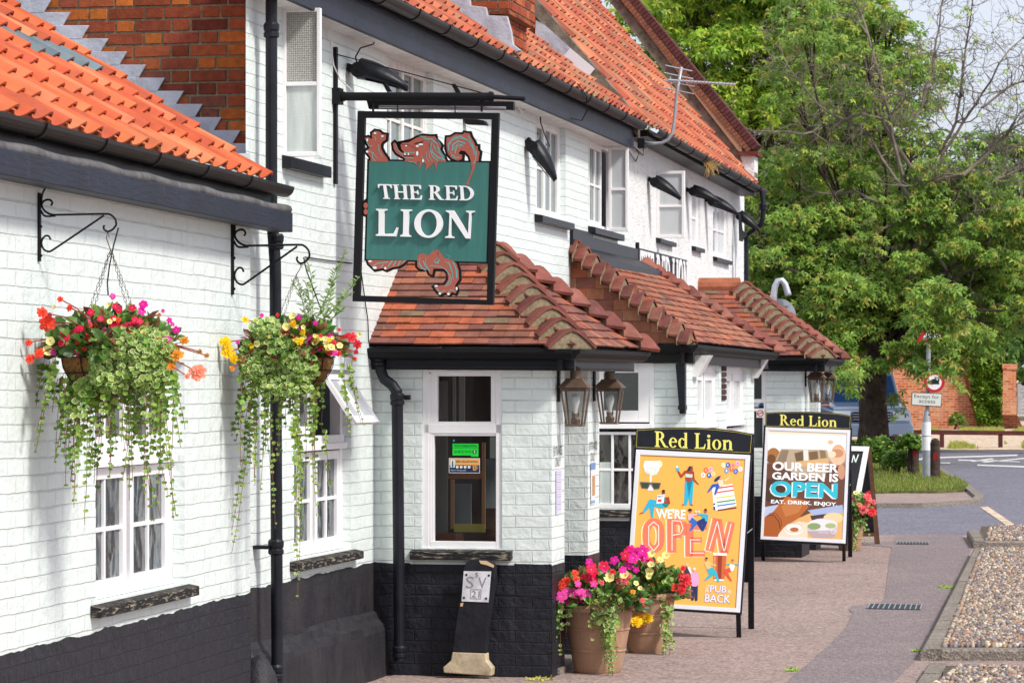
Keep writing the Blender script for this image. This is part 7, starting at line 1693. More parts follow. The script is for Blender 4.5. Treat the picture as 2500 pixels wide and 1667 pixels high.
def kerbrow(p, q, w, h, n, side, top=None):
    d = V((q[0]-p[0], q[1]-p[1], 0)); L = d.length; d.normalize(); nn = V((d.y, -d.x, 0))*side
    for i in range(n):
        a, b = V((p[0], p[1], 0))+d*(L*i/n+.004), V((p[0], p[1], 0))+d*(L*(i+1)/n-.004); dz = rp.uniform(-.003, .003); za, zb = GZ(a.y), GZ(b.y); w_ = nn*w; c = .018
        A0, B0, A1_, B1_ = a, b, a+w_, b+w_
        e = nn*c; kb.add([A0+V((0, 0, za-.02)), B0+V((0, 0, zb-.02)), A0+V((0, 0, za+h-c+dz)), B0+V((0, 0, zb+h-c+dz)), A0+e+V((0, 0, za+h+dz)), B0+e+V((0, 0, zb+h+dz)), A1_+V((0, 0, za+h+dz)), B1_+V((0, 0, zb+h+dz)), A1_+V((0, 0, za-.02)), B1_+V((0, 0, zb-.02))],
            [(0, 1, 3, 2), (2, 3, 5, 4), (4, 5, 7, 6), (6, 7, 9, 8), (0, 2, 4, 6, 8), (1, 3, 5, 7, 9)])
kerbrow(kA0, kA1, .14, HK, 14, 1); kerbrow((kA0[0]+.142, kA0[1]), (kA0[0]+WX, kA0[1]-.02), .12, HK, 3, -1)
# far bed
kC0, kC1 = Gh(2376, 1320, HK), Gh(2345, 1290, HK)
slab(bed, [(kC0[0]+.06, kC0[1]+.06), (kC0[0]+WX, kC0[1]+.06), (kC0[0]+WX, kC0[1]+3.4), (kC1[0]+.35, kC0[1]+3.4)], -.01, HK-.006)
cobbles(linef((kC0[0]+.12, kC0[1]), (kC1[0]+.45, kC0[1]+3.4)), kC0[1]+.14, kC0[1]+3.3, WX-.3, HK, .052)
kerbrow(kC0, (kC1[0]+.02, kC1[1]-.4), .13, HK, 3, 1); kerbrow((kC0[0]+.13, kC0[1]), (kC0[0]+WX, kC0[1]), .12, HK, 3, -1)
# near bed
kB0, kB1 = Gh(2180, 1700, HK), Gh(2254, 1616, HK*.6)
slab(bed, [(kB0[0]-.2, 15.5), (kB0[0]+WX, 15.5), (kB1[0]+WX, kB1[1]-.25), (kB1[0]+.10, kB1[1]-.25)], -.01, .05)
cobbles(linef((kB0[0]+.10, kB0[1]), (kB1[0]+.28, kB1[1])), 16.5, kB1[1]-.42, WX-.3, .055)
kerbrow((kB0[0]-.62, 15.5), (kB1[0]+.02, kB1[1]-.08), .13, .055, 8, 1)
struct('kerb', kb, 'concrete_kerb', smooth=False); struct('cobble_bed', bed, 'earth')
o = peb.build('cobblestones', 'pebble', None, smooth=True, uv=False); o['kind'] = 'stuff'; o['label'] = 'rounded flint cobbles set in the raised beds'
# grass island with kerb beside the trunk
isl = [g2(*p) for p in ((1960, 1215), (2170, 1207), (2290, 1207), (2352, 1204), (2368, 1196), (2345, 1176), (2310, 1166), (2290, 1150), (2200, 1125), (1990, 1125))]
m = MB(); sheet(m, [g2(*p) for p in ((1900, 1240), (2250, 1239), (2392, 1230), (2402, 1220), (2372, 1196), (2300, 1150), (2200, 1120), (1900, 1120))], .02); struct('verge_paving', m, 'pink_tarmac')
m = MB(); E_ = [g2(*p) for p in ((1900, 1240), (2250, 1239), (2392, 1230), (2402, 1220), (2372, 1196), (2300, 1150))]
for a, b in zip(E_, E_[1:]):
    d = V((b[0]-a[0], b[1]-a[1], 0)).normalized(); n_ = V((d.y, -d.x, 0))*.13; a3, b3 = V((*a, GZ(a[1])-.01)), V((*b, GZ(b[1])-.01)); Z = V((0, 0, .075)); m.hexa([a3, b3, b3-n_, a3-n_, a3+Z, b3+Z, b3-n_+Z, a3-n_+Z])
struct('verge_kerb', m, 'concrete_kerb')
m = MB(); slab(m, isl, -.01, .06); struct('grass_bank', m, 'grass_soil')
m = MB(); rg = random.Random(3)
for _ in range(15000):
    px, py = rg.uniform(2040, 2372), 1120+92*rg.random()**.7
    if not inpoly(px, py, ((1960, 1213), (2290, 1205), (2352, 1203), (2366, 1196), (2345, 1178), (2310, 1168), (2285, 1150), (2200, 1125), (1990, 1125))): continue
    b = G(px, py)+V((0, 0, .05)); h = rg.uniform(.03, .10); a = rg.uniform(0, 6.28); w = V((cos(a), sin(a), 0))*.008; t = V((rg.uniform(-.04, .04), rg.uniform(-.04, .04), h))
    m.poly([b-w, b+w, b+t], jit(lin(('7a8c34', '8a9a40', '62782c', 'a39e50')[rg.randrange(4)]), .2, rg))
o = m.build('grass', 'leaf', None, uv=False); o['kind'] = 'stuff'; o['label'] = 'short green grass on the bank by the trunk and bollards'
# weeds along kerb and porch foot
def weed(px, py, n, s, label, cols=('8fae3a', 'a8bf4a', '6f9a30'), h=0):
    m = MB(); q = G(px, py)+V((0, 0, h))
    for _ in range(n):
        a = rg.uniform(0, 6.28); d = V((cos(a), sin(a)*.7, rg.uniform(.2, 1.2))); b = q+V((rg.uniform(-s, s), rg.uniform(-s, s)*.6, 0)); pleaf(m, b, d, V((0, -1, 1)), rg.uniform(.02, .05), .014, jit(lin(cols[rg.randrange(len(cols))]), .2, rg))
    single('weed', m, 'leaf', label, 'weed', 'small weeds in the pavement joints', uv=False)
weed(1340, 1640, 90, .10, 'bright green weed at the foot of the porch corner, left of the pots'); weed(1412, 1632, 50, .05, 'small weed squeezed between the porch and the large pot')
weed(2318, 1436, 70, .10, 'tuft of grass against the long kerb halfway along the cobbles'); weed(1936, 1638, 25, .03, 'tiny green weed alone on the pavement seam')
weed(2382, 1212, 50, .12, 'weed growing at the corner of the verge kerb'); weed(1318, 1660, 30, .08, 'yellowish grass tuft low by the wall at the photo edge', ('c9c25a', 'a8a83a')); weed(2242, 1592, 26, .03, 'green tuft under the near corner of the cobble kerb')
# drain grates
def grate(quad, label):
    root = thing('drain_grate', label, 'drain cover', tuple(G(*quad[0])), 'channel drain grates'); p = [G(*q) for q in quad]; m = MB(); Z = V((0, 0, .006)); Zt = V((0, 0, .011))
    m.hexa([q+Z for q in p]+[q+V((0, 0, .009)) for q in p]); m.build('pit', 'black_paint', root)
    m = MB(); n = 10
    for i in range(n+1):
        t = i/n; w = .09/n*(2.2 if i in (0, n) else 1); a0, a1 = p[3].lerp(p[2], max(0, t-w)), p[3].lerp(p[2], min(1, t+w)); b0, b1 = p[0].lerp(p[1], max(0, t-w)), p[0].lerp(p[1], min(1, t+w)); m.hexa([a0+Z, a1+Z, b1+Z, b0+Z, a0+Z+Zt, a1+Z+Zt, b1+Z+Zt, b0+Z+Zt])
    m.build('bars', 'galvanised', root)
grate([(2124, 1475), (2252, 1478), (2248, 1490), (2116, 1487)], 'iron channel grate in the pavement level with the orange poster board')
grate([(2190, 1324), (2268, 1325), (2268, 1330), (2188, 1329)], 'far iron channel grate beyond the beer garden board')
# road markings
m = MB()
def mark(q): sheet(m, [g2(*p) for p in q], .006)
mark([(2250, 1117), (2484, 1110), (2484, 1113), (2250, 1120)]); mark([(2240, 1120), (2262, 1119), (2262, 1122), (2240, 1123)]); mark([(2296, 1129), (2320, 1129.5), (2320, 1132), (2296, 1131.5)]); mark([(2386, 1134), (2560, 1140), (2560, 1143.5), (2386, 1137)])
struct('road_marking', m, 'white_wood_old')
m = MB()
for q in (((2340, 1122), (2460, 1125.5), (2460, 1127.5), (2340, 1124.5)), ((2368, 1126), (2420, 1119), (2428, 1120.5), (2378, 1127.5)), ((2396, 1128), (2500, 1118), (2504, 1120), (2404, 1129.5)), ((2420, 1123), (2490, 1127), (2490, 1128.5), (2420, 1125))): sheet(m, [g2(*p) for p in q], .006)
struct('road_arrow', m, 'white_wood_old')
m = MB(); sheet(m, [g2(*p) for p in ((2392, 1238), (2412, 1237), (2482, 1284), (2462, 1286))], .006); struct('gutter_slabs', m, 'pale_gravel')
m = MB(); a, b = YR1-.05, YR1+.5; sheet(m, [(-90, a), (90, a), (90, b), (-90, b)], .01); struct('far_kerb', m, 'earth')
m = MB()
for _ in range(9000):
    x = rg.choice((rg.uniform(11.5, 17), rg.uniform(9, 17))); px = 2200+rg.random()*340; py = rg.choice((rg.uniform(1048, 1056), rg.uniform(1083, 1095), rg.uniform(1036, 1050)))
    if noise.noise(V((px*.02, py*.05, 0))) < .02: continue
    b = G(px, py); h = rg.uniform(.03, .13); w = V((.02, 0, 0)); m.poly([b-w, b+w, b+V((rg.uniform(-.04, .04), 0, h))], jit(lin(('9fae4a', '7f9a3a', 'c2b070')[rg.randrange(3)]), .2, rg))
o = m.build('rough_grass', 'leaf', None, uv=False); o['kind'] = 'stuff'; o['label'] = 'patchy rough grass on the pale gravel yard'
# ================================================================== street furniture and the far side of the road
Yp = G(2262, 1174).y
pl = thing('sign_post', 'grey sign post with red ringed disc and Except for access plate, wrapped in paper', 'road sign', tuple(G(2262, 1174)))
gz = GZ(Yp); c0 = P(2265, 945, Yp); mz = lambda y: H-(y-HY)/FPX*Yp
m = MB(); m.lathe((c0.x-.02, c0.y, 0), [(.075, gz), (.075, mz(1035)), (.045, mz(1008)), (.038, mz(1000))], 18); m.tube([(c0.x-.01, c0.y, mz(1010)), (c0.x+.03, c0.y, mz(780))], .038, 14); m.build('pole', 'galvanised', pl)
m = MB(); m.lathe((c0.x-.025, c0.y, 0), [(.080, mz(1099)), (.080, mz(1030))], 18); m.build('paper_wrap', 'white_paint', pl)
m = MB(); m.lathe((c0.x-.025, c0.y, 0), [(.082, mz(1065)), (.082, mz(1063.5))], 18); m.lathe((c0.x+.0, c0.y, 0), [(.046, mz(1014)), (.046, mz(1010))], 14); m.build('paper_join', 'brass_old', pl)
class YP:
    def __init__(s, Y): s.Y = Y
    def at(s, x, y, d=0): return P(x, y, s.Y-d)
yp = YP(Yp-.09); m = MB(); m.prism([yp.at(*q) for q in ((2226, 957), (2300, 960), (2298, 993), (2225, 989))], V((0, .02, 0))); m.build('access_plate', 'black_iron', pl)
A_ = Art(yp, base=.002); A_.poly([(2227.5, 958.7), (2298.7, 961.7), (2296.5, 991.3), (2226.5, 987.3)], 'd9dcd6', 1); A_.text(sans_mesh('Except for', .0), ((2232, 962), (2293, 965), (2293, 976), (2232, 973)), '1c1c22', 2); A_.text(sans_mesh('access', .0), ((2243, 976), (2283, 978), (2283, 985), (2243, 983)), '1c1c22', 2); A_.build('access_lettering', pl)
m = MB(); K = 28; m.prism([yp.at(2281+25*cos(2*pi*k/K), 933+25*sin(2*pi*k/K)) for k in range(K)], V((0, .02, 0))); m.build('disc', 'black_iron', pl)
A_ = Art(yp, base=.002); A_.ell(2281, 933, 24.5, 24.5, 'c2202a', 1, n=32); A_.ell(2281, 933, 18, 18, 'eceaf0', 2, n=32); A_.poly([(2269, 938), (2294, 938), (2291, 930), (2285, 925), (2276, 925), (2271, 930)], '22222a', 3); A_.build('disc_face', pl)
m = MB(); m.prism([yp.at(*q) for q in ((2236, 836), (2316, 838), (2278, 768))], V((0, .02, 0))); m.build('warning_triangle', 'black_iron', pl)
A_ = Art(yp, base=.002); A_.poly([(2237, 835), (2315, 837), (2278, 770)], 'c2202a', 1); A_.poly([(2251, 828), (2301, 829), (2278, 787)], 'e6e6ea', 2); A_.build('triangle_face', pl)
def bollard(px, py, top, label):
    b = G(px, py); Y = b.y; hh = (py-top)/FPX*Y; r = .085; root = thing('bollard', label, 'bollard', tuple(b), 'dark timber bollards by the grass bank'); m = MB()
    m.lathe(b, [(r, -.02), (r, hh*.84), (r*1.06, hh*.85), (r*1.06, hh*.88), (r*.92, hh*.89), (r*.92, hh*.93), (r*.55, hh*.985), (0, hh)], 14); m.build('post', 'bark', root, smooth=False)
    m = MB(); w = r*.5; m.hexa([b+V((x, -r*1.02+yy, z)) for z in (hh*.50, hh*.66) for (x, yy) in ((-w, 0), (w, 0), (w, .02), (-w, .02))], (.22, .004, .008)); m.build('reflector', 'print', root)
bollard(2283, 1176, 1069, 'dark timber bollard right of the sign post'); bollard(2232, 1166, 1061, 'dark timber bollard left of the sign post'); bollard(2187, 1158, 1059, 'dark timber bollard nearest the thick trunk, half hidden by leaves')
# low rail fence
Yf = G(2400, 1092).y; root = thing('rail_fence', 'low reddish brown wooden knee rail along the gravel yard', 'rail fence', tuple(G(2400, 1092))); fz = lambda y: H-(y-HY)/FPX*Yf
m = MB(); a, b = P(2150, 1052, Yf), P(2700, 1058, Yf); m.hexa([a+V((0, 0, -.07)), b+V((0, 0, -.07)), b+V((0, .08, -.07)), a+V((0, .08, -.07)), a+V((0, 0, .04)), b+V((0, 0, .04)), b+V((0, .08, .04)), a+V((0, .08, .04))]); m.build('rail', 'red_brown_paint', root)
for x in (2165, 2300, 2443, 2586):
    q = P(x, 1060, Yf); m = MB(); g = GZ(Yf); m.hexa([V((q.x-.05, Yf, g)), V((q.x+.05, Yf, g)), V((q.x+.05, Yf+.08, g)), V((q.x-.05, Yf+.08, g)), V((q.x-.05, Yf, q.z)), V((q.x+.05, Yf, q.z)), V((q.x+.05, Yf+.08, q.z)), V((q.x-.05, Yf+.08, q.z))]); m.build('post', 'red_brown_paint', root)
# old brick wall with raking end, ivy, pier, concrete panel
t = NT('old_brick_far', .9, .15); uv = t.uv(); bt = t.brick(warp(t, uv, .01, 1.5), .23, .078, .012, .2); 
c = t.ramp(bt.outputs['Color'], [(0, lin('b0583a')), (.35, lin('c97a54')), (.65, lin('a04c34')), (1, lin('d08c66'))]); c = t.mix(t.rmp(bt.outputs['Fac'], .3, .8), c, lin('c9a184')); c = t.mix(t.math('MULTIPLY', t.rmp(t.noise(uv, 1.1, 6, .7), .5, .72), .55), c, lin('d8b49a')); t.color(c); t.bump(t.math('SUBTRACT', 1, bt.outputs['Fac']), .02); M['old_brick_far'] = t.m
Yw = G(2300, 1047).y; root = thing('old_brick_wall', 'tall weathered orange brick wall with a raking right end behind the gravel yard', 'brick wall', (P(2300, 1047, Yw).x, Yw, GZ(Yw)))
m = MB(); gq = P(1900, 1050, Yw).z-.1; W0 = [(1700, 1056), (2388, 1047), (2380, 1010), (2366, 975), (2356, 930), (2350, 880), (2346, 720), (1700, 700)]
m.prism([P(*q, Yw) for q in W0], V((0, .4, 0))); m.build('wall', 'old_brick_far', root)
m = MB(); m.prism([P(*q, Yw+.6) for q in ((2346, 1050), (2500, 1050), (2446, 930), (2440, 760), (2346, 760))], V((0, .3, 0))); m.build('ivy_backing_wall', 'old_brick_far', root)
root = thing('brick_pier', 'slim old brick gate pier right of the ivy', 'brick pier', (P(2464, 1010, Yw-.3).x, Yw-.3, GZ(Yw)))
m = MB(); m.prism([P(*q, Yw-.3) for q in ((2446, 1012), (2482, 1012), (2481, 900), (2449, 900))], V((0, .5, 0))); m.build('shaft', 'old_brick_far', root)
m = MB(); m.prism([P(*q, Yw-.34) for q in ((2447, 901), (2484, 901), (2484, 888), (2447, 888))], V((0, .58, 0))); m.build('cap', 'old_brick_far', root)
root = thing('concrete_fence', 'pale grey concrete panel fence at the right edge behind the pier', 'fence', (P(2540, 1010, Yw).x, Yw, GZ(Yw)))
m = MB()
for i in range(8): m.prism([P(*q, Yw) for q in ((2486, 1012-i*9), (2620, 1014-i*9), (2620, 1006-i*9), (2486, 1004-i*9))], V((0, .1, 0)))
m.build('panel', 'galvanised', root); m = MB(); m.prism([P(*q, Yw-.05) for q in ((2484, 1012), (2492, 1012), (2492, 936), (2484, 936))], V((0, .15, 0))); m.build('post', 'galvanised', root)
rt = random.Random(17)
def quadleaf(m, p, s, rr, tint, up=.5):
    n = V((rr.uniform(-1, 1), rr.uniform(-1, .3), rr.uniform(-.2, 1)+up)).normalized(); x, y, n = basis(n); a = rr.uniform(0, 6.28); u = x*cos(a)+y*sin(a); w = -x*sin(a)+y*cos(a); p = V(p)
    m.add([p-u*s*.5, p+w*s*.38+n*s*.08, p+u*s*.5-n*s*.1, p-w*s*.38+n*s*.08], [(0, 1, 2, 3)], tint)
m = MB(); pal = [lin('7d9c30'), lin('5c7d22'), lin('92ad40'), lin('46641c')]
for _ in range(7500):
    px, py = rt.uniform(2352, 2450), rt.uniform(750, 1040); w = (py-860)/150*32 if py > 860 else 0
    if px < 2358+max(0, w)*.75 or (px > 2445 and py > 880): continue
    b_ = noise.noise(V((px*.03, py*.03, 3))); 
    if py > 1010 and rt.random() < (py-1010)/40: continue
    quadleaf(m, P(px, py, Yw-.12+b_*.22-rt.uniform(0, .2)), .17, rt, jit(pal[rt.randrange(4)], .2, rt))
single('ivy', m, 'tree_leaf', 'tall mass of yellow-green ivy climbing the wall beside the pier', 'ivy', uv=False)
def shrub(px, py, rx, rz, Y, n, pal, label, s=.07, nm='shrub'):
    m = MB(); c = P(px, py, Y); st = MB()
    for _ in range(n):
        a, b = rt.uniform(0, 6.28), math.acos(rt.uniform(-.4, 1)); q = rt.uniform(.55, 1.0)*(1+.25*noise.noise(V((a*1.5, b*2, px)))); quadleaf(m, c+V((sin(b)*cos(a)*rx, sin(b)*sin(a)*rx, cos(b)*rz))*q, s*rt.uniform(.7, 1.3), rt, jit(pal[rt.randrange(len(pal))], .25, rt))
    root = thing(nm, label, 'shrub', (c.x, c.y, GZ(Y))); m.build('foliage', 'tree_leaf', root, uv=False)
    for _ in range(9): e = c+V((rt.uniform(-1, 1)*rx*.6, rt.uniform(-.5, .5)*rx, rt.uniform(0, .6)*rz)); st.tube([(c.x+rt.uniform(-.1, .1), c.y, GZ(Y)), c.lerp(e, .4)-V((0, 0, rz*.3)), e], .008, 4)
    st.build('stems', 'bark', root)
LIME = [lin('6f8f34'), lin('557a28'), lin('86a344'), lin('45681f')]
Yt = G(2140, 1132).y-.4
shrub(2160, 1112, .46, .36, 60.5, 2800, LIME, 'low leafy shrub at the foot of the thick trunk'); shrub(2222, 1086, .26, .22, 58.6, 520, LIME, 'sparse sprig of leaves in front of the left bollard', .09); shrub(2192, 1128, .30, .24, 59.0, 1100, LIME, 'low spread of leaves between trunk and sign post', .06)
shrub(2110, 1110, .40, .36, Yt-.5, 1600, LIME, 'dark leafy shrub left of the trunk behind the chalkboard')
shrub(2336, 1030, .30, .30, Yw-.8, 500, LIME, 'small green shrub against the foot of the old brick wall', .08)
# silver-blue off-road car half hidden by the trunk
Yc_ = 74.0; g = GZ(Yc_); cx = P(2128, 1000, Yc_).x; wv = .92
t = NT('car_paint', .25, .6, .3, lin('8fa0b8')); t.b.inputs['Coat Weight'].default_value = .6; M['car_paint'] = t.m
t = NT('windscreen', .06, .9, 0, lin('2c5080')); M['windscreen'] = t.m
t = NT('lamp_glass', .1, .9, 0, lin('cfd8e2')); M['lamp_glass'] = t.m
car = thing('parked_car', 'pale blue off-road car facing the camera, half hidden behind the thick trunk', 'car', (cx, Yc_, g)); B3 = lambda m, x0, x1, y0, y1, z0, z1, t=(1, 1, 1), tp=1.0: m.hexa([(cx+x, y, g+z) for x, y, z in ((x0, y0, z0), (x1, y0, z0), (x1, y1, z0), (x0, y1, z0))]+[(cx+x*tp, y, g+z) for x, y, z in ((x0, y0, z1), (x1, y0, z1), (x1, y1, z1), (x0, y1, z1))], t)
m = MB(); Yb = Yc_
m.hexa([(cx-wv, Yb, g+.45), (cx+wv, Yb, g+.45), (cx+wv, Yb+4.4, g+.45), (cx-wv, Yb+4.4, g+.45), (cx-wv*.96, Yb+.05, g+.98), (cx+wv*.96, Yb+.05, g+.98), (cx+wv*.98, Yb+4.4, g+1.08), (cx-wv*.98, Yb+4.4, g+1.08)])
m.hexa([(cx-wv*.94, Yb+.1, g+.98), (cx+wv*.94, Yb+.1, g+.98), (cx+wv*.94, Yb+1.3, g+1.06), (cx-wv*.94, Yb+1.3, g+1.06), (cx-wv*.88, Yb+.2, g+1.06), (cx+wv*.88, Yb+.2, g+1.06), (cx+wv*.88, Yb+1.3, g+1.16), (cx-wv*.88, Yb+1.3, g+1.16)])
m.hexa([(cx-wv*.9, Yb+1.3, g+1.1), (cx+wv*.9, Yb+1.3, g+1.1), (cx+wv*.9, Yb+4.3, g+1.1), (cx-wv*.9, Yb+4.3, g+1.1), (cx-wv*.76, Yb+1.85, g+1.84), (cx+wv*.76, Yb+1.85, g+1.84), (cx+wv*.76, Yb+4.1, g+1.84), (cx-wv*.76, Yb+4.1, g+1.84)]); m.build('body', 'car_paint', car, bevel=.05)
m = MB(); m.hexa([(cx-wv*.80, Yb+1.30, g+1.16), (cx+wv*.80, Yb+1.30, g+1.16), (cx+wv*.8, Yb+1.34, g+1.16), (cx-wv*.8, Yb+1.34, g+1.16), (cx-wv*.69, Yb+1.78, g+1.76), (cx+wv*.69, Yb+1.78, g+1.76), (cx+wv*.69, Yb+1.86, g+1.76), (cx-wv*.69, Yb+1.86, g+1.76)]); m.build('windscreen', 'windscreen', car)
m = MB(); B3(m, -wv*1.02, wv*1.02, Yb-.1, Yb+.2, .38, .68); m.build('bumper', 'car_paint', car, bevel=.04)
m = MB(); B3(m, -.42, .42, Yb-.02, Yb+.04, .72, .94); m.build('grille', 'black_iron', car)
m = MB(); [B3(m, -.42, .42, Yb-.04, Yb-.02, z, z+.018) for z in (.76, .82, .88)]; m.build('grille_bars', 'aluminium', car)
for s in (-1, 1):
    m = MB(); B3(m, min(s*.48, s*.86), max(s*.48, s*.86), Yb-.02, Yb+.05, .74, .96); m.build('headlight', 'lamp_glass', car)
    for yy in (Yb+.85, Yb+3.5):
        m = MB(); m.tube([(cx+s*(wv-.22), yy, g+.38), (cx+s*(wv+.01), yy, g+.38)], .38, 20); w_ = m.build('wheel', 'black_paint', car); m = MB(); m.tube([(cx+s*(wv-.05), yy, g+.38), (cx+s*(wv+.03), yy, g+.38)], .22, 14); m.build('rim', 'aluminium', w_)
m = MB(); B3(m, -.3, .3, Yb-.12, Yb-.09, .48, .58); m.build('number_plate', 'white_paint', car)
# dark car further left
cx2 = P(2010, 1000, 80).x; g8 = GZ(80); car2 = thing('parked_car', 'dark blue parked car just visible beneath the leaves past the far porch', 'car', (cx2, 80, g8)); m = MB()
m.hexa([(cx2-2.1, 80, g8+.35), (cx2+.6, 80, g8+.35), (cx2+.6, 81.8, g8+.35), (cx2-2.1, 81.8, g8+.35), (cx2-2.1, 80.05, g8+.95), (cx2+.55, 80.05, g8+.95), (cx2+.55, 81.7, g8+.95), (cx2-2.1, 81.7, g8+.95)]); m.hexa([(cx2-1.6, 80.1, g8+.95), (cx2+.1, 80.1, g8+.95), (cx2+.1, 81.7, g8+.95), (cx2-1.6, 81.7, g8+.95), (cx2-1.3, 80.3, g8+1.5), (cx2-.3, 80.3, g8+1.5), (cx2-.3, 81.5, g8+1.5), (cx2-1.3, 81.5, g8+1.5)])
t = NT('dark_car_paint', .2, .6, .3, lin('1d2c44')); M['dark_car_paint'] = t.m; m.build('body', 'dark_car_paint', car2, bevel=.06); m = MB(); m.poly([(cx2-1.5, 80.06, g8+1.0), (cx2-.0, 80.06, g8+1.0), (cx2-.35, 80.22, g8+1.45), (cx2-1.25, 80.22, g8+1.45)]); m.build('side_window', 'windscreen', car2)
for xx in (-1.5, .1): m = MB(); m.tube([(cx2+xx, 79.98, g8+.33), (cx2+xx, 80.25, g8+.33)], .33, 18); m.build('wheel', 'black_paint', car2)
# round road sign seen from behind with a swan-neck lamp
Ys = 57.0; rs = thing('lit_road_sign', 'grey back of a round road sign with a swan-neck lamp, above the far porch roof', 'road sign', (P(1896, 945, Ys).x, Ys, GZ(Ys)))
m = MB(); m.tube([V((P(1888, 945, Ys).x, Ys, GZ(Ys))), P(1888, 760, Ys)], .05, 12); m.build('post', 'galvanised', rs)
m = MB(); m.tube([P(*q, Ys-.05) for q in ((1889, 768), (1889, 722), (1892, 700), (1899, 686), (1909, 684), (1917, 694), (1924, 716), (1925, 722))], .055, 12); m.build('swan_neck_lamp', 'aluminium', rs, smooth=True)
m = MB(); K = 36; m.prism([P(1902+41*cos(2*pi*k/K), 770+41*sin(2*pi*k/K), Ys+.08) for k in range(K)], V((0, .012, 0))); m.build('disc', 'galvanised', rs)
m = MB(); m.prism([P(*q, Ys+.04) for q in ((1868, 740), (1926, 742), (1926, 747), (1868, 745))], V((0, .03, 0))); m.build('bracket', 'galvanised', rs)

# ================================================================== trees
def star(m, p, s, rr, pal, droop=.5):
    """one palmate chestnut leaf: five drooping leaflets"""
    p = V(p); a0 = rr.uniform(0, 6.28); tint = jit(pal[rr.randrange(len(pal))], .22, rr); tl = V((rr.uniform(-.6, .8), rr.uniform(-1.1, .1), rr.uniform(.5, 1))).normalized(); x, y, n = basis(tl)
    for k in range(5):
        a = a0+(k-2)*1.05; d = x*cos(a)+y*sin(a); w = n.cross(d); L = s*(1-.12*abs(k-2)); t = tint
        m.add([p, p+d*L*.6+w*L*.20-n*L*.05, p+d*L-n*L*droop*rr.uniform(.5, 1.1), p+d*L*.6-w*L*.20-n*L*.05], [(0, 1, 2, 3)], t)
def clump(m, c, rx, rz, n, s, rr, pal, drp=.5):
    c = V(c)
    for _ in range(n):
        a = rr.uniform(0, 6.28); u = rr.uniform(-1, 1)**1; b = math.acos(max(-1, min(1, u*.75+.25))); q = rr.random()**.35
        star(m, c+V((sin(b)*cos(a)*rx, sin(b)*sin(a)*rx, cos(b)*rz))*q, s*rr.uniform(.75, 1.25), rr, pal, drp)
def limbs(st, p, d, L, r, lev, rr, tips, bend=.35, split=(2, 3), shrink=.74, grav=0.0, minr=.004, tint=(1, 1, 1)):
    path = [V(p)]; rad = [r]; n = 6; d = V(d).normalized()
    for i in range(n):
        d = (d+V((rr.uniform(-1, 1), rr.uniform(-1, 1), rr.uniform(-1, 1)))*bend*.45+V((0, 0, grav))).normalized(); path.append(path[-1]+d*L/n); rad.append(r*(1-(1-.62)*(i+1)/n))
        if lev > 0 and i in (2, 4) and rr.random() < .75:
            s_ = V((rr.uniform(-1, 1), rr.uniform(-1, 1), rr.uniform(-.3, .7))).normalized(); limbs(st, path[-1], (d*.7+s_*.8), L*shrink*rr.uniform(.6, .95), max(minr, rad[-1]*.55), lev-1, rr, tips, bend, split, shrink, grav, minr)
    st.tube(path, rad, 6 if r > .04 else 4, tint, cap=False)
    if lev <= 0: tips.append((path[-1], d)); return
    for _ in range(rr.randint(*split)):
        s_ = V((rr.uniform(-1, 1), rr.uniform(-1, 1), rr.uniform(-.6, .8))).normalized(); limbs(st, path[-1], (d+s_*.75), L*shrink*rr.uniform(.75, 1.1), max(minr, rad[-1]*.72), lev-1, rr, tips, bend, split, shrink, grav, minr)
def tree(name, label, base, th, tr, clumps, n, s, pal, seed, cat='tree', mat='bark', dens=1.0, droop=.5, grp=None):
    rr = random.Random(seed); b = V(base); root = thing(name, label, cat, tuple(b), grp); st = MB(); tips = []
    st.tube([b-V((0, 0, .1)), b+V((0.02, 0, th*.15)), b+V((-.03, 0, th*.5)), b+V((0.03, .05, th))], [tr*1.35, tr*1.05, tr*.95, tr*.8], 16)
    m = MB(); top = b+V((.03, .05, th))
    for (c, rx, rz) in clumps:
        c = V(c)
        if rx < .4 or rr.random() < .55: clump(m, c, rx, rz, int(n*rx*rx*dens), s, rr, pal, droop); continue
        mid = top.lerp(c, .5)+V((rr.uniform(-.3, .3), rr.uniform(-.3, .3), .3)); st.tube([top-V((0, 0, .3)), mid, c], [tr*.26, tr*.12, .02], 6, cap=False)
        for _ in range(5):
            e = c+V((rr.uniform(-1, 1)*rx, rr.uniform(-1, 1)*rx, rr.uniform(-.5, .8)*rz)); st.tube([c.lerp(mid, .3), c.lerp(e, .5)+V((0, 0, .1)), e], [.018, .010, .004], 4, cap=False)
        clump(m, c, rx, rz, int(n*rx*rx*dens), s, rr, pal, droop)
    st.build('trunk', mat, root); m.build('crown', 'tree_leaf', root, uv=False); return root
CH = [lin('86a844'), lin('77983a'), lin('9cb850'), lin('63842f'), lin('a6a648'), lin('70923e')]
CB = [lin('9dbe3e'), lin('b4ce48'), lin('80a434'), lin('c4cc50'), lin('6a8e2c')]
CD = [lin('55782f'), lin('48682c'), lin('66883a'), lin('3c5826')]
def scat(poly, Y, dy, n, rr, r0, r1):
    xs = [p[0] for p in poly]; ys = [p[1] for p in poly]; out = []; pts = []
    tries = 0
    while len(out) < n:
        x, y = rr.uniform(min(xs), max(xs)), rr.uniform(min(ys), max(ys)); tries += 1
        r = rr.uniform(r0, r1)
        if inpoly(x, y, poly) and (tries > n*60 or all(math.hypot(x-a, y-b) > r*.62*FPX/Y for a, b in pts)):
            pts.append((x, y)); YY = Y+rr.uniform(-dy, dy); out.append((P(x, y, YY), r, r*rr.uniform(.5, .75)))
    return out
q = random.Random(41)
bT = G(2141, 1134); Ytr = bT.y
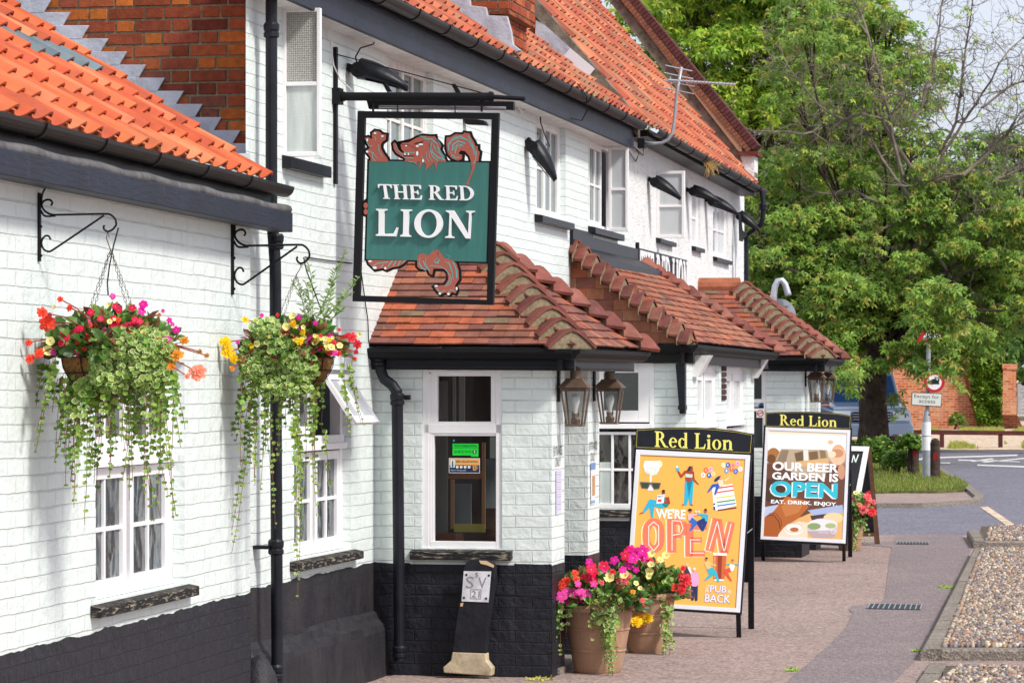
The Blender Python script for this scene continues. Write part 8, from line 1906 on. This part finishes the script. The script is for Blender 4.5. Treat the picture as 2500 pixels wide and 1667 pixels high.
m_lo = scat([(1850, 560), (1880, 780), (1960, 850), (2020, 890), (2130, 860), (2240, 850), (2330, 870), (2400, 830), (2560, 800), (2600, 640), (2560, 520), (2300, 480), (2050, 520)], Ytr, 1.4, 84, q, .45, .8)
m_lo += scat([(1990, 860), (2060, 850), (2110, 870), (2250, 830), (2330, 840), (2340, 900), (2300, 915), (2200, 915), (2100, 900), (2030, 915)], Ytr-1.3, .4, 20, q, .24, .38)
m_lo += scat([(2200, 740), (2330, 740), (2400, 800), (2400, 880), (2330, 870), (2230, 850)], Ytr-1.5, .3, 12, q, .28, .42)
m_lo += scat([(1800, 400), (1870, 700), (2000, 600), (1950, 380)], Ytr+1, 1, 14, q, .5, .8)
m_lo += scat([(2225, 700), (2330, 690), (2350, 820), (2300, 850), (2230, 830)], 55.6, .2, 12, q, .22, .34)+[(P(2298, 915, 55.8), .13, .14), (P(2264, 912, 55.7), .10, .1), (P(2262, 800, 55.6), .24, .2), (P(2300, 800, 55.6), .24, .2), (P(2318, 905, 55.8), .17, .2), (P(2330, 940, 55.9), .14, .16), (P(2248, 895, 55.8), .2, .18), (P(2310, 870, 55.9), .2, .18), (P(2250, 930, 55.8), .12, .12), (P(2358, 960, 56), .08, .1)]
m_lo += scat([(1880, 120), (1930, 380), (2060, 470), (2230, 450), (2330, 520), (2500, 560), (2520, 420), (2380, 440), (2270, 300), (2180, 120), (2050, 60)], Ytr+.8, 1.5, 26, q, .3, .5)
m_lo += [(P(2190, 975, Ytr-.7), .20, .26), (P(2195, 1010, Ytr-.7), .14, .2), (P(2050, 935, 58.5), .26, .24), (P(2090, 925, 58.5), .26, .2), (P(2020, 930, 58.5), .22, .2), (P(2050, 945, Ytr-1), .22, .3), (P(2085, 960, Ytr-1.2), .16, .25)]
tree('chestnut_tree', 'leafy horse chestnut with thick brown trunk on the grass bank', bT, 2.6, .235, m_lo, 430, .125, CH, 51, grp='trees across the road')
m_up = scat([(1540, -140), (1560, 60), (1640, 250), (1760, 420), (1900, 560), (2060, 480), (2140, 250), (2110, 60), (2080, -140)], 88, 3, 90, q, .9, 1.4)
tree('lime_green_tree', 'tall bright yellow-green tree rising behind the steep roof', (P(1840, 945, 88).x, 88, GZ(88)), 5, .35, m_up, 150, .21, CB, 52, grp='trees across the road')
m_bk = scat([(1930, -80), (1960, 300), (2060, 500), (2240, 450), (2260, 250), (2225, 60), (2140, -80)], 72, 2, 34, q, .6, 1.0)
tree('mid_green_tree', 'mid green tree with gaps of sky behind the bare branches', (P(2130, 945, 72).x, 72, GZ(72)), 4.5, .3, m_bk, 175, .18, CH, 53, grp='trees across the road')
m_r = scat([(2180, 440), (2200, 640), (2400, 700), (2620, 760), (2650, 420), (2480, 350), (2380, 360), (2300, 420)], 74, 2, 52, q, .6, 1.0)
tree('dark_green_tree', 'darker green tree filling the right edge behind the bare branches', (P(2560, 945, 74).x, 74, GZ(74)), 4, .3, m_r, 170, .17, CD+CH[:3], 54, grp='trees across the road')
m_d = scat([(1700, 380), (1760, 640), (1900, 900), (2100, 930), (2700, 940), (2750, 600), (2300, 500), (1900, 480)], 118, 4, 70, q, 1.3, 2.2)
tree('hedge_tree', 'dark row of foliage closing the view behind the old brick wall', (P(2300, 945, 118).x, 118, GZ(118)), 3, .3, m_d, 60, .34, CD, 55, dens=.9, grp='trees across the road')
# bare weathered tree with sinuous dead branches
rr = random.Random(77); Yd = Ytr-.2; bd = V((P(2152, 945, Yd).x, Yd+.9, GZ(Yd+.9))); root = thing('bare_tree', 'dead grey-brown tree of bare twisting branches spread across the top right', 'tree', tuple(bd), 'trees across the road'); st = MB(); tips = []
hub = P(2240, 640, Yd); st.tube([bd, bd+V((0, 0, 2.2)), bd.lerp(hub, .8)+V((-.1, 0, 0)), hub], [.14, .12, .09, .065], 10)
def bez(ax, pts, r0, r1, lv, L):
    Pp = [P(x, y, Yd+rr.uniform(-.5, .5)) for x, y in pts]; S = []
    for i in range(len(Pp)-1):
        for t in (0, .33, .66): S.append(Pp[i].lerp(Pp[i+1], t)+V((rr.uniform(-1, 1), rr.uniform(-1, 1), rr.uniform(-1, 1)))*.035)
    S.append(Pp[-1]); n = len(S); st.tube(S, [r0+(r1-r0)*i/(n-1) for i in range(n)], 6, cap=False)
    for i in range(2, n):
        for _ in range(2):
            if rr.random() < .95:
                d = (S[i]-S[i-1]).normalized(); s_ = V((rr.uniform(-1, 1), rr.uniform(-.8, .8), rr.uniform(-.8, 1))).normalized()
                limbs(st, S[i], d*.6+s_, L*rr.uniform(.6, 1.1), max(.009, (r0+(r1-r0)*i/n)*.5), lv, rr, tips, 1.25, (2, 3), .74, rr.uniform(-.07, .06), .0048)
bez(0, [(2240, 640), (2180, 330), (2150, 180), (2100, 40), (2050, -60)], .055, .014, 2, .8)
bez(0, [(2250, 560), (2300, 380), (2330, 300), (2360, 120), (2380, -40)], .05, .012, 2, .85)
bez(0, [(2300, 380), (2380, 260), (2440, 160), (2520, 60)], .034, .01, 2, .85)
bez(0, [(2240, 520), (2330, 470), (2420, 440), (2520, 400)], .05, .02, 2, .8)
bez(0, [(2245, 450), (2150, 290), (2100, 280), (2020, 305), (1960, 325), (1850, 320)], .045, .013, 2, .7)
bez(0, [(2220, 480), (2120, 330), (2000, 260), (1940, 190), (1900, 100)], .034, .01, 2, .75)
bez(0, [(2240, 600), (2300, 560), (2400, 640), (2470, 690), (2520, 720)], .04, .018, 1, .7)
bez(0, [(2240, 450), (2350, 430), (2440, 350), (2480, 290)], .05, .02, 2, .8)
bez(0, [(2260, 560), (2370, 420), (2440, 330), (2500, 300)], .04, .015, 2, .8)
bez(0, [(2200, 520), (2090, 470), (2000, 470), (1900, 520), (1850, 600)], .035, .012, 1, .6)
bez(0, [(2210, 540), (2150, 560), (2100, 640), (2060, 690)], .03, .01, 1, .5)
bez(0, [(2280, 620), (2340, 700), (2350, 760), (2370, 820)], .03, .01, 1, .5)
bez(0, [(2230, 300), (2280, 180), (2290, 60), (2320, -60)], .034, .01, 2, .85)
bez(0, [(2400, 260), (2470, 210), (2520, 190), (2580, 200)], .03, .012, 2, .8)
st.build('branches', 'dead_bark', root); m = MB()
for (t_, d_) in tips:
    if rr.random() < .10: star(m, t_, .10, rr, CB)
m.build('sparse_leaves', 'tree_leaf', root, uv=False)
